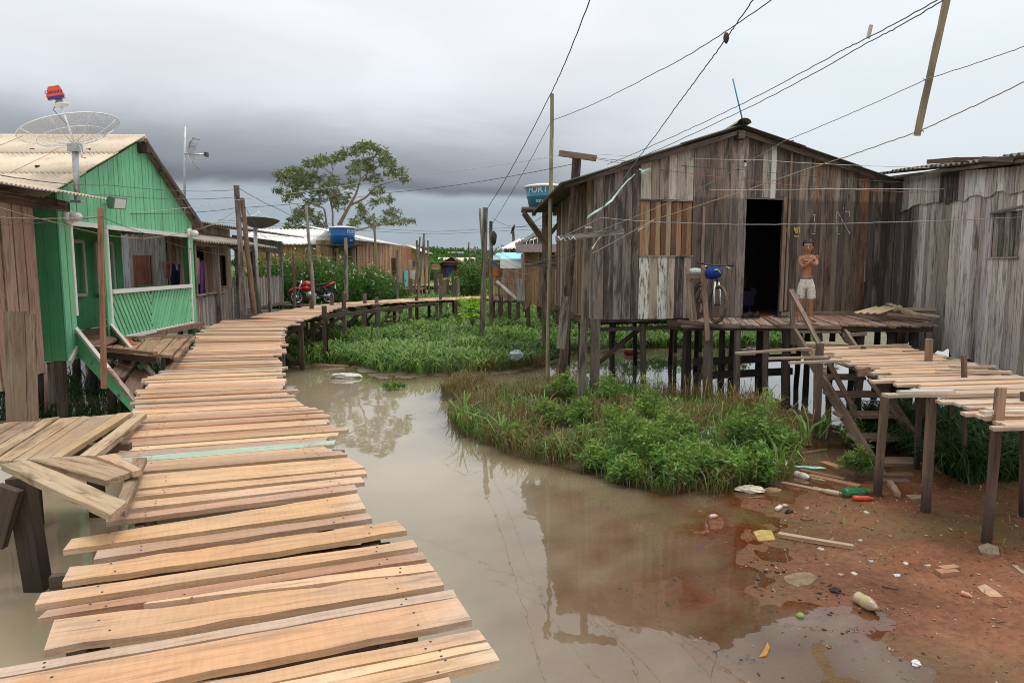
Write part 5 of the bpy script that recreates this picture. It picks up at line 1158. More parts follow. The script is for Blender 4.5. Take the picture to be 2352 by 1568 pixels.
for s in (-1, 1):
    bl = blob_geo((s * .030, -.090, 1.262), (.012, .006, .006), 8, 6); mesh_ob('eye', bl[0], bl[1], 'eye_white', boy, None, True, BM)
    bl = blob_geo((s * .030, -.0955, 1.262), (.0055, .003, .0055), 8, 6); mesh_ob('pupil', bl[0], bl[1], 'eye_dark', boy, None, True, BM)
    tv, tf = tube_geo([(s * .012, -.0945, 1.270), (s * .030, -.094, 1.277), (s * .048, -.083, 1.274)], [.003, .005, .003], 6); mesh_ob('eyebrow', tv, tf, 'hair', boy, None, True, BM)
tv, tf = tube_geo([(-.024, -.078, 1.193), (-.008, -.090, 1.195), (.008, -.090, 1.195), (.024, -.078, 1.193)], [.003, .006, .006, .003], 6); mesh_ob('mouth', tv, tf, 'lip', boy, None, True, BM)
tv, tf = tube_geo([(.092 * math.cos(2 * math.pi * k / 20), .005 + .076 * math.sin(2 * math.pi * k / 20), .752) for k in range(21)], .008, 6, False); mesh_ob('waistband', tv, tf, 'cloth', boy, (.30, .32, .38), True, BM)
for k in range(3):
    tv, tf = tube_geo([(-.135 + .01 * k, -.083 + .004 * k, .46 - .02 * k), (-.115 + .01 * k, -.094, .465 - .02 * k), (-.095, -.096, .455 - .02 * k)], .0035, 5); mesh_ob('print', tv, tf, 'cloth', boy, (.12, .13, .15), True, BM)
# ================================================================ BICYCLE
def wheel_parts(par, c, r, wdir, tyre_r, rim_col, n_sp, tyre_mat='rubber', hub_r=.03, hub_w=.09, rim_mat='chrome', name='wheel'):
    """a spoked wheel as one part with tyre, rim, hub, spokes"""
    wh = empty(name, c, None); wh.parent = par; wh.matrix_parent_inverse = WM[par.name].inverted()
    m_ = frame(wdir.orthogonal(), wdir, V(c))
    ring = lambda rr: [m_ @ V((rr * math.cos(2 * math.pi * k / 40), rr * math.sin(2 * math.pi * k / 40), 0)) for k in range(41)]
    tube('tyre', ring(r - tyre_r), tyre_r, tyre_mat, wh, n=8, caps=False); tube('rim', ring(r - tyre_r * 2 - .006), .011, rim_mat, wh, rim_col, n=6, caps=False)
    lathe('hub', [(hub_r * .7, -hub_w / 2), (hub_r, -hub_w / 2 + .012), (hub_r * .6, 0), (hub_r, hub_w / 2 - .012), (hub_r * .7, hub_w / 2)], rim_mat, wh, rim_col, m_, 12)
    vs_, fs = [], []
    for k in range(n_sp):
        a = 2 * math.pi * k / n_sp; tube_geo([m_ @ V((hub_r * .8 * math.cos(a + .5), hub_r * .8 * math.sin(a + .5), (.03 if k % 2 else -.03) * hub_w / .09)), m_ @ V(((r - tyre_r * 2) * math.cos(a), (r - tyre_r * 2) * math.sin(a), 0))], .0022 if n_sp > 10 else .012, 4, True, vs_, fs)
    lv, mw = local(vs_); mesh_ob('spokes', lv, fs, rim_mat, wh, rim_col, False, mw)
    return wh
RB = PY(1605, 690, 12.72); FB = PY(1648, 690, 11.80); RW_ = .335
RB.z = FB.z = HZ + RW_; fw = (FB - RB).normalized(); wb = (FB - RB).length; sdw = fw.cross(UP); lean = (UP + sdw * -.08).normalized(); wdir = fw.cross(lean)
bk = empty('bicycle', (RB + FB) / 2 - UP * RW_, 'dark bicycle with a white fork and a blue bag parked against the deck railing', 'bicycle')
def bl_(x, z, y=0): return RB + fw * x + lean * z + wdir * y
wheel_parts(bk, RB, RW_, wdir, .025, None, 28, 'tyre_dusty', rim_mat='dark_metal'); fdir = (wdir + fw * .12).normalized(); wheel_parts(bk, FB, RW_, fdir, .025, None, 28, 'tyre_dusty', rim_mat='dark_metal')
FRC = (.03, .03, .035)
hd0, hd1, st0, bb = bl_(wb - .13, .38), bl_(wb - .19, .54), bl_(.30, .47), bl_(.40, -.04)
for a, b_, r_ in ((hd1, st0, .015), (hd0, bb, .018), (st0, bb, .016), (hd0, hd1, .022)): tube('frame_tube', [a, b_], r_, 'glossy', bk, FRC, n=8)
for y in (-.05, .05):
    tube('frame_stay', [bl_(.30, .44), bl_(0, 0, y)], .009, 'glossy', bk, FRC, n=6); tube('frame_stay', [bb, bl_(0, 0, y)], .009, 'glossy', bk, FRC, n=6)
    tube('fork_blade', [hd0 + wdir * y * .6, bl_(wb - .07, .20, y * 1.1), bl_(wb, 0, y)], [.017, .017, .011], 'glossy', bk, (.66, .70, .72), n=8)
tube('seat_post', [st0, bl_(.27, .60)], .013, 'chrome', bk, n=8); blob('saddle', bl_(.25, .62), (.13, .07, .035), 'rubber', bk, rot=frame(fw, lean, V()).to_3x3())
tube('stem', [hd1, bl_(wb - .21, .64)], .013, 'chrome', bk, n=8)
hb = bl_(wb - .20, .66); tube('handlebar', [hb + wdir * -.31 + fw * -.10 + UP * .03, hb + wdir * -.12 + UP * .01, hb + wdir * .12 + UP * .01, hb + wdir * .31 + fw * -.10 + UP * .03], .012, 'dark_metal', bk, n=8)
for s in (-1, 1): tube('grip', [hb + wdir * .22 * s + fw * -.055 + UP * .022, hb + wdir * .33 * s + fw * -.11 + UP * .032], .017, 'rubber', bk, n=8); tube('brake_lever', [hb + wdir * .16 * s + fw * .0, hb + wdir * .26 * s + fw * .02 - UP * .03], .006, 'chrome', bk, n=5)
tube('crank', [bb + wdir * .06, bb + wdir * .07 - UP * .15 + fw * .06], .009, 'chrome', bk, n=6); box('pedal', bb + wdir * .11 - UP * .155 + fw * .06, (.09, .09, .02), 'rubber', bk); m_ = frame(fw, wdir, bb + wdir * .045); lathe('chainring', [(.085, -.003), (.09, 0), (.085, .003)], 'dark_metal', bk, None, m_, 24)
tube('mudguard', [RB + fw * (.36 * math.cos(a)) + lean * (.36 * math.sin(a)) for a in np.linspace(.9, 3.2, 12)], .02, 'dark_metal', bk, n=6)
o = blob('bag', PY(1638, 627, 11.68), (.15, .11, .11), 'cloth', None, (.02, .045, .22), 12, 9, .05); tag(o, 'blue bag hanging on the bicycle handlebar', 'bag')
tv, tf = tube_geo([PY(1641, 620, 11.55), PY(1648, 619, 11.58), PY(1654, 626, 11.62), PY(1656, 632, 11.66)], .012, 6); lv, mw = local(tv); mesh_ob('piping', lv, tf, 'cloth', o, (.45, .70, .08), True, mw)
o = blob('bag', PY(1597, 625, 12.05), (.15, .10, .075), 'cloth', None, (.42, .46, .44), 12, 9, .08); tag(o, 'pale grey plastic bag lying behind the bicycle handlebar', 'bag')
# ================================================================ MOTORCYCLE
MC = PY(721, 700, 28.0); MC.z = .92
mcl = empty('motor_landing', (MC.x, MC.y, 0), 'dark narrow plank landing under the red motorcycle', 'landing')
for k in range(4): bar('plank', (MC.x - 2.0, MC.y - .3 + .2 * k, MC.z - .03), (MC.x + 1.9, MC.y - .45 + .2 * k, MC.z - .03), .18, .05, UP, 'old_wood', mcl, pick([(.16, .12, .1), (.12, .09, .075)]))
for x in (-1.7, -.5, .7, 1.7): bar('post', (MC.x + x, MC.y, -.3), (MC.x + x, MC.y, MC.z - .06), .12, .1, (0, -1, 0), 'pile_wood', mcl, BRN[0])
mo = empty('motorcycle', MC, 'red motorcycle parked before the big bush beside the boardwalk', 'motorcycle'); mf = V((-.90, -.43, 0)).normalized(); ml = (UP + mf.cross(UP) * .12).normalized(); mw_ = mf.cross(ml).normalized()
def mp_(x, z, y=0): return MC + mf * x + ml * z + mw_ * y
RR_ = .315; wheel_parts(mo, mp_(-.62, RR_), RR_, mw_, .05, None, 18, 'rubber', .06, .12); wheel_parts(mo, mp_(.66, RR_), RR_, (mw_ + mf * .2).normalized(), .045, None, 18, 'rubber', .07, .1)
def hull(name, secs, mat, col, par=mo, n=10):
    """lofted sections (x, z, half width, half height)"""
    vs_, fs = [], []
    for i, (x, z, hw, hh) in enumerate(secs):
        for k in range(n): a = 2 * math.pi * k / n; vs_.append(mp_(x, z + hh * math.sin(a), hw * math.cos(a)))
        if i:
            q = (i - 1) * n
            for k in range(n): fs.append((q + k, q + (k + 1) % n, q + n + (k + 1) % n, q + n + k))
    fs.append(tuple(range(n - 1, -1, -1))); fs.append(tuple(range(len(vs_) - n, len(vs_)))); lv, mw = local(vs_); return mesh_ob(name, lv, fs, mat, par, col, True, mw)
RDC = (.46, .012, .018)
hull('fuel_tank', [(.44, .78, .05, .05), (.38, .80, .12, .12), (.25, .83, .15, .15), (.08, .80, .13, .13), (-.06, .75, .07, .08)], 'glossy', RDC); hull('side_shroud', [(.46, .66, .04, .05), (.38, .66, .16, .13), (.22, .66, .15, .13), (.08, .66, .08, .06)], 'glossy', RDC)
hull('seat', [(-.02, .78, .08, .04), (-.2, .77, .12, .05), (-.42, .80, .12, .06), (-.62, .86, .10, .05), (-.74, .88, .04, .03)], 'rubber', None); hull('tail', [(-.3, .68, .09, .05), (-.55, .76, .11, .05), (-.78, .86, .08, .05), (-.92, .91, .02, .02)], 'glossy', RDC)
hull('engine', [(.28, .38, .10, .06), (.22, .42, .13, .15), (.05, .40, .14, .14), (-.12, .36, .10, .10)], 'galvanised', None); hull('cylinder', [(.16, .50, .09, .06), (.20, .62, .09, .06)], 'dark_metal', None); hull('side_cover', [(-.02, .58, .10, .06), (-.16, .56, .13, .10), (-.34, .58, .10, .06)], 'rubber', None)
for y in (-.08, .08): tube('fork', [mp_(.66, RR_, y), mp_(.50, .78, y), mp_(.44, .98, y)], [.026, .022, .02], 'chrome', mo, n=8); tube('swing_arm', [mp_(-.1, .33, y), mp_(-.62, RR_, y)], .022, 'dark_metal', mo, n=8); tube('shock', [mp_(-.56, .40, y * 1.2), mp_(-.42, .70, y * 1.2)], .03, 'dark_metal', mo, n=8)
tube('front_mudguard', [mp_(.66 + .36 * math.cos(a), RR_ + .36 * math.sin(a)) for a in np.linspace(.55, 2.3, 8)], .055, 'glossy', mo, RDC, n=8); tube('rear_mudguard', [mp_(-.62 + .38 * math.cos(a), RR_ + .38 * math.sin(a)) for a in np.linspace(1.4, 2.9, 6)], .05, 'rubber', mo, n=8)
tube('exhaust', [mp_(.24, .32, .10), mp_(.0, .24, .14), mp_(-.35, .30, .16), mp_(-.75, .42, .16)], [.025, .028, .05, .05], 'chrome', mo, n=8); lathe('headlight', [(.03, -.08), (.09, -.05), (.10, 0), (.085, .02), (.01, .03)], 'dark_metal', mo, None, frame(UP, mf, mp_(.60, .90)), 14)
tube('handlebar', [mp_(.30, 1.06, -.36), mp_(.38, 1.06, -.2), mp_(.42, 1.0, 0), mp_(.38, 1.06, .2), mp_(.30, 1.06, .36)], .014, 'dark_metal', mo, n=6)
for y in (-.30, .30): tube('mirror_stem', [mp_(.36, 1.05, y * .8), mp_(.38, 1.20, y)], .007, 'dark_metal', mo, n=5); blob('mirror', mp_(.37, 1.25, y), (.065, .02, .04), 'mirror_glass', mo, rot=frame(mw_, UP, V()).to_3x3())
box('number_plate', mp_(-.90, .70), (.03, .18, .15), 'white_sheet', mo, None, frame(mf, ml, V()).to_3x3()); blob('tail_light', mp_(-.90, .84), (.03, .06, .03), 'glossy', mo, (.5, .02, .02)); tube('side_stand', [mp_(0, .3, -.1), mp_(-.1, .01, -.26)], .014, 'dark_metal', mo, n=6)
# ================================================================ WATER TANKS
def tank(c, r, h, label, ang, stencil=True, col=(.015, .135, .42)):
    o = empty('water_tank', c, label, 'water tank', 'blue plastic water tanks'); m_ = Matrix.Translation(V(c)); rb_ = r * .80
    lathe('barrel', [(rb_, 0), (rb_ + (r - rb_) * .45, h * .47), (rb_ + (r - rb_) * .47 + .02, h * .5), (rb_ + (r - rb_) * .55, h * .54), (r * .985, h * .96), (r * .985, h)], 'glossy', o, col, m_, 32)
    lathe('lid', [(r * 1.06, h - .035), (r * 1.07, h), (r * .98, h + .03), (r * .55, h + .075), (r * .18, h + .10), (.02, h + .105)], 'glossy', o, (.66, .66, .60), m_, 32)
    def wrap(body, zf, da):
        tv, tf = TXT[body]; out = []
        for v in tv:
            z = h * zf + v.y; rr = rb_ + (r * .985 - rb_) * (z / h) + .012 + (.006 if z > h * .5 else .0); a = ang + da + v.x / rr; out.append((rr * math.sin(a), -rr * math.cos(a), z))
        mesh_ob('lettering', out, tf, 'matte', o, (.72, .74, .74), False, m_)
    for da in (0, math.pi): wrap('FORTLEV', .66, da); wrap('500 L', .20, da - .25)
    return o
def stand(name, c, label, leg_b, hw, braces, col, parts_col):
    o = empty(name, (c[0], c[1], leg_b), label, 'tank stand'); x, y, z = c
    for k in range(5): bar('platform_board', (x - hw, y - hw * .8 + hw * .4 * k, z - .04), (x + hw, y - hw * .8 + hw * .4 * k, z - .04), .17, .06, UP, 'old_wood', o, jit(col, .1))
    for s in (-1, 1): bar('bearer', (x + s * hw * .45, y - hw, z - .12), (x + s * hw * .45, y + hw, z - .12), .1, .08, UP, 'old_wood', o, jit(col, .1))
    for sx, sy in parts_col: bar('leg', (x + sx, y + sy, leg_b), (x + sx, y + sy, z - .1), .17, .13, (0, -1, 0), 'old_wood', o, jit(col, .1))
    for a, b_ in braces: bar('brace', V((x, y, z)) + V(a), V((x, y, z)) + V(b_), .11, .06, (0, -1, 0), 'old_wood', o, jit(col, .1))
    return o
TB = PY(787, 562, 36.0); tank((TB.x, TB.y, TB.z + .02), .70, .85, 'dark blue water tank on a wooden stand beneath the big tree', 1.32)
stand('tank_stand', (TB.x, TB.y, TB.z), 'dark timber stand under the far blue water tank', .2, 1.05, (), (.07, .055, .05), ((-.45, 0), (.4, 0), (-.4, .7), (.5, .7)))
TR = PY(1252, 477, 19.3); tank((TR.x, TR.y, TR.z), .56, .56, 'sun-faded light blue water tank on a tall tower behind the big plank house', -.10, col=(.045, .24, .36))
stand('tank_stand', (TR.x, TR.y, TR.z - .02), 'tall braced timber tower carrying the light blue water tank', -.3, .66, (((-.6, -.35, -.12), (.06, -.35, -1.0)), ((-.6, .35, -.12), (.06, .35, -1.05)), ((.62, -.35, -.12), (.06, -.35, -.8)), ((-.55, -.4, -1.55), (.4, -.4, -1.55))), (.23, .155, .105), ((.02, -.3), (.02, .3), (.5, .2)))
# ================================================================ POLES
def pole(u0, v0, u1, v1, Y, r, label, mat='pole_wood', col=(.34, .29, .20), bot=None, grp='wooden poles carrying the wires', sq=False, Y2=None):
    a, b_ = PY(u0, v0, Y), PY(u1, v1, Y2 or Y)
    if bot is not None: a = a + (a - b_) * ((bot - a.z) / (a - b_).z)
    o = bar('pole', a, b_, r * 2, r * 1.5, (0, -1, 0), mat, None, col, seg=8, jag=r * .12) if sq else log('pole', a, b_, r * 1.1, r * .92, mat, None, col, 8, r * .18, 10)
    return tag(o, label, 'pole', grp)
pole(1258, 872, 1268, 216, 15.0, .046, 'tall thin lichen-yellow pole standing in the water before the plank house', col=(.46, .40, .26), bot=-.5)
tp = empty('t_post', PZ(1290, 888, 0), 'leaning grey T-shaped post with a crossbar at the corner of the plank house', 'post')
bar('upright', PZ(1290, 892, -.3), PY(1325, 360, 13.6), .17, .13, (0, -1, 0), 'old_wood', tp, (.24, .19, .15), seg=8, jag=.006); bar('crossbar', PY(1284, 352, 13.55), PY(1370, 364, 13.45), .11, .07, (0, -1, 0), 'plank_wood', tp, (.24, .16, .115)); bar('splice', PY(1288, 800, 13.3), PY(1300, 680, 13.35), .17, .05, (0, -1, 0), 'old_wood', tp, (.27, .215, .175))
cp = empty('crossbar_post', PZ(1331, 1003, .1), 'dark slender post with a long low crossbar standing in the weeds', 'post')
bar('upright', PZ(1331, 1003, -.2), PY(1352, 522, PZ(1331, 1003, .1).y + .1), .10, .085, (0, -1, 0), 'old_wood', cp, (.22, .185, .145), seg=8, jag=.005); Yc = PZ(1331, 1003, .1).y; bar('crossbar', PY(1276, 549, Yc), PY(1433, 531, Yc), .075, .05, (0, -1, 0), 'old_wood', cp, (.23, .20, .17))
for k, (u, v) in enumerate(((1288, 547), (1300, 545), (1310, 546))): tube('binding', [PY(u - 6, v - 4 + k, Yc - .05), PY(u, v + 5, Yc - .06), PY(u + 7, v - 2, Yc - .05), PY(u + 12, v + 7 - k, Yc - .06)], .012, 'plastic', cp, [(.6, .6, .58), (.03, .03, .03), (.55, .56, .55)][k], n=5)
pole(562, 724, 543, 426, 17.2, .055, 'squared grey pole topped by wires left of the dark dish', 'old_wood', (.25, .19, .165), sq=True)
pole(584, 722, 556, 455, 17.6, .06, 'crooked brown pole leaning beside the squared grey pole', 'plank_wood', (.20, .125, .08))
pole(722, 706, 703, 471, 24.5, .06, 'weathered pole crossing in front of the red motorcycle', 'old_wood', (.33, .28, .24))
pole(677, 708, 674, 590, 25.5, .04, 'short thin brown pole before the motorcycle front wheel', 'plank_wood', (.20, .11, .08), sq=True)
pole(796, 690, 794, 546, 27, .06, 'plain grey stake in front of the far water tank', 'old_wood', (.33, .28, .22), sq=True)
pole(862, 560, 858, 490, 34, .065, 'mossy pole rising right of the far water tank', 'pole_wood', (.25, .22, .14), bot=.2)
pole(1107, 772, 1115, 477, 19.0, .07, 'thick dark pole in the grass left of the picket porch', 'old_wood', (.20, .165, .12), sq=True)
pole(1127, 748, 1128, 508, 19.8, .055, 'slimmer dark pole with a termite nest beside the thick one', 'old_wood', (.22, .165, .12))
o = blob('termite_nest', PY(1134, 547, 19.75), (.09, .09, .20), 'nest', None, None, 10, 8, .12); tag(o, 'dark lumpy termite nest on the slim pole', 'termite nest')
pole(1112, 640, 1102, 479, 24, .045, 'pale thin stake leaning behind the thick dark pole', 'pole_wood', (.40, .36, .27), bot=.2)
for k, (u0, v0, u1, v1, Y, lab) in enumerate(((962, 690, 957, 552, 40, 'leftmost stake of the cluster beside the far brown house'), (962, 680, 974, 536, 41, 'tallest leaning stake in the cluster beside the far brown house'), (978, 685, 974, 551, 42, 'upright dark stake right of the tallest one in the far cluster'), (985, 660, 983, 552, 45, 'thin pale stake at the right of the far cluster'), (952, 670, 965, 544, 43, 'second leaning stake in the cluster beside the far brown house'), (1082, 640, 1076, 556, 48, 'taller of two stakes near the far white shed'), (1098, 650, 1091, 566, 46, 'stake standing in the shrubs left of the thick dark pole'), (912, 690, 913, 574, 33, 'grey stake before the teal door of the far house'))):
    pole(u0, v0, u1, v1, Y, .06, lab, 'old_wood', pick([(.22, .18, .15), (.27, .2, .15)]), bot=.1)
# mast with the dark dish
ds = empty('dark_dish', PY(592, 722, 19), 'dark solid satellite dish seen edge-on on a galvanised mast', 'satellite dish')
tube('mast', [PY(596, 720, 19), PY(588, 600, 19), PY(586, 502, 19)], .055, 'galvanised', ds, n=8)
dc = PY(594, 524, 19); dmm = frame(V((1, 0, 0)), V((-.02, .10, .99)), dc); vs_, fs = [], []
for i in range(7):
    r = .56 * max(i / 6, .03)
    for k in range(32): a = 2 * math.pi * k / 32; vs_.append((r * math.cos(a), r * math.sin(a), .22 * (r / .56) ** 2))
    if i:
        q0 = (i - 1) * 32
        for k in range(32): fs.append((q0 + k, q0 + (k + 1) % 32, q0 + 32 + (k + 1) % 32, q0 + 32 + k))
mesh_ob('reflector', vs_, fs, 'matte', ds, (.10, .10, .105), True, dmm)
for a in (.3, 2.4, 4.5): tube('feed_strut', [dmm @ V((.5 * math.cos(a), .5 * math.sin(a), .2)), dmm @ V((0, 0, .42))], .008, 'white_sheet', ds, n=4)
box('feed', dmm @ V((0, 0, .44)), (.06, .06, .08), 'white_sheet', ds)
# stick caught in the overhead wires, upper right
o = bar('hanging_stick', PY(2106, 312, 7.6), PY(2181, -30, 7.2), .06, .04, (0, -1, 0), 'pole_wood', None, (.42, .34, .26), seg=8, jag=.004); tag(o, 'long weathered stick hanging across the overhead wires at upper right', 'stick')
for k, (u, v, Y) in enumerate(((2132, 182, 7.38), (2112, 302, 7.58))):
    P = PY(u, v, Y); tube('wire_tie', [P + V((.045 * math.cos(a), .035 * math.sin(a), .012 * math.sin(3 * a))) for a in np.linspace(0, 11, 22)], .004, 'wire', o, (.3, .28, .24), n=4)
# ================================================================ WIRES
def wire(pts, r, col, label, sag=0.0, tw=0.0, n=26):
    P = [PY(u, v, Y) for u, v, Y in pts]; out = []
    for i in range(len(P) - 1):
        for k in range(n):
            f = k / n; q = P[i].lerp(P[i + 1], f) - UP * (sag * 4 * f * (1 - f) * (P[i + 1] - P[i]).length / 10)
            out.append(q + V((R.uniform(-1, 1), R.uniform(-1, 1), R.uniform(-1, 1))) * tw)
    out.append(P[-1]); o = tube('wire', out, r * .78, 'wire', None, col, n=5); return tag(o, label, 'wire', 'overhead wires')
BK_, GR_, WH_, RE_, TN_ = (.025, .025, .027), (.22, .215, .20), (.55, .55, .52), (.40, .13, .10), (.33, .27, .19)
wire([(1370, -40, 8), (1268, 210, 12), (1117, 482, 19)], .010, BK_, 'twisted black cable falling steeply from the top edge to the thick dark pole', .12, .004)
wire([(1800, -20, 7), (1500, 170, 11), (1267, 277, 15), (1130, 515, 19.8)], .008, (.06, .06, .06), 'dark cable rising from the lichen-yellow pole to the top edge', .12, .004)
wire([(1750, -30, 6.5), (1670, 86, 7.2), (1560, 235, 9), (1470, 358, 11.2), (1335, 545, 10.4)], .008, (.10, .09, .07), 'cable with a knotted joint dropping from the top edge onto the house wall', .04, .004)
o = blob('cable_knot', PY(1668, 88, 7.2), (.03, .03, .055), 'nest', None, None, 8, 6, .15); tag(o, 'brown taped knot in the overhead cable', 'knot')
wire([(2190, -20, 5), (1930, 118, 7), (1640, 270, 10), (1395, 378, 12.6)], .007, (.13, .12, .11), 'upper of the two parallel wires rising to the top right', .06, .004); wire([(2200, -18, 5), (1990, 100, 6.6), (1720, 247, 9.3), (1345, 415, 12.7)], .007, (.13, .12, .11), 'lower of the two parallel wires rising to the top right', .06, .004)
o = bar('wire_spacer', PY(1994, 88, 6.6), PY(2001, 58, 6.6), .03, .02, (0, -1, 0), 'plank_wood', None, (.5, .42, .35)); tag(o, 'small pale wooden peg clipped to the parallel wires', 'peg')
wire([(2400, 90, 6.4), (2128, 182, 7.4), (1800, 325, 9), (1598, 438, 10.5), (1352, 540, 10.4)], .006, GR_, 'grey wire tied to the hanging stick crossing the right roof slope', .08, .003)
wire([(2400, 165, 6.2), (2110, 302, 7.6), (1850, 390, 9), (1500, 505, 10.8), (1355, 585, 11)], .008, TN_, 'tan rope-like wire from the stick tip down across the shutter', .05, .004)
wire([(1370, 354, 13.4), (1750, 368, 12.9), (2060, 383, 12.6), (2400, 392, 12)], .006, WH_, 'white wire crossing the gable just below the eaves', .06, .002); wire([(1360, 362, 13.4), (1700, 390, 12.9), (2092, 420, 12.9)], .006, (.07, .075, .085), 'dark wire crossing the gable below the white one', .06, .002)
wire([(1365, 364, 13.4), (1480, 384, 13), (1800, 424, 12.9), (2092, 442, 12.7), (2400, 432, 12)], .006, RE_, 'reddish wire sagging across the gable', .05, .002); wire([(1628, 436, 13.1), (1900, 434, 12.8), (2400, 431, 12)], .007, WH_, 'white wire fixed left of the doorway running straight to the right edge', .03, .002)
wire([(1300, 540, 10.5), (1380, 500, 10.3), (1470, 508, 10.3), (1700, 516, 10.2), (2050, 510, 10), (2400, 496, 9.8)], .008, (.27, .27, .27), 'twisted grey wire crossing the doorway at head height', .04, .003)
wire([(-40, 395, 7), (250, 425, 11), (543, 436, 17.2)], .008, (.13, .13, .13), 'upper twisted wire from the left edge to the squared grey pole', .10, .003); wire([(-40, 414, 7), (250, 448, 11), (545, 452, 17.2)], .008, (.13, .13, .13), 'lower twisted wire from the left edge to the squared grey pole', .10, .003)
wire([(-20, 498, 7.5), (120, 502, 8.5), (231, 497, 9.25)], .007, TN_, 'beige wire running to the reddish pole before the porch', .05, .003); wire([(-20, 514, 7.5), (90, 512, 8.5), (231, 498, 9.25)], .006, (.08, .08, .08), 'dark wire running to the reddish pole before the porch', .08, .002); wire([(-20, 470, 7), (100, 504, 8.5), (240, 540, 9.6), (330, 548, 11), (440, 530, 14.5), (540, 500, 17)], .006, TN_, 'pale wire sagging low across the porch opening', .05, .003)
wire([(234, 498, 9.25), (330, 535, 11.5), (440, 572, 14.8), (560, 590, 17.5)], .006, (.07, .07, .07), 'dark wire running along the porch past the end lamp', .06, .002)
wire([(298, 490, 12.2), (540, 478, 16), (900, 442, 17), (1320, 376, 13.6)], .008, (.09, .09, .09), 'long dark wire stretched from the green gable to the T-shaped post', .12, .002); wire([(298, 489, 12.2), (540, 460, 16), (900, 408, 17), (1284, 357, 13.5)], .006, WH_, 'long pale wire stretched from the green gable to the crossbar', .08, .002)
wire([(545, 430, 17.2), (640, 480, 20), (705, 505, 24.5), (880, 560, 34), (1000, 580, 42)], .010, (.10, .10, .10), 'dark wire leading from the squared pole toward the far houses', .12, .003); wire([(560, 470, 17.4), (600, 540, 18), (705, 560, 24.5)], .008, (.12, .12, .12), 'slack dark wire from the leaning pole past the dark dish', .2, .003)
wire([(430, 530, 14.8), (500, 510, 16), (548, 478, 17.2)], .007, (.16, .16, .16), 'short wire from the end lamp up to the squared pole', .15, .002); wire([(660, 577, 24), (800, 590, 30), (1115, 600, 34)], .008, (.42, .22, .18), 'pinkish clothes wire stretched above the bush', .15, .002)
for k in range(4): wire([(1118, 560 + 14 * k, 19), (1200, 605 + 12 * k, 17.5), (1262, 590 + 8 * k, 15), (1340, 545 + 12 * k, 12.8)], .006, pick([(.25, .25, .25), (.12, .12, .12), TN_], .1), ('topmost', 'second', 'third', 'lowest')[k] + ' of the slack wires between the thick dark pole and the plank house', .25, .006)
wire([(1130, 500, 19.8), (1200, 520, 17), (1265, 480, 15)], .007, (.09, .09, .09), 'sagging dark wire under the tank tower', .3, .004)
wire([(500, 505, 60), (1000, 532, 60), (1300, 515, 60)], .02, (.16, .17, .18), 'far power line low over the horizon', .02, 0); wire([(500, 511, 60), (1000, 538, 60), (1300, 522, 60)], .02, (.16, .17, .18), 'second far power line just below the first', .02, 0)
# rags and strips caught on the wires
def strip(pts, w, col, label):
    vs_, fs = [], []
    for i, (u, v, Y) in enumerate(pts):
        P = PY(u, v, Y); d = V((R.uniform(-.5, .5), R.uniform(-.6, .6), R.uniform(.5, 1))).normalized() * w * R.uniform(.5, 1.2)
        vs_ += [P - d, P + d, P + d + V((.003, .004, 0)), P - d + V((.003, .004, 0))]
        if i: b_ = 4 * (i - 1); fs += [(b_ + k, b_ + (k + 1) % 4, b_ + 4 + (k + 1) % 4, b_ + 4 + k) for k in range(4)]
    fs += [(3, 2, 1, 0), tuple(range(len(vs_) - 4, len(vs_)))]; lv, mw = local(vs_); o = mesh_ob('rag_strip', lv, fs, 'cloth', None, col, False, mw); return tag(o, label, 'rag', 'rags caught on the wires')
strip([(1458, 400, 11.6), (1450, 408, 11.6), (1440, 416, 11.5), (1420, 440, 11.3), (1405, 460, 11.2), (1385, 476, 11), (1368, 486, 10.9), (1348, 500, 10.8)], .02, (.50, .66, .58), 'long pale green plastic strip twisted along a wire before the house'); strip([(1468, 388, 11.8), (1478, 393, 11.8), (1494, 388, 11.8), (1488, 398, 11.8), (1472, 396, 11.8)], .022, (.52, .68, .60), 'small knot of pale green plastic caught high on the wire')
strip([(1500, 506, 10.8), (1486, 514, 10.8), (1474, 524, 10.8), (1465, 530, 10.8)], .022, (.66, .62, .54), 'cream rag tied on the tan wire before the shutter'); strip([(1386, 537, 10.5), (1372, 552, 10.4), (1362, 568, 10.4), (1350, 582, 10.4)], .022, (.62, .55, .44), 'cream rag hanging below the low crossbar')
# ================================================================ HOUSES FURTHER ALONG
OB = [(.30, .145, .065), (.35, .18, .085), (.25, .115, .055), (.39, .22, .115), (.28, .16, .09)]
BRW = [(.27, .145, .08), (.33, .19, .11), (.20, .115, .07), (.32, .22, .15)]
# ---- porch house beyond the green one
h3 = empty('porch_house', (-9, 19, 0), 'brown plank house with a sagging grey awning just beyond the green house', 'house')
wall(h3, V((-8.35, 16.7, 0)), V((-8.75, 21.4, 0)), (1, 0, 0), 1.1, 3.62, (.18, .26), lambda s, z: (pick(BRW + [(.33, .28, .25)], .12), 'plank_wood'), openings=[(1.6, 2.4, 1.0, 2.95), (3.3, 4.2, 1.9, 2.8)])
wall(h3, V((-11.5, 16.65, 0)), V((-8.37, 16.65, 0)), (0, -1, 0), 1.1, 3.7, (.13, .18), lambda s, z: (pick([(.50, .51, .52), (.42, .42, .43), (.36, .35, .34)], .08), 'silver_wood'))
bar('door', (-8.95, 16.62, 1.15), (-8.95, 16.62, 2.75), .42, .03, (0, -1, 0), 'plank_wood', h3, (.25, .09, .06)); box('room_shade_block', (-9.6, 19.2, 2.2), (1.6, 4.4, 2.2), 'interior_dark', h3); box('floor', (-8.2, 19.4, 1.04), (1.9, 6.0, .08), 'old_wood', h3, (.10, .08, .065))  # solid near-black block stands in for the shade behind the openings
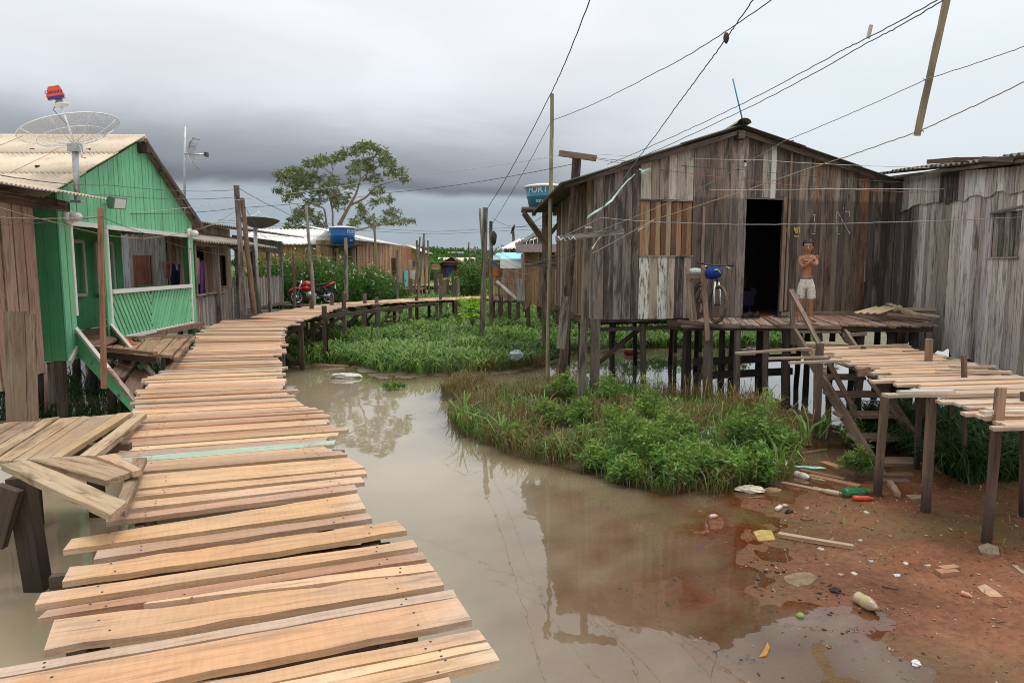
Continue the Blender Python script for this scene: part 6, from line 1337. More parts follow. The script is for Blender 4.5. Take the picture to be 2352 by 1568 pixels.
sheet_roof(h3, V((-8.35, 15.35, 3.36)), V((-.35, 6.0, 0)), V((1.32, 0, -.30)), 5, 1, 'corr_grey', pitch=.17, amp=.022, sag=.03, name='awning_sheet')
bar('awning_beam', (-7.2, 15.4, 3.0), (-7.5, 21.2, 2.97), .10, .06, (1, 0, 0), 'old_wood', h3, (.22, .15, .10))
for k, y in enumerate((15.6, 17.0, 18.4, 19.9, 21.2)): bar('awning_post', (-7.2 - .055 * (y - 15.4), y, .1), (-7.2 - .055 * (y - 15.4), y, 3.0), .09, .08, (1, 0, 0), 'old_wood', h3, pick([(.22, .17, .14), (.30, .24, .2)]))
pk = [(.36, .31, .27), (.30, .24, .2), (.42, .38, .34), (.27, .20, .17)]
wall(h3, V((-7.12, 15.3, 0)), V((-7.62, 18.7, 0)), (1, 0, 0), lambda s: 1.03 + .02 * math.sin(7 * s), lambda s: 1.80 + .03 * math.sin(5 * s) if s < 2.4 else 1.9, (.055, .075), lambda s, z: (pick(pk, .12), 'silver_wood'), gap=.012)
bar('rail_cap', (-7.1, 15.3, 1.83), (-7.5, 17.8, 1.83), .13, .035, UP, 'old_wood', h3, (.26, .2, .165)); bar('sill', (-7.08, 15.3, 1.02), (-7.6, 18.8, 1.02), .09, .06, (1, 0, 0), 'old_wood', h3, (.24, .19, .16))
wall(h3, V((-8.75, 21.9, 0)), V((-9.2, 27.4, 0)), (1, 0, 0), 1.08, lambda s: 2.08 + .04 * math.sin(9 * s), (.075, .10), lambda s, z: (pick(pk + [(.30, .13, .10)], .12), 'silver_wood'), gap=.02)
wall(h3, V((-11.6, 27.5, 0)), V((-9.2, 27.4, 0)), (0, -1, 0), 1.08, 2.06, (.08, .11), lambda s, z: (pick(pk, .12), 'silver_wood'), gap=.03)
for x, y in ((-8.75, 21.9), (-8.9, 23.7), (-9.05, 25.6), (-9.2, 27.4), (-10.4, 27.5)): bar('porch_post', (x, y, .1), (x, y, 3.35), .10, .09, (1, 0, 0), 'old_wood', h3, pick([(.13, .10, .085), (.3, .25, .22)]))
wall(h3, V((-8.7, 21.5, 0)), V((-9.15, 27.5, 0)), (1, 0, 0), 2.98, 3.45, (.14, .2), lambda s, z: (pick([(.10, .08, .07), (.16, .13, .11)], .1), 'old_wood'))
sheet_roof(h3, V((-13.2, 15.9, 4.25)), V((-.4, 12.4, 0)), V((5.0, 0, -.60)), 8, 2, 'corr_grey', pitch=.17, amp=.022); box('floor', (-10.4, 24.5, 1.02), (3.0, 6.0, .08), 'old_wood', h3, (.12, .09, .075))
for y in (16.8, 19, 21.5, 24, 27):
    for x in (-8.6, -10.5): log('stilt', (x, y, -.2), (x, y, 1.0), .09, .08, 'pile_wood', h3, BRN[0])
bb_ = empty('brick_base', (-7.3, 20.2, 0), 'low mossy block of stacked bricks behind the leaning poles', 'brickwork')
for r_ in range(4):
    for k in range(8): box('brick', (-7.95 + .235 * k + .11 * (r_ % 2), 20.2, .74 + .095 * r_), (.22, .2, .085), 'brick', bb_, None, Matrix.Rotation(R.uniform(-.02, .02), 3, 'Z'))
box('mortar_core', (-7.05, 20.22, .70), (1.95, .12, .34), 'matte', bb_, (.14, .11, .08))
# ---- washing
def cloth(name, u0, u1, v0, v1, Y, col, label, taper=0.0):
    P0, P1 = PY(u0, v0, Y), PY(u1, v0, Y); hgt = PY(u0, v0, Y).z - PY(u0, v1, Y).z; vs_, fs = [], []; nx, ny = 8, 8
    for s in (0, .012):
        for j in range(ny + 1):
            for i in range(nx + 1):
                f, h = i / nx, j / ny; w = math.sin(f * 9 + h * 2) * .03 * h + R.uniform(-.004, .004)
                p = P0.lerp(P1, .5 + (f - .5) * (1 - taper * h)) + V((0, w + s, -hgt * h * (1 + .05 * math.sin(f * 5)))); vs_.append(p)
    W = nx + 1; B_ = W * (ny + 1)
    for j in range(ny):
        for i in range(nx): a = j * W + i; fs.append((a, a + 1, a + 1 + W, a + W)); fs.append((B_ + a + W, B_ + a + W + 1, B_ + a + 1, B_ + a))
    lv, mw = local(vs_); o = mesh_ob(name, lv, fs, 'cloth', None, col, True, mw); return tag(o, label, 'laundry', 'washing hung out to dry')
cloth('towel', 440, 457, 592, 654, 15.9, (.66, .61, .50), 'cream towel hanging at the end of the green porch'); cloth('towel', 455, 468, 600, 678, 16.2, (.24, .08, .30), 'purple towel hanging beside the cream one', .1)
cloth('shirt', 371, 394, 601, 637, 16.2, (.34, .20, .20), 'faded pink shirt on the line inside the green porch', .15); cloth('trousers', 388, 412, 606, 656, 16.4, (.025, .03, .05), 'dark trousers on the line inside the green porch'); cloth('cloth', 382, 389, 605, 618, 16.0, (.50, .05, .06), 'small red cloth on the line between shirt and trousers'); cloth('cloth', 403, 409, 608, 620, 16.1, (.5, .5, .6), 'small white cloth pegged over the dark trousers')
wire([(362, 602, 16.5), (416, 607, 16.1), (445, 592, 15.9), (470, 600, 16.2)], .004, GR_, 'clothes line inside and beyond the green porch', .05, 0)
# ---- orange plank house with the white roof
def plank_box(name, label, pts, z0, z1, cols, mat, grp=None, cat='house', w=(.2, .3), ops=()):
    o = empty(name, (sum(p[0] for p in pts) / len(pts), sum(p[1] for p in pts) / len(pts), 0), label, cat, grp)
    for i, (a, b_) in enumerate(zip(pts, pts[1:])):
        d = V((b_[0] - a[0], b_[1] - a[1], 0)); n = V((d.y, -d.x, 0)).normalized()
        wall(o, V((a[0], a[1], 0)), V((b_[0], b_[1], 0)), n, z0, z1 if not isinstance(z1, list) else z1[i], w, lambda s, z: (pick(cols, .1), mat), openings=[q[1:] for q in ops if q[0] == i], wav=.03, gap=.012)
    return o
x0, x1 = PY(545, 610, 38).x, PY(762, 610, 38).x
h4 = plank_box('white_roof_house', 'orange-brown plank house with a white corrugated roof behind the bush', [(x0, 38), (x1, 38), (x1 - .1, 44)], .6, 3.62, [(.50, .26, .10), (.42, .21, .08), (.54, .30, .13)], 'plank_wood')
er, rrz = PY(560, 560, 37.6).z, PY(560, 527, 41).z
sheet_roof(h4, V((x0, 41, rrz)), V((x1 - x0 + .15, 0, 0)), V((0, -3.4, er - rrz)), 8, 2, 'corr_white', pitch=.2, amp=.03); sheet_roof(h4, V((x0, 41, rrz)), V((x1 - x0 + .15, 0, 0)), V((0, 3.4, er - rrz)), 4, 1, 'corr_white', pitch=.2, amp=.03)
wall(h4, V((x1, 38, 0)), V((x1 - .05, 44, 0)), (1, 0, 0), 3.6, lambda s: 3.62 + (rrz - 3.65) * (1 - abs(s - 3) / 3), (.15, .2), lambda s, z: (pick([(.3, .25, .2)], .2), 'silver_wood'), gap=.08)
# ---- long brown house
a5, b5, c5 = (PY(728, 610, 36.8).x, 36.8), (PY(815, 610, 36.5).x, 36.5), (PY(934, 610, 48).x, 48)
h5 = plank_box('long_brown_house', 'long reddish brown plank house with a dark window past the bush', [a5, b5, c5, (c5[0] - 4, 49)], .75, 3.85, [(.46, .235, .125), (.38, .185, .095), (.52, .30, .175), (.33, .17, .095)], 'plank_wood', ops=[(1, 7.4, 8.7, 1.8, 3.0)])
box('room_shade_block', (b5[0] - .55, 44.2, 2.4), (.3, 2.6, 1.6), 'interior_dark', h5); sheet_roof(h5, V((a5[0] - .5, 36.0, 4.6)), V((.2, 12.9, 0)), V((b5[0] - a5[0] + 1.0, 0, -.72)), 6, 1, 'corr_white', pitch=.2, amp=.025)  # near-black block behind the window, in place of the unlit inside
P, Q = V((c5[0] + .06, 47.2, 0)), V((c5[0] + .03, 47.95, 0)); bar('door', P + UP * 1.7 - UP * .85, P + UP * 2.15, .7, .05, (1, -.2, 0), 'green_paint', h5, (.08, .52, .46)); bar('corner_board', Q + UP * .8, Q + UP * 3.8, .6, .05, (.2, -1, 0), 'matte', h5, (.50, .20, .13))
h6 = plank_box('yellow_gable_house', 'small yellowish plank house with a pale gable behind the stake cluster', [(-7.6, 52), (-6.9, 52), (-6.9, 57)], .6, [3.55, 3.4], [(.42, .27, .07), (.36, .24, .08)], 'plank_wood')
sheet_roof(h6, V((-8.0, 51.6, 4.05)), V((0, 6, 0)), V((1.3, 0, -.55)), 4, 1, 'corr_cream', pitch=.2, amp=.03)
dk5 = empty('far_landing', (-7, 45, 0), 'dark raised landing with a ladder at the end of the long brown house', 'landing')
for k in range(7): bar('plank', (-8.2, 43.6 + .5 * k, .98), (-5.9, 43.6 + .5 * k, .98), .46, .06, UP, 'old_wood', dk5, pick([(.14, .11, .09), (.18, .13, .1)]))
for x in (-8.0, -7.2, -6.6, -6.0):
    for y in (43.6, 45.2, 46.7): bar('post', (x, y, -.2), (x, y, .95), .14, .12, (0, -1, 0), 'pile_wood', dk5, BRN[0])
for s in (-.2, .2): bar('ladder_rail', (-5.9 + s, 43.3, .0), (-5.9 + s, 43.6, 1.2), .07, .05, (0, -1, 0), 'plank_wood', dk5, (.3, .22, .15))
for k in range(5): bar('ladder_rung', (-6.1, 43.32 + .05 * k, .15 + .2 * k), (-5.7, 43.32 + .05 * k, .15 + .2 * k), .06, .04, (0, -1, 0), 'plank_wood', dk5, (.28, .2, .14))
cloth('cloth', 938, 946, 596, 618, 45, (.45, .40, .38), 'spotted cloth on the far line by the teal door'); cloth('cloth', 948, 953, 597, 612, 45.5, (.10, .10, .30), 'blue cloth on the far line by the stakes'); cloth('sheet', 967, 975, 602, 618, 44, (.36, .34, .36), 'grey sheet hanging among the far stakes'); cloth('sheet', 942, 959, 620, 641, 44, (.62, .62, .55), 'white sheet over the rail of the far landing')
# ---- second boardwalk beyond the pond
fb = empty('far_boardwalk', (-3, 46, 0), 'narrow far boardwalk with stakes beyond the curving one', 'boardwalk')
lay([((870, 651), (868, 656)), ((1000, 650), (1000, 655)), ((1030, 650), (1036, 655))], fb, lambda u, v: PZ(u, v, 1.05), (.3, .45), 'deck_wood', lambda k: tanc(), over=.1, seg=1); lay([((1005, 652), (1040, 653)), ((1022, 640), (1050, 641)), ((1042, 630), (1055, 631)), ((1052, 625), (1060, 625.5))], fb, lambda u, v: PZ(u, v, 1.1), (.4, .6), 'deck_wood', lambda k: tanc(), over=.1, seg=1)
for k, (u, v0, v1) in enumerate(((880, 720, 645), (943, 730, 640), (1000, 692, 620), (1003, 690, 632), (1012, 700, 628), (1020, 690, 642), (1028, 705, 640), (1040, 690, 632), (1045, 680, 646), (1052, 682, 640), (1060, 680, 655))):
    Yk = 40 + (k % 4) * 2.2; P = PY(u, v1, Yk); bar('stake', (P.x, P.y, -.3), P, R.uniform(.14, .24), .14, (0, -1, 0), 'plank_wood', fb, pick([(.27, .17, .11), (.22, .14, .095), (.12, .09, .075)]))
P = PY(1001, 613, 41); box('box', P, (.4, .3, .3), 'plank_wood', fb, (.45, .24, .12))
# ---- ladder hanging under the curving boardwalk
ld = empty('ladder', PY(905, 738, 24), 'small dark wooden ladder leaning under the curving boardwalk', 'ladder')
for (a, b_) in (((884, 738), (899, 705)), ((910, 738), (924, 703))): bar('rail', PY(*a, 23.2), PY(*b_, 24.0), .07, .05, (0, -1, .2), 'plank_wood', ld, (.17, .10, .065))
for u0, u1, v in ((896, 924, 703), (882, 925, 714), (883, 918, 728), (884, 912, 738)): bar('rung', PY(u0, v, 23.6), PY(u1, v - 1, 23.6), .075, .05, (0, -1, 0), 'plank_wood', ld, (.19, .115, .075))
# ================================================================ HUTS ON THE RIGHT OF THE GRASS
HB = [(.38, .225, .125), (.44, .29, .175), (.30, .175, .105), (.33, .225, .15)]
xa, xb = PY(1206, 610, 22.5).x, PY(1290, 610, 22.5).x
hA = plank_box('tiled_hut', 'weathered plank hut with a strip of brown roof tiles beside the tank tower', [(xa - .05, 27), (xa, 22.5), (xb, 22.5)], lambda s: 1.05 + .25 * math.sin(s * 9) ** 2, 2.95, HB, 'plank_wood', w=(.15, .22))
for r_ in range(3):
    for k in range(8): bar('roof_tile', (xa - .2 + .19 * k, 22.15 + .24 * r_, 2.92 + .085 * r_), (xa - .2 + .19 * k, 22.42 + .24 * r_, 3.03 + .085 * r_), .185, .03, UP, 'matte', hA, jit((.085, .05, .045), .15))
for x in (xa + .1, xa + .6, xb - .1):
    for y in (22.6, 24.5, 26.5): log('stilt', (x, y, 0), (x, y, 1.2), .08, .07, 'pile_wood', hA, BRN[0])
pf = empty('picket_porch', (1, 24, 0), 'brown picket railing porch left of the tiled hut', 'railing'); xp0, xp1 = PY(1132, 610, 24).x, PY(1190, 610, 23.4).x
wall(pf, V((xp0, 24.2, 0)), V((xp1, 23.4, 0)), (0, -1, 0), lambda s: 1.28 + .04 * math.sin(s * 20), lambda s: 2.08 + .03 * math.sin(s * 17), (.09, .12), lambda s, z: (pick(HB + [(.17, .1, .08)], .12), 'plank_wood'), gap=.04, t=.02)
for z in (1.45, 1.9): bar('rail', (xp0, 24.24, z), (xp1, 23.44, z), .07, .04, (0, -1, 0), 'plank_wood', pf, HB[2])
for k in range(4): bar('post', (xp0 + (xp1 - xp0) * k / 3, 24.3 - .27 * k, .0), (xp0 + (xp1 - xp0) * k / 3, 24.3 - .27 * k, 1.5), .13, .11, (0, -1, 0), 'pile_wood', pf, BRN[k % 4])
box('floor', ((xp0 + xp1) / 2, 24.9, 1.25), (1.0, 1.6, .08), 'old_wood', pf, (.12, .09, .07)); bar('diagonal', PY(1141, 646, 23.3), PY(1188, 687, 22.6), .10, .05, (0, -1, .3), 'silver_wood', pf, (.40, .36, .33)); bar('end_board', PY(1197, 691, 22.4), PY(1195, 640, 22.4), .26, .04, (0, -1, 0), 'silver_wood', pf, (.38, .33, .29))
tbh = empty('tarp_shack', (.5, 27, 0), 'open shack with a light blue tarpaulin roof and a white panel', 'shack')
def pan(name, u0, u1, v0, v1, Y, mat, col=None, par=tbh, t=.03): bar(name, PY(u0, (v0 + v1) / 2, Y), PY(u1, (v0 + v1) / 2, Y), (v1 - v0) / 1568 * Y, t, (0, -1, 0), mat, par, col)
vs_ = [PY(1128, 595, 26.6), PY(1206, 594, 26.4), PY(1206, 580, 28.2), PY(1160, 580, 28.4), PY(1141, 581, 28.4)]; vs_ += [v + V((0, 0, -.05)) for v in vs_]
lv, mw = local(vs_); mesh_ob('tarpaulin', lv, [(0, 1, 2, 3, 4), (9, 8, 7, 6, 5)] + [(k, 5 + k, 5 + (k + 1) % 5, (k + 1) % 5) for k in range(5)], 'tarp_blue', tbh, None, False, mw)
pan('white_panel', 1149, 1207, 595, 616, 26.5, 'white_sheet'); pan('blue_panel', 1122, 1146, 596, 616, 27, 'matte', (.20, .29, .34)); pan('orange_panel', 1130, 1144, 616, 634, 28.2, 'matte', (.62, .15, .025)); pan('fold', 1130, 1150, 586, 594, 26.7, 'white_sheet')
wall(tbh, PY(1152, 610, 29), PY(1215, 610, 29), (0, -1, 0), 1.0, 2.6, (.2, .28), lambda s, z: (pick(HB, .12), 'plank_wood'), openings=[(.3, .55, 1.6, 2.2)])
for u in (1125, 1146, 1205): P = PY(u, 610, 26.6); bar('post', (P.x, P.y, .1), (P.x, P.y, 2.75), .10, .08, (0, -1, 0), 'plank_wood', tbh, (.17, .08, .055))
hw_ = plank_box('white_roof_hut', 'brown hut with a bright white corrugated roof behind the tarpaulin shack', [(PY(1158, 610, 33).x, 33), (PY(1215, 610, 33).x, 33)], .8, 3.3, [(.22, .13, .09), (.27, .17, .11)], 'plank_wood')
P0, P1, P2 = PY(1149, 571, 32.6), PY(1212, 570, 32.6), PY(1180, 549, 36); corr('roof_sheet', P0, (P1 - P0), V((.9, 3.4, P2.z - P0.z)), 'corr_white', hw_, .2, .03)
hg = plank_box('grey_gable_hut', 'grey plank hut with a dark lean-to roof left of the tank tower', [(PY(1192, 610, 29).x, 29), (PY(1262, 610, 29).x, 29)], .9, lambda s: 3.42 + .28 * s, [(.24, .18, .15), (.19, .14, .115), (.42, .36, .33)], 'silver_wood', w=(.14, .2))
P0, P1 = PY(1184, 571, 28.6), PY(1262, 531, 28.6); corr('roof_sheet', P0 + UP * .05, P1 - P0, V((0, 4, .3)), 'corr_dark', hg, .17, .022); bar('eave_board', PY(1205, 550, 28.5), PY(1232, 534, 28.5), .12, .04, (0, -1, 0), 'silver_wood', hg, (.5, .48, .44))
o = pole(1180, 600, 1179, 530, 45, .10, 'far thin pole with a black bird perched on top', 'old_wood', (.2, .18, .15), bot=.3)
P = PY(1178.5, 526, 45); bd = empty('bird', P, 'black bird perched on the far pole', 'bird'); blob('body', P + UP * .02, (.10, .10, .19), 'rubber', bd, rot=Matrix.Rotation(.4, 3, 'Y')); blob('head', P + V((.08, 0, .22)), (.06, .06, .06), 'rubber', bd); bar('tail', P + V((-.06, 0, -.1)), P + V((-.16, 0, -.32)), .08, .02, (0, -1, 0), 'rubber', bd)
# ---- sheds on the slope far behind
rdh = plank_box('red_shed', 'dark red plank shed with a blue door in the far field', [(PY(1013, 610, 95).x, 95), (PY(1063, 610, 93).x, 93), (PY(1068, 610, 99).x, 99)], .6, [lambda s: 2.6 + .0 * s, 2.6], [(.16, .035, .03), (.13, .03, .028)], 'plank_wood', cat='shed', w=(.4, .6))
a, b_ = PY(1011, 610, 94).x, PY(1066, 610, 92).x; mx = (a + b_) / 2
for sx, e in ((a, -1), (b_, 1)): corr('roof_sheet', (mx, 92.2, 3.65), (0, 6, 0), (sx + .3 * e - mx, 0, -1.1), 'corr_dark', rdh, .3, .03)
prism('gable', ((a + .3, 92.9, 2.55), (mx - .05, 92.9, 3.6), (mx + .05, 92.9, 3.6), (b_ - .2, 92.9, 2.55)), (0, -1, 0), .05, 'matte', rdh, (.13, .03, .028)); P = PY(1032, 625, 92.8); box('door', (P.x, 93.6, 1.75), (1.0, .1, 1.9), 'matte', rdh, (.025, .05, .16))
wsd = empty('white_shed', (-18, 190, 0), 'long low shed with a pale roof beyond the red shed', 'shed'); a, b_ = PY(1001, 605, 190), PY(1091, 605, 190); z0 = gz(a.x, 192)
box('wall', ((a.x + b_.x) / 2, 194, a.z - 1.2), (b_.x - a.x - 1, 6, 3.4), 'matte', wsd, (.55, .56, .56)); corr('roof_sheet', (a.x, 190, a.z + .35), (b_.x - a.x, 0, 0), (0, 7, 1.4), 'corr_cream', wsd, .8, .06)
for k, (u0, u1, v0, v1, Y, wc, rc, lab) in enumerate(((1030, 1062, 578, 592, 330, (.30, .22, .2), (.62, .63, .62), 'pale-roofed house on the far hill'), (996, 1012, 568, 577, 420, (.6, .6, .6), (.5, .5, .5), 'small white house near the crest of the far hill'), (1012, 1024, 571, 578, 425, (.55, .5, .46), (.45, .35, .3), 'second tiny house near the crest of the far hill'))):
    o = empty('hill_house', PY((u0 + u1) / 2, v1, Y), lab, 'house', 'houses on the far hill'); a, b_ = PY(u0, v0, Y), PY(u1, v1, Y); H = a.z - b_.z
    box('wall', ((a.x + b_.x) / 2, Y + 3, b_.z + H * .35 - .4), (b_.x - a.x, 6, H * .75 + .8), 'matte', o, wc)
    box('roof', ((a.x + b_.x) / 2, Y + 3, a.z - H * .14), ((b_.x - a.x) * 1.08, 7, H * .25), 'matte', o, rc); wn_ = 4 if k == 0 else 2
    for q in range(wn_): box('window', (a.x + (b_.x - a.x) * (q + .5) / wn_, Y - .03, b_.z + H * .4), ((b_.x - a.x) / wn_ * .4, .1, H * .3), 'interior_dark', o)
# ================================================================ TREES AND BUSHES
def limb(name, pts, par, mat='bark_pale', n=7): return tube(name, [p for p, r in pts], [r for p, r in pts], mat, par, n=n)
TY = 47.0
def tz(x, y, dy=0): return PY(602.9 + x * .18316, 287.1 + y * .18316, TY + dy)
bt = empty('big_tree', (tz(1000, 1290).x, TY, 0), 'big spreading tree with open leafy crown behind the far water tank', 'tree')
def smooth(P, k=3):
    out = []
    for i in range(len(P) - 1):
        for j in range(k):
            f = j / k; p0 = P[max(i - 1, 0)]; p1 = P[i]; p2 = P[i + 1]; p3 = P[min(i + 2, len(P) - 1)]
            out.append(.5 * ((2 * p1) + (p2 - p0) * f + (2 * p0 - 5 * p1 + 4 * p2 - p3) * f * f + (3 * p1 - p0 - 3 * p2 + p3) * f ** 3))
    return out + [P[-1]]
LB = [([(990, 1900), (985, 1500), (985, 1290), (960, 1250)], .40, .26, 0), ([(960, 1260), (1040, 1110), (1100, 1000), (1150, 910), (1190, 820), (1230, 650), (1210, 560), (1260, 420), (1290, 260)], .26, .03, -.5), ([(1100, 1005), (1280, 920), (1360, 840), (1440, 770), (1560, 730), (1700, 690), (1800, 650)], .16, .03, .8), ([(1010, 1275), (1110, 1270), (1160, 1170), (1220, 1110), (1290, 1010), (1380, 950), (1520, 935)], .15, .03, 1.2), ([(1000, 1290), (1190, 1320), (1380, 1270), (1640, 1240), (1750, 1200), (1890, 1195)], .15, .03, -1.2), ([(960, 1350), (820, 1300), (790, 1130), (760, 1040), (650, 1005), (480, 870), (330, 740), (200, 640)], .17, .03, -.8), ([(970, 1330), (885, 1280), (880, 1100), (850, 950), (800, 800), (680, 720), (560, 560), (420, 560)], .16, .03, 1.0), ([(850, 960), (960, 740), (880, 640), (780, 560), (640, 500)], .09, .02, 1.6), ([(820, 1290), (720, 1230), (600, 1130), (480, 1090), (350, 1110)], .09, .02, -1.6), ([(760, 1300), (600, 1290), (420, 1240), (320, 1280)], .08, .02, 1.4), ([(1230, 680), (1330, 600), (1440, 540), (1560, 500), (1640, 560)], .08, .02, 1.0), ([(1210, 560), (1360, 440), (1440, 330), (1380, 260)], .06, .02, -1.0), ([(1190, 830), (1050, 790), (900, 880), (660, 950)], .07, .02, -1.4), ([(1220, 1110), (1290, 1160), (1400, 1220)], .05, .02, -.8), ([(1640, 1240), (1560, 1150), (1600, 1060), (1720, 1100)], .05, .02, -1.6), ([(870, 650), (900, 520), (1000, 400), (1120, 330)], .05, .02, .4)]
skel = []
for pts, r0, r1, dy in LB:
    P = smooth([tz(x, y, dy * i / max(1, len(pts) - 1)) for i, (x, y) in enumerate(pts)]); n_ = len(P)
    limb('trunk' if r0 > .3 else 'limb', [(p, .62 * (r0 + (r1 - r0) * (i / (n_ - 1)) ** .6)) for i, p in enumerate(P)], bt)
    if r0 < .3: skel += P
CL = [(200, 610, 60, 36), (400, 575, 90, 50), (470, 620, 120, 60), (330, 690, 110, 50), (650, 480, 110, 50), (780, 440, 110, 45), (900, 420, 60, 36), (1000, 360, 60, 45), (1130, 320, 110, 50), (1350, 280, 100, 55), (1470, 350, 90, 60), (1560, 450, 70, 55), (1620, 520, 55, 60), (1400, 470, 110, 50), (1240, 470, 80, 45), (1150, 560, 80, 50), (1300, 560, 90, 40), (1620, 600, 70, 34), (1730, 600, 60, 45), (1400, 660, 110, 40), (1080, 730, 90, 40), (880, 700, 80, 50), (700, 640, 95, 50), (560, 700, 95, 50), (450, 760, 110, 50), (620, 830, 95, 50), (820, 780, 100, 45), (830, 870, 120, 45), (1000, 900, 85, 70), (960, 990, 75, 60), (650, 950, 120, 40), (400, 850, 95, 40), (300, 900, 75, 36), (180, 820, 55, 28), (500, 1080, 110, 60), (620, 1120, 100, 70), (420, 1180, 75, 50), (320, 1270, 55, 45), (470, 1290, 75, 36), (720, 1250, 85, 50), (1280, 1150, 70, 80), (1150, 1220, 55, 45), (1400, 1220, 55, 36), (1550, 930, 75, 40), (1390, 980, 45, 36), (1640, 1080, 100, 40), (1600, 1190, 95, 45), (1740, 1200, 55, 36), (1450, 820, 85, 45), (1240, 1030, 36, 45), (1800, 680, 40, 28), (1880, 1200, 30, 14), (1220, 250, 50, 30), (1290, 230, 40, 26)]
LP_, LD_, LT_ = [], [], []; tw_v, tw_f = [], []
sk = np.array([tuple(p) for p in skel])
for x, y, rx_, ry_ in CL:
    dy0 = R.uniform(-2.2, 2.2); c0 = tz(x, y, dy0); j = int(np.argmin(((sk - np.array(c0)) ** 2).sum(1))); tube_geo(smooth([V(sk[j]), V(sk[j]).lerp(c0, .5) + V((R.uniform(-.2, .2), 0, R.uniform(-.1, .25))), c0], 3), [.03, .027, .024, .02, .018, .014, .01], 5, False, tw_v, tw_f)
    ntip = int(9 + rx_ * ry_ / 260)
    for _ in range(ntip):
        a, rr = R.uniform(0, 6.28), math.sqrt(R.random()); tip = tz(x + rx_ * 1.25 * rr * math.cos(a), y + ry_ * 1.35 * rr * math.sin(a), dy0 + R.uniform(-1.1, 1.1))
        if R.random() < .5: tube_geo([c0, c0.lerp(tip, .5) + V((0, 0, -.05)), tip], [.012, .009, .006], 4, False, tw_v, tw_f)
        light = R.uniform(.15, .75)
        for k in range(R.randint(7, 12)):
            d = V((R.uniform(-1, 1), R.uniform(-1, 1), R.uniform(-.9, .5))); LP_.append(tuple(tip + V((R.gauss(0, .05), R.gauss(0, .05), R.gauss(0, .05))))); LD_.append(tuple(d)); LT_.append(min(1, max(0, light + R.uniform(-.25, .3))))
lv, mw = local(tw_v); tag(mesh_ob('twigs', lv, tw_f, 'bark_pale', bt, None, True, mw), kind='stuff')
leaves('crown', LP_, LD_, rnp.uniform(.18, .34, len(LP_)), rnp.uniform(.024, .042, len(LP_)), 'leaf_tree', bt, np.array(LT_), c=tuple(tz(1000, 800)))
def bush(name, label, c, rx_, ry_, h, nst, nl, L_, W_, mat, cat='bush', grp=None, stemr=.012, flowers=0, droop=-.2, stem_mat='stem_green', top=.35, cluster=6):
    """stems fanning from the root with leaves gathered along them"""
    o = empty(name, c, label, cat, grp); c = V(c); sv_, sf_ = [], []; LPb, LDb, LTb, FP = [], [], [], []
    for k in range(nst):
        a, rr = R.uniform(0, 6.28), math.sqrt(R.uniform(.02, 1)); e = c + V((rx_ * rr * math.cos(a), ry_ * rr * math.sin(a), h * (1 - .55 * rr ** 2) * R.uniform(.72, 1.08))); b0 = c + V((rx_ * .35 * rr * math.cos(a), ry_ * .35 * rr * math.sin(a), 0)); m_ = b0.lerp(e, .55) + V((0, 0, h * .08))
        tube_geo([b0, m_, e], [stemr, stemr * .7, stemr * .35], 4, False, sv_, sf_)
        ncl = max(2, int(nl / nst / cluster)); lt = R.uniform(.1, .55)
        for q in range(ncl):
            f = R.uniform(.12, 1) ** .8; p = (b0.lerp(m_, f * 2) if f < .5 else m_.lerp(e, f * 2 - 1)); off = V((R.gauss(0, 1), R.gauss(0, 1), R.gauss(0, .8))) * min(rx_, h) * .13; p = p + off
            if p.z < c.z + .02: p.z = c.z + R.uniform(.02, .1)
            for _ in range(cluster):
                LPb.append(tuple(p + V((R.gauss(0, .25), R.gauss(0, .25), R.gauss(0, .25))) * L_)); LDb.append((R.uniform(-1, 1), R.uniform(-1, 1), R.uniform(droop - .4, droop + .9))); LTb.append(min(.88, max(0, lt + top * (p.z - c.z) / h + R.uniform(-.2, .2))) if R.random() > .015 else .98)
            if flowers and q > ncl * .9 and f > .8: FP.append(e + V((R.gauss(0, .06), R.gauss(0, .06), R.uniform(.0, .22))))
    lv, mw = local(sv_); mesh_ob('stems', lv, sf_, stem_mat, o, None, True, mw); n_ = len(LPb)
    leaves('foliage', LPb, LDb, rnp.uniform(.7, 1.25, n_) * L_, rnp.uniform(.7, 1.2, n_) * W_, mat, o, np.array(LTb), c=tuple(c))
    if FP: nf = len(FP) * 5; leaves('flowers', np.repeat(np.array([tuple(p) for p in FP]), 5, 0) + rnp.normal(0, .025, (nf, 3)), rnp.normal(size=(nf, 3)), .07, .025, 'petal', o, None, c=tuple(c))['kind'] = 'stuff'
    return o
for u, Y, rx_, h, lab in ((618, 33.5, 1.9, 2.9, 'left part of the big feathery bush, behind the picket porch'), (700, 33.0, 2.0, 2.95, 'feathery bush right behind the red motorcycle'), (770, 34.0, 1.9, 2.8, 'tall feathery bush beneath the far water tank'), (828, 32.5, 1.7, 2.35, 'feathery bush bulging over the curving boardwalk'), (872, 34.5, 1.5, 2.2, 'rightmost feathery bush before the long brown house')):
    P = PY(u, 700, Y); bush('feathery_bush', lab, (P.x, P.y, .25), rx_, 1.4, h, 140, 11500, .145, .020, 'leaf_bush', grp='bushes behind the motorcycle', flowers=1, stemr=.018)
P = PY(1078, 668, 44); bush('flowering_shrub', 'open shrub with pale blossoms left of the thick dark pole', (P.x, P.y, .4), 1.6, 1.2, 2.3, 60, 3600, .20, .028, 'leaf_bush', flowers=1, stemr=.02)
for k, (x, lab) in enumerate(((2.2, 'leftmost'), (4.0, 'second'), (5.7, 'third'), (7.4, 'rightmost'))): bush('bank_bush', lab + ' of the dark bushes on the bank behind the plank house', (x, 23.4 + .4 * (k % 2), .3), 1.25, .9, .95 + .25 * (k % 2), 40, 1800, .17, .03, 'leaf_bush', grp='bushes behind the plank house')
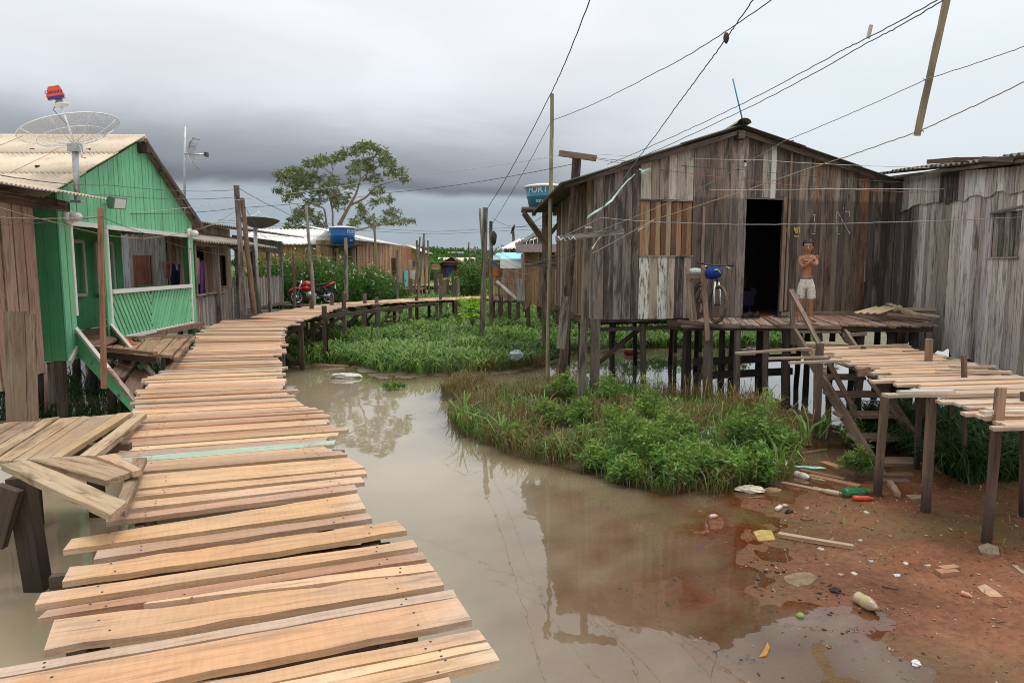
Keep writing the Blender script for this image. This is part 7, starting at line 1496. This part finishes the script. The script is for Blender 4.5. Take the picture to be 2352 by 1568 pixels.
P = PY(1012, 640, 80); bush('palm_shrub', 'dark low shrub left of the red shed', (P.x - 1.5, P.y, .5), 1.6, 1.2, 2.4, 30, 900, .35, .05, 'leaf_bush')
P = PY(1150, 600, 62); rtree = bush('far_tree', 'small round tree rising behind the white roof hut', (P.x, P.y, .5), 2.0, 1.6, 4.0, 50, 2600, .30, .05, 'leaf_tree', cat='tree', stemr=.05, stem_mat='bark_pale')
bright = empty('papaya_like_plant', PY(1085, 742, 21.5), 'bright yellow-green leafy plant in the grass before the dark pole', 'plant'); pc = PY(1085, 748, 21.5); sv_, sf_ = [], []; LPb, LDb, LTb = [], [], []
for k in range(20):
    a = R.uniform(0, 6.28); e = pc + V((.55 * math.cos(a) * R.uniform(.5, 1), .5 * math.sin(a) * R.uniform(.5, 1), R.uniform(.25, .92))); m_ = pc.lerp(e, .5) + UP * .2; tube_geo([pc, m_, e], [.012, .009, .005], 4, False, sv_, sf_)
    for q in range(7):
        p = m_.lerp(e, q / 6); s_ = (e - m_).cross(UP).normalized()
        for s in (-1, 1): LPb.append(tuple(p)); LDb.append(tuple(s_ * s + (e - m_).normalized() * .4 - UP * R.uniform(0, .4))); LTb.append(R.uniform(.2, .8) if e.z > pc.z + .4 else R.uniform(.5, 1))
lv, mw = local(sv_); mesh_ob('stems', lv, sf_, 'stem_green', bright, None, True, mw); leaves('foliage', LPb, LDb, rnp.uniform(.13, .2, len(LPb)), rnp.uniform(.035, .05, len(LPb)), 'leaf_bright', bright, np.array(LTb), c=tuple(pc))
# ================================================================ GRASS AND WEEDS
def scatter(n, x0, x1, y0, y1, fn):
    x = rnp.uniform(x0, x1, n); y = rnp.uniform(y0, y1, n); k = fn(x, y); x, y = x[k], y[k]; return np.stack([x, y, ground_h(x, y)], 1)
inb = lambda x, y: (sdist(x, y, BACK) > .12 + .25 * vnoise(x, y, .6, 3)) & (sdist(x, y, POND) < -.2) & ~((x < -2.2) & (y < 17.3) & (y < 15.6 - (x + 2.2) * .2))
P = np.concatenate([scatter(44000, -7, 9.5, 13.5, 24, inb), scatter(20000, -9, 9, 24, 44, inb)])
far_ = np.clip((P[:, 1] - 14) / 20, 0, 1); pt = vnoise(P[:, 0], P[:, 1], 1.1, 4); n_ = len(P)
o = blades('meadow_grass', P, rnp.uniform(.18, .50, n_) * (.55 + .95 * pt), rnp.uniform(.010, .024, n_) * (1 + far_ * .9), rnp.uniform(.3, 1.5, n_), 'grass_green', None, np.clip(rnp.normal(.42, .27, n_) + (pt - .5) * .4, 0, .9)); tag(o, 'dense green grass covering the bank between the boardwalk and the huts', 'grass', kind='stuff')
P = scatter(30000, -14, 8, 44, 95, lambda x, y: (sdist(x, y, BACK) > .1) & (vnoise(x, y, 3, 8) > .35)); n_ = len(P); o = blades('field_grass', P, rnp.uniform(.25, .6, n_), rnp.uniform(.03, .06, n_), rnp.uniform(.2, .8, n_), 'grass_green', None, np.clip(rnp.normal(.45, .2, n_), 0, .85)); tag(o, 'rough green field beyond the far houses', 'grass', kind='stuff')
dry = lambda x, y: (np.abs(sdist(x, y, BACK) - .5) < .45) & (x > -1.6) & (x < .9)
P = np.concatenate([scatter(5200, -2, 1, 13.5, 17.5, dry), scatter(5200, -2, 0, 11.5, 15, lambda x, y: sdist(x, y, TUFT) > .02), scatter(26000, -1.2, 5.2, 6.8, 14, lambda x, y: (sdist(x, y, ISL) > -.06) & ((vnoise(x, y, .8, 12) > .55 - .12 * (x < .6)) | ((sdist(x, y, ISL) < .14) & (vnoise(x, y, .25, 81) > .5))))]); n_ = len(P)
o = blades('dry_grass', P, rnp.uniform(.14, .42, n_), rnp.uniform(.003, .0065, n_), rnp.uniform(.2, .9, n_), 'grass_dry', None, np.clip(rnp.normal(.4, .28, n_), 0, 1)); tag(o, 'brownish dry grass fringing the islet and the bank', 'grass', kind='stuff')
P = scatter(20000, -1.2, 5.2, 6.8, 14, lambda x, y: (sdist(x, y, ISL) > -.04) & ((vnoise(x, y, .7, 14) > .42) | ((sdist(x, y, ISL) < .10) & (vnoise(x, y, .25, 82) > .5)))); n_ = len(P)
o = blades('islet_grass', P, rnp.uniform(.10, .34, n_), rnp.uniform(.004, .009, n_), rnp.uniform(.3, 1.0, n_), 'grass_green', None, np.clip(rnp.normal(.35, .2, n_), 0, .9)); tag(o, 'short green grass among the weeds of the islet', 'grass', kind='stuff')
rwz = lambda x, y: (sdist(x, y, MUD) > -.15) & (y > 7.15 + .5 * vnoise(x, y, .5, 21) + np.clip((5.0 - x), 0, 1) * .7) & ~((x < 5.15) & (y < 9.4)) & ~((x < 4.6) & (y < 9.9))
P = scatter(26000, 3.9, 11.0, 7.0, 10.6, rwz); n_ = len(P)
o = blades('reed_grass', P, rnp.uniform(.22, .55, n_), rnp.uniform(.007, .014, n_), rnp.uniform(.6, 1.3, n_), 'grass_deep', None, np.clip(rnp.normal(.4, .25, n_), 0, .92)); tag(o, 'dark rank grass under the right boardwalk', 'grass', kind='stuff')
P = np.concatenate([scatter(700, 4.2, 5.6, 5.6, 6.4, lambda x, y: np.hypot(x - PZ(2185, 1222, .1).x, y - PZ(2185, 1222, .1).y) < .16), scatter(900, 1.5, 6, 2.8, 7, lambda x, y: (sdist(x, y, MUD) > .1) & (vnoise(x, y, .4, 31) > .72))]); n_ = len(P)
o = blades('mud_tufts', P, rnp.uniform(.04, .12, n_), rnp.uniform(.002, .004, n_), rnp.uniform(.4, 1.1, n_), 'grass_green', None); tag(o, 'sparse little grass tufts on the red mud', 'grass', kind='stuff')
P = scatter(9000, -11, -4.6, 9.5, 19, lambda x, y: (vnoise(x, y, 1.0, 41) > .52) & (x < -5.2 - .12 * (y - 9))); P[:, 2] = np.maximum(P[:, 2], -.03); n_ = len(P)
o = blades('shade_grass', P, rnp.uniform(.15, .5, n_), rnp.uniform(.006, .012, n_), rnp.uniform(.4, 1.0, n_), 'grass_deep', None); tag(o, 'dark weeds growing in the water under the green house', 'grass', kind='stuff')
Ps = []
for u, v, k in ((1650, 945, 60), (1690, 960, 70), (1720, 950, 70), (1755, 975, 60), (1780, 1000, 60), (1600, 930, 50), (1220, 930, 50), (1300, 915, 40), (1400, 905, 40), (1500, 925, 50), (1130, 950, 50), (1640, 1010, 40)):
    P = PZ(u, v, .06)
    for _ in range(k): Ps.append((P.x + R.gauss(0, .16), P.y + R.gauss(0, .16), .03))
n_ = len(Ps); o = blades('seed_stalks', np.array(Ps), rnp.uniform(.35, .72, n_), rnp.uniform(.003, .007, n_), rnp.uniform(.1, .7, n_), 'grass_dry', None, rnp.uniform(.3, 1, n_)); tag(o, 'tall dry grass stalks standing behind the weeds', 'grass', kind='stuff')
# leafy weeds on the islet and along the mud
WD = [(1290, 930, .34, .45), (1330, 985, .30, .34), (1395, 950, .34, .46), (1420, 1010, .34, .56), (1450, 1060, .34, .56), (1490, 1000, .34, .58), (1500, 1085, .36, .50), (1545, 1060, .36, .58), (1560, 1110, .34, .36), (1610, 1090, .36, .38), (1660, 1105, .30, .30), (1255, 985, .28, .26), (1190, 1015, .24, .18), (1700, 1040, .30, .50), (1745, 1065, .30, .52), (1735, 1100, .30, .28), (1790, 1045, .30, .34), (1345, 1030, .28, .26), (1370, 1070, .28, .24), (1440, 1100, .26, .20), (1280, 1040, .26, .20)]
for u, v, r_, h in WD:
    P = PZ(u, v, .05); bush('weed_bush', 'leafy green weed clump among its likes on the islet', (P.x, P.y, .02), r_ * R.uniform(.75, 1.0), r_ * .8, h * R.uniform(1.15, 1.9), 24, 1250, R.uniform(.06, .085), R.uniform(.010, .014), 'leaf_weed', cat='weed', grp='leafy weeds covering the islet', stemr=.004, cluster=7, top=.62)
for u, v, r_, h, lab in ((1968, 1085, .18, .36, 'leafy weed growing at the foot of the long stair'), (1960, 1020, .20, .34, 'small weed beside the stair stringer'), (430, 812, .35, .45, 'green weed under the porch landing'), (840, 800, .6, .55, 'fine-leaved bush at the left end of the grass bank'), (905, 890, .25, .08, 'floating leafy weed in the open water')):
    P = PZ(u, v, .05) if u != 430 else V((-5.6, 11.8, .0)); bush('weed_plant', lab, (P.x, P.y, max(.0, P.z)), r_, r_ * .8, h, 22, 900 if u != 840 else 2200, .065 if u != 840 else .08, .010, 'leaf_weed' if u != 430 else 'leaf_bush', cat='weed', stemr=.004)
def tall_blades(name, pts, label):
    Pb, dirs = [], []
    for u, v, k in pts:
        P = PZ(u, v, .06)
        for _ in range(k): Pb.append((P.x + R.gauss(0, .05), P.y + R.gauss(0, .05), .03))
    n_ = len(Pb); o = blades(name, np.array(Pb), rnp.uniform(.35, .62, n_), rnp.uniform(.012, .02, n_), rnp.uniform(.4, 1.2, n_), 'grass_green', None, rnp.uniform(.3, .8, n_)); return tag(o, label, 'grass', kind='stuff')
tall_blades('broad_grass', [(1070, 985, 14), (1065, 965, 8), (1250, 960, 10), (1690, 975, 8), (1760, 960, 10), (1850, 1015, 10), (1880, 1000, 8), (1150, 1010, 8), (1785, 1080, 8)], 'broad arching grass blades on the edges of the islet')
# far woods on the slope
n_c = 620; cy = rnp.uniform(110, 520, n_c); cx = np.where(rnp.rand(n_c) < .7, cy * rnp.uniform(-.24, -.02, n_c), rnp.uniform(-260, 140, n_c)); cz_ = ground_h(cx, cy); Pb, Db, Tb = [], [], []
for x, y, z in zip(cx, cy, cz_):
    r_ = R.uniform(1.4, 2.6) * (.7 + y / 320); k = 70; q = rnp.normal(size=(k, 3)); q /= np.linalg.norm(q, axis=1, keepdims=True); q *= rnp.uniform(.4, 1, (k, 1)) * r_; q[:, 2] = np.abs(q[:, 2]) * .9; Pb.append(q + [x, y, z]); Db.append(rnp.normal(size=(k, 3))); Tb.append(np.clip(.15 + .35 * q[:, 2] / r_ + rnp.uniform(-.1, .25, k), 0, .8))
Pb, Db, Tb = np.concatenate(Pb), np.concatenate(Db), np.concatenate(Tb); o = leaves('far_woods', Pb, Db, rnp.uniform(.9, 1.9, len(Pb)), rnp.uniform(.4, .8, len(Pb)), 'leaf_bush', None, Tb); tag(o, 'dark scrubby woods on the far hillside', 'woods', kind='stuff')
# ================================================================ LITTER
def gp(u, v, lift=0.0, on=None):
    P = PZ(u, v, .03)
    for _ in range(4): P = PZ(u, v, max(gz(P.x, P.y), -.02 if on is None else on))
    return P + UP * lift
def bottle(u0, v0, u1, v1, r, mat, col, label, capc=(.5, .5, .48), band=None, cat='bottle'):
    a, b_ = gp(u0, v0, r * .8), gp(u1, v1, r * .8); d = b_ - a; L_ = d.length; o = empty('bottle', (a + b_) / 2 - UP * r * .8, label, cat, 'bottles lying in the mud'); m_ = frame(d.orthogonal(), d, a)
    # frame(X, n): n becomes local Z, so the bottle runs from a to b along Z
    lathe('body', [(r * .55, 0), (r * .95, L_ * .03), (r, L_ * .10), (r * .93, L_ * .33), (r * .98, L_ * .55), (r * .92, L_ * .68), (r * .55, L_ * .84), (r * .34, L_ * .90), (r * .32, L_ * .95)], mat, o, col, m_, 16)
    lathe('cap', [(r * .38, L_ * .945), (r * .38, L_), (r * .3, L_ * 1.005)], 'plastic', o, capc, m_, 12)
    if band: lathe('wrapper', [(r * .97, L_ * .34), (r * 1.01, L_ * .36), (r * 1.0, L_ * .54), (r * .97, L_ * .56)], 'cloth', o, band, m_, 16)
    return o
bottle(1938, 1140, 1995, 1136, .052, 'bottle_green', None, 'big green plastic bottle lying at the water line', (.02, .3, .1)); bottle(1958, 1149, 2011, 1150, .032, 'plastic', (.55, .055, .035), 'flattened red plastic bottle beside the green one', (.1, .06, .12))
bottle(1928, 1139, 1882, 1130, .032, 'bottle_clear', None, 'brown-stained clear bottle left of the green one', (.6, .5, .3)); bottle(1966, 1380, 2018, 1411, .047, 'bottle_clear', None, 'large muddy bottle with a yellowed wrapper in the foreground mud', (.3, .12, .07), (.48, .40, .20)); bottle(1827, 1094, 1862, 1104, .042, 'plastic', (.62, .58, .52), 'dirty white bottle half afloat near the planks', (.2, .16, .14), (.6, .45, .38))
bottle(1630, 1190, 1648, 1187, .022, 'plastic', (.62, .38, .34), 'tiny pink bottle in the shallow water'); bottle(2208, 1365, 2232, 1374, .020, 'plastic', (.60, .26, .19), 'small pink bottle at the right of the mud', (.7, .62, .5)); bottle(1784, 1173, 1796, 1165, .024, 'plastic', (.66, .62, .56), 'small white pot on the mud edge'); bottle(1798, 1163, 1810, 1163, .016, 'plastic', (.6, .5, .38), 'tiny cream pot beside the small white pot')
bottle(1862, 1100, 1900, 1107, .014, 'plastic', (.36, .27, .17), 'thin brown stick-like flask by the floating planks', (.10, .08, .2)); bottle(1436, 815, 1470, 818, .11, 'plastic', (.33, .03, .025), 'red plastic jerrycan floating under the plank house', (.1, .02, .02), None, 'jerrycan')
def lump(name, u, v, s, mat, col, label, cat, rot=0.0, noise=.25, on=None, lift=.35):
    o = blob(name, gp(u, v, s[2] * lift, on), s, mat, None, col, 12, 8, noise, False, Matrix.Rotation(rot, 3, 'Z')); return tag(o, label, cat)
lump('cloth_bundle', 1722, 1128, (.16, .07, .045), 'cloth', (.62, .55, .44), 'crumpled cream cloth at the tip of the islet', 'cloth', -.2, .3); lump('old_shoe', 1775, 1130, (.11, .045, .04), 'cloth', (.30, .19, .11), 'soaked brown shoe beside the crumpled cream cloth', 'shoe', -.1, .15); lump('broken_jug', 1795, 1072, (.09, .07, .07), 'plastic', (.70, .66, .58), 'broken white plastic jug in the weeds', 'jug', .4, .3)
lump('plastic_bag', 1860, 1074, (.17, .05, .015), 'cloth', (.33, .58, .52), 'pale teal plastic bag floating by the stair', 'bag', -.2, .35); lump('paper', 1550, 958, (.11, .05, .06), 'cloth', (.72, .72, .78), 'crumpled white paper in the weeds', 'paper', .2, .35, .14); lump('plastic_bag', 1632, 998, (.12, .06, .05), 'plastic', (.36, .50, .44), 'greenish plastic bag among the islet weeds', 'bag', .2, .25, .10)
lump('plastic_bag', 1612, 1021, (.13, .05, .035), 'cloth', (.66, .62, .60), 'white plastic bag below the greenish one', 'bag', -.3, .35, .08); lump('litter', 1640, 984, (.07, .04, .03), 'cloth', (.6, .55, .48), 'small scrap above the greenish bag', 'litter', 0, .3, .12); lump('plastic_bag', 796, 865, (.30, .10, .06), 'cloth', (.62, .62, .56), 'white and yellow wrapper at the edge of the far mud spit', 'bag', .1, .35, .03); lump('plastic_bag', 1190, 905, (.22, .08, .03), 'cloth', (.55, .60, .62), 'clear plastic bag floating before the bank', 'bag', .1, .35, .01)
lump('plastic_bag', 1185, 820, (.16, .08, .12), 'cloth', (.52, .60, .58), 'pale plastic bag caught in the grass bank', 'bag', .1, .3, .3); lump('plastic_bag', 1725, 808, (.3, .12, .1), 'cloth', (.55, .48, .44), 'heap of pale plastic rubbish in the water under the deck', 'litter', .1, .35, .0); lump('plastic_bag', 1900, 845, (.3, .12, .08), 'cloth', (.50, .46, .42), 'heap of rubbish under the right boardwalk', 'litter', .1, .35, .0); lump('wire_coil', 1918, 1358, (.045, .035, .02), 'rubber', None, 'black tangled wire coil on the mud', 'coil', 0, .35); lump('lime', 1838, 1415, (.028, .024, .022), 'matte', (.22, .30, .08), 'half a lime in the shallow water', 'lime', 0, .05, .0)
lump('slipper', 1812, 1180 - 4, (.05, .025, .02), 'rubber', None, 'dark curled scrap above the long mud plank', 'litter', .4, .3); lump('cup', 2103, 1526, (.03, .025, .02), 'plastic', (.72, .72, .74), 'shiny white wrapper at the bottom right', 'wrapper', .4, .35); lump('foil', 1480 + 580, 1322, (.03, .02, .012), 'plastic', (.62, .66, .68), 'small blue and white packet on the mud', 'wrapper', .2, .3)
def plank_g(u0, v0, u1, v1, w, t, col, label, mat='plank_wood', lift=0.0, on=None):
    a, b_ = gp(u0, v0, t / 2 + lift, on), gp(u1, v1, t / 2 + lift, on); o = bar('plank', a, b_, w, t, UP, mat, None, col, seg=4, jag=.004, endj=.01); return tag(o, label, 'plank', 'planks lying in the mud')
plank_g(1787, 1231, 1959, 1260, .055, .035, (.40, .27, .17), 'long squared plank lying alone on the red mud'); plank_g(2153, 1322, 2193, 1317, .075, .04, (.36, .19, .105), 'front half of the split brown block on the mud'); plank_g(2160, 1313, 2198, 1309, .06, .04, (.36, .20, .115), 'rear half of the split brown block on the mud'); plank_g(1890, 1062, 1932, 1076, .13, .02, (.40, .20, .085), 'short wide orange board beside the stair')
plank_g(1795, 1110, 1885, 1128, .07, .02, (.36, .24, .15), 'pale thin plank at the front of the floating planks'); plank_g(1868, 1122, 1952, 1140, .06, .02, (.38, .26, .16), 'plank running behind the green bottle'); plank_g(1858, 1092, 1975, 1118, .10, .018, (.30, .16, .075), 'wet orange plank just below the water by the stair', on=-.01); plank_g(1840, 1080, 1940, 1102, .09, .018, (.20, .12, .07), 'dark wet plank behind the wet orange one', on=-.008)
plank_g(1840, 1043, 1900, 1034, .06, .02, (.17, .11, .075), 'dark plank caught in the weeds left of the stair'); plank_g(2043, 1112, 2062, 1142, .06, .05, (.32, .21, .13), 'short thick offcut at the foot of the stair'); plank_g(2010, 1094, 2095, 1092, .12, .03, (.22, .13, .09), 'flat board at the bottom of the stair'); plank_g(2012, 1104, 2085, 1106, .09, .025, (.25, .15, .10), 'second flat board in front of the stair foot'); plank_g(2030, 1348, 2062, 1354, .025, .012, (.09, .06, .045), 'dark splinter below the long mud plank'); plank_g(2330, 1300, 2352, 1318, .04, .012, (.38, .28, .18), 'pale chip at the right edge of the mud')
for (a, lab) in (((1660, 840, 1720, 842), 'flat driftwood on the far mud spit'), ((705, 838, 800, 842), 'long dark board lying on the far mud spit'), ((745, 852, 790, 848), 'pale broken board on the far mud spit')):
    if a[0] != 1660: plank_g(*a, .14, .03, pick(HB), lab)
def flat(name, pts, col, label, cat, mat='cloth', h=.012):
    P = [gp(u, v) for u, v in pts]; c = sum(P, V()) / len(P); vs_ = [c + UP * h] + [p + UP * (h * .4 + R.uniform(0, h)) for p in P] + [p - UP * .004 for p in P]; n_ = len(P)
    fs = [(0, 1 + k, 1 + (k + 1) % n_) for k in range(n_)] + [(1 + k, 1 + n_ + k, 1 + n_ + (k + 1) % n_, 1 + (k + 1) % n_) for k in range(n_)]; lv, mw = local(vs_); o = mesh_ob(name, lv, fs, mat, None, col, False, mw); return tag(o, label, cat)
flat('paper', [(1730, 1222), (1748, 1219), (1772, 1220), (1781, 1240), (1762, 1242), (1742, 1243)], (.40, .29, .10), 'yellow printed paper at the edge of the shallow water', 'paper'); flat('cardboard', [(2244, 1348), (2262, 1345), (2285, 1356), (2304, 1372), (2275, 1372), (2255, 1360)], (.46, .30, .19), 'tan cardboard scrap at the right of the mud', 'cardboard'); flat('shell_heap', [(2246, 1258), (2268, 1254), (2292, 1262), (2296, 1276), (2275, 1281), (2252, 1272)], (.30, .21, .15), 'round pale patch of crumbled plaster on the mud', 'debris', h=.025)
flat('plastic_film', [(1800, 1325), (1830, 1318), (1860, 1316), (1878, 1328), (1860, 1345), (1825, 1347), (1803, 1338)], (.34, .28, .16), 'dirty clear plastic film at the water edge', 'film', 'film'); flat('leaf_scrap', [(1742, 1510), (1755, 1495), (1763, 1478), (1768, 1490), (1760, 1508)], (.40, .20, .06), 'yellow and orange wrapper in the shallow water', 'wrapper'); flat('cloth', [(2080, 1148 - 10), (2100, 1136), (2125, 1140), (2120, 1146), (2095, 1148)], (.34, .24, .16), 'pale rag on the mud behind the right post', 'cloth'); flat('paper', [(1838, 1192), (1862, 1189), (1868, 1194), (1848, 1197)], (.17, .10, .06), 'thin dark tile flake on the mud', 'debris')
for k in range(14):
    u, v = [(1975, 1242), (2015, 1198), (1900, 1298), (1930, 1320), (1962, 1318), (2000, 1290), (2080, 1295), (1885, 1262), (1838, 1308), (1760, 1310), (2130, 1300), (1990, 1178), (1852, 1168), (2045, 1232)][k]
    w = R.uniform(4, 9); flat('paper_scrap', [(u - w, v - 1), (u - w * .3, v - w * .35), (u + w * .7, v - w * .2), (u + w, v + w * .2), (u, v + w * .35)], pick([(.40, .30, .19), (.36, .21, .12), (.48, .42, .33), (.28, .17, .10)], .2), 'little faded scrap of litter trodden into the red mud', 'litter')['group'] = 'scraps trodden into the mud'
# pebbles, seed pods and twigs nobody could count
def many(name, n, reg, s, mat, label, cat, col=None, flat_=.6, seed=0):
    x0, x1, y0, y1, fn = reg; P = scatter(n, x0, x1, y0, y1, fn); vs_, fs = [], []
    base = [V(v) for v in ((1, 0, 0), (0, 1, 0), (-1, 0, 0), (0, -1, 0), (0, 0, flat_), (0, 0, -flat_))]; bf = [(0, 1, 4), (1, 2, 4), (2, 3, 4), (3, 0, 4), (1, 0, 5), (2, 1, 5), (3, 2, 5), (0, 3, 5)]; T_ = []
    for p in P:
        r_ = R.uniform(*s); a = R.uniform(0, 6.3); e = R.uniform(.6, 1.4); b0 = len(vs_); tn = R.random()
        for q in base: x, y = q.x * r_ * e, q.y * r_; vs_.append((p[0] + x * math.cos(a) - y * math.sin(a), p[1] + x * math.sin(a) + y * math.cos(a), p[2] + q.z * r_ + r_ * .25)); T_.append(tn)
        fs += [tuple(i + b0 for i in f) for f in bf]
    o = np_mesh(name, np.array(vs_), None, mat, None, np.array(T_), tris=np.array(fs)); return tag(o, label, cat, kind='stuff')
leafmat('pebble_tone', (.10, .045, .022), (.30, .17, .10), trans=0.0, rough=.8, dry=(.5, .42, .34)); leafmat('pod_tone', (.012, .009, .008), (.05, .035, .025), trans=0.0, rough=.5)
mudf = lambda x, y: (sdist(x, y, MUD) > -.25)
many('pebbles', 3400, (1.4, 8, 2.3, 8.2, mudf), (.004, .013), 'pebble_tone', 'small reddish pebbles and crumbs on the mud', 'pebbles')
many('seed_pods', 520, (.6, 4.4, 2.3, 5.6, lambda x, y: (np.abs(sdist(x, y, MUD) + .55) < .75) & (vnoise(x, y, .35, 51) > .42)), (.008, .021), 'pod_tone', 'dark rotten pods lying in the shallow water', 'pods')
P = scatter(420, 1.2, 8, 2.4, 8, mudf); vs_, fs = [], []
for p in P:
    a = R.uniform(0, 6.3); L_ = R.uniform(.02, .09); d = V((math.cos(a), math.sin(a), R.uniform(-.05, .15))) * L_; tube_geo([V(p) + UP * .004, V(p) + d * .5 + V((0, 0, .006)), V(p) + d + UP * .004], R.uniform(.0015, .004), 4, True, vs_, fs)
o = mesh_ob('twig_litter', vs_, fs, 'matte', None, (.13, .075, .045)); tag(o, 'twigs and splinters scattered over the mud', 'twigs', kind='stuff')
nL = 900; P = scatter(nL * 3, .2, 8, 2.4, 8, lambda x, y: (sdist(x, y, MUD) > -1.2) & (vnoise(x, y, .5, 61) > .5)); n_ = len(P); o = leaves('leaf_litter', P + [0, 0, .006], np.stack([rnp.normal(size=n_), rnp.normal(size=n_), rnp.uniform(-.1, .2, n_)], 1), rnp.uniform(.015, .05, n_), rnp.uniform(.004, .012, n_), 'pebble_tone', None, rnp.rand(n_)); tag(o, 'dead leaf bits on the mud and in the shallows', 'leaf litter', kind='stuff')
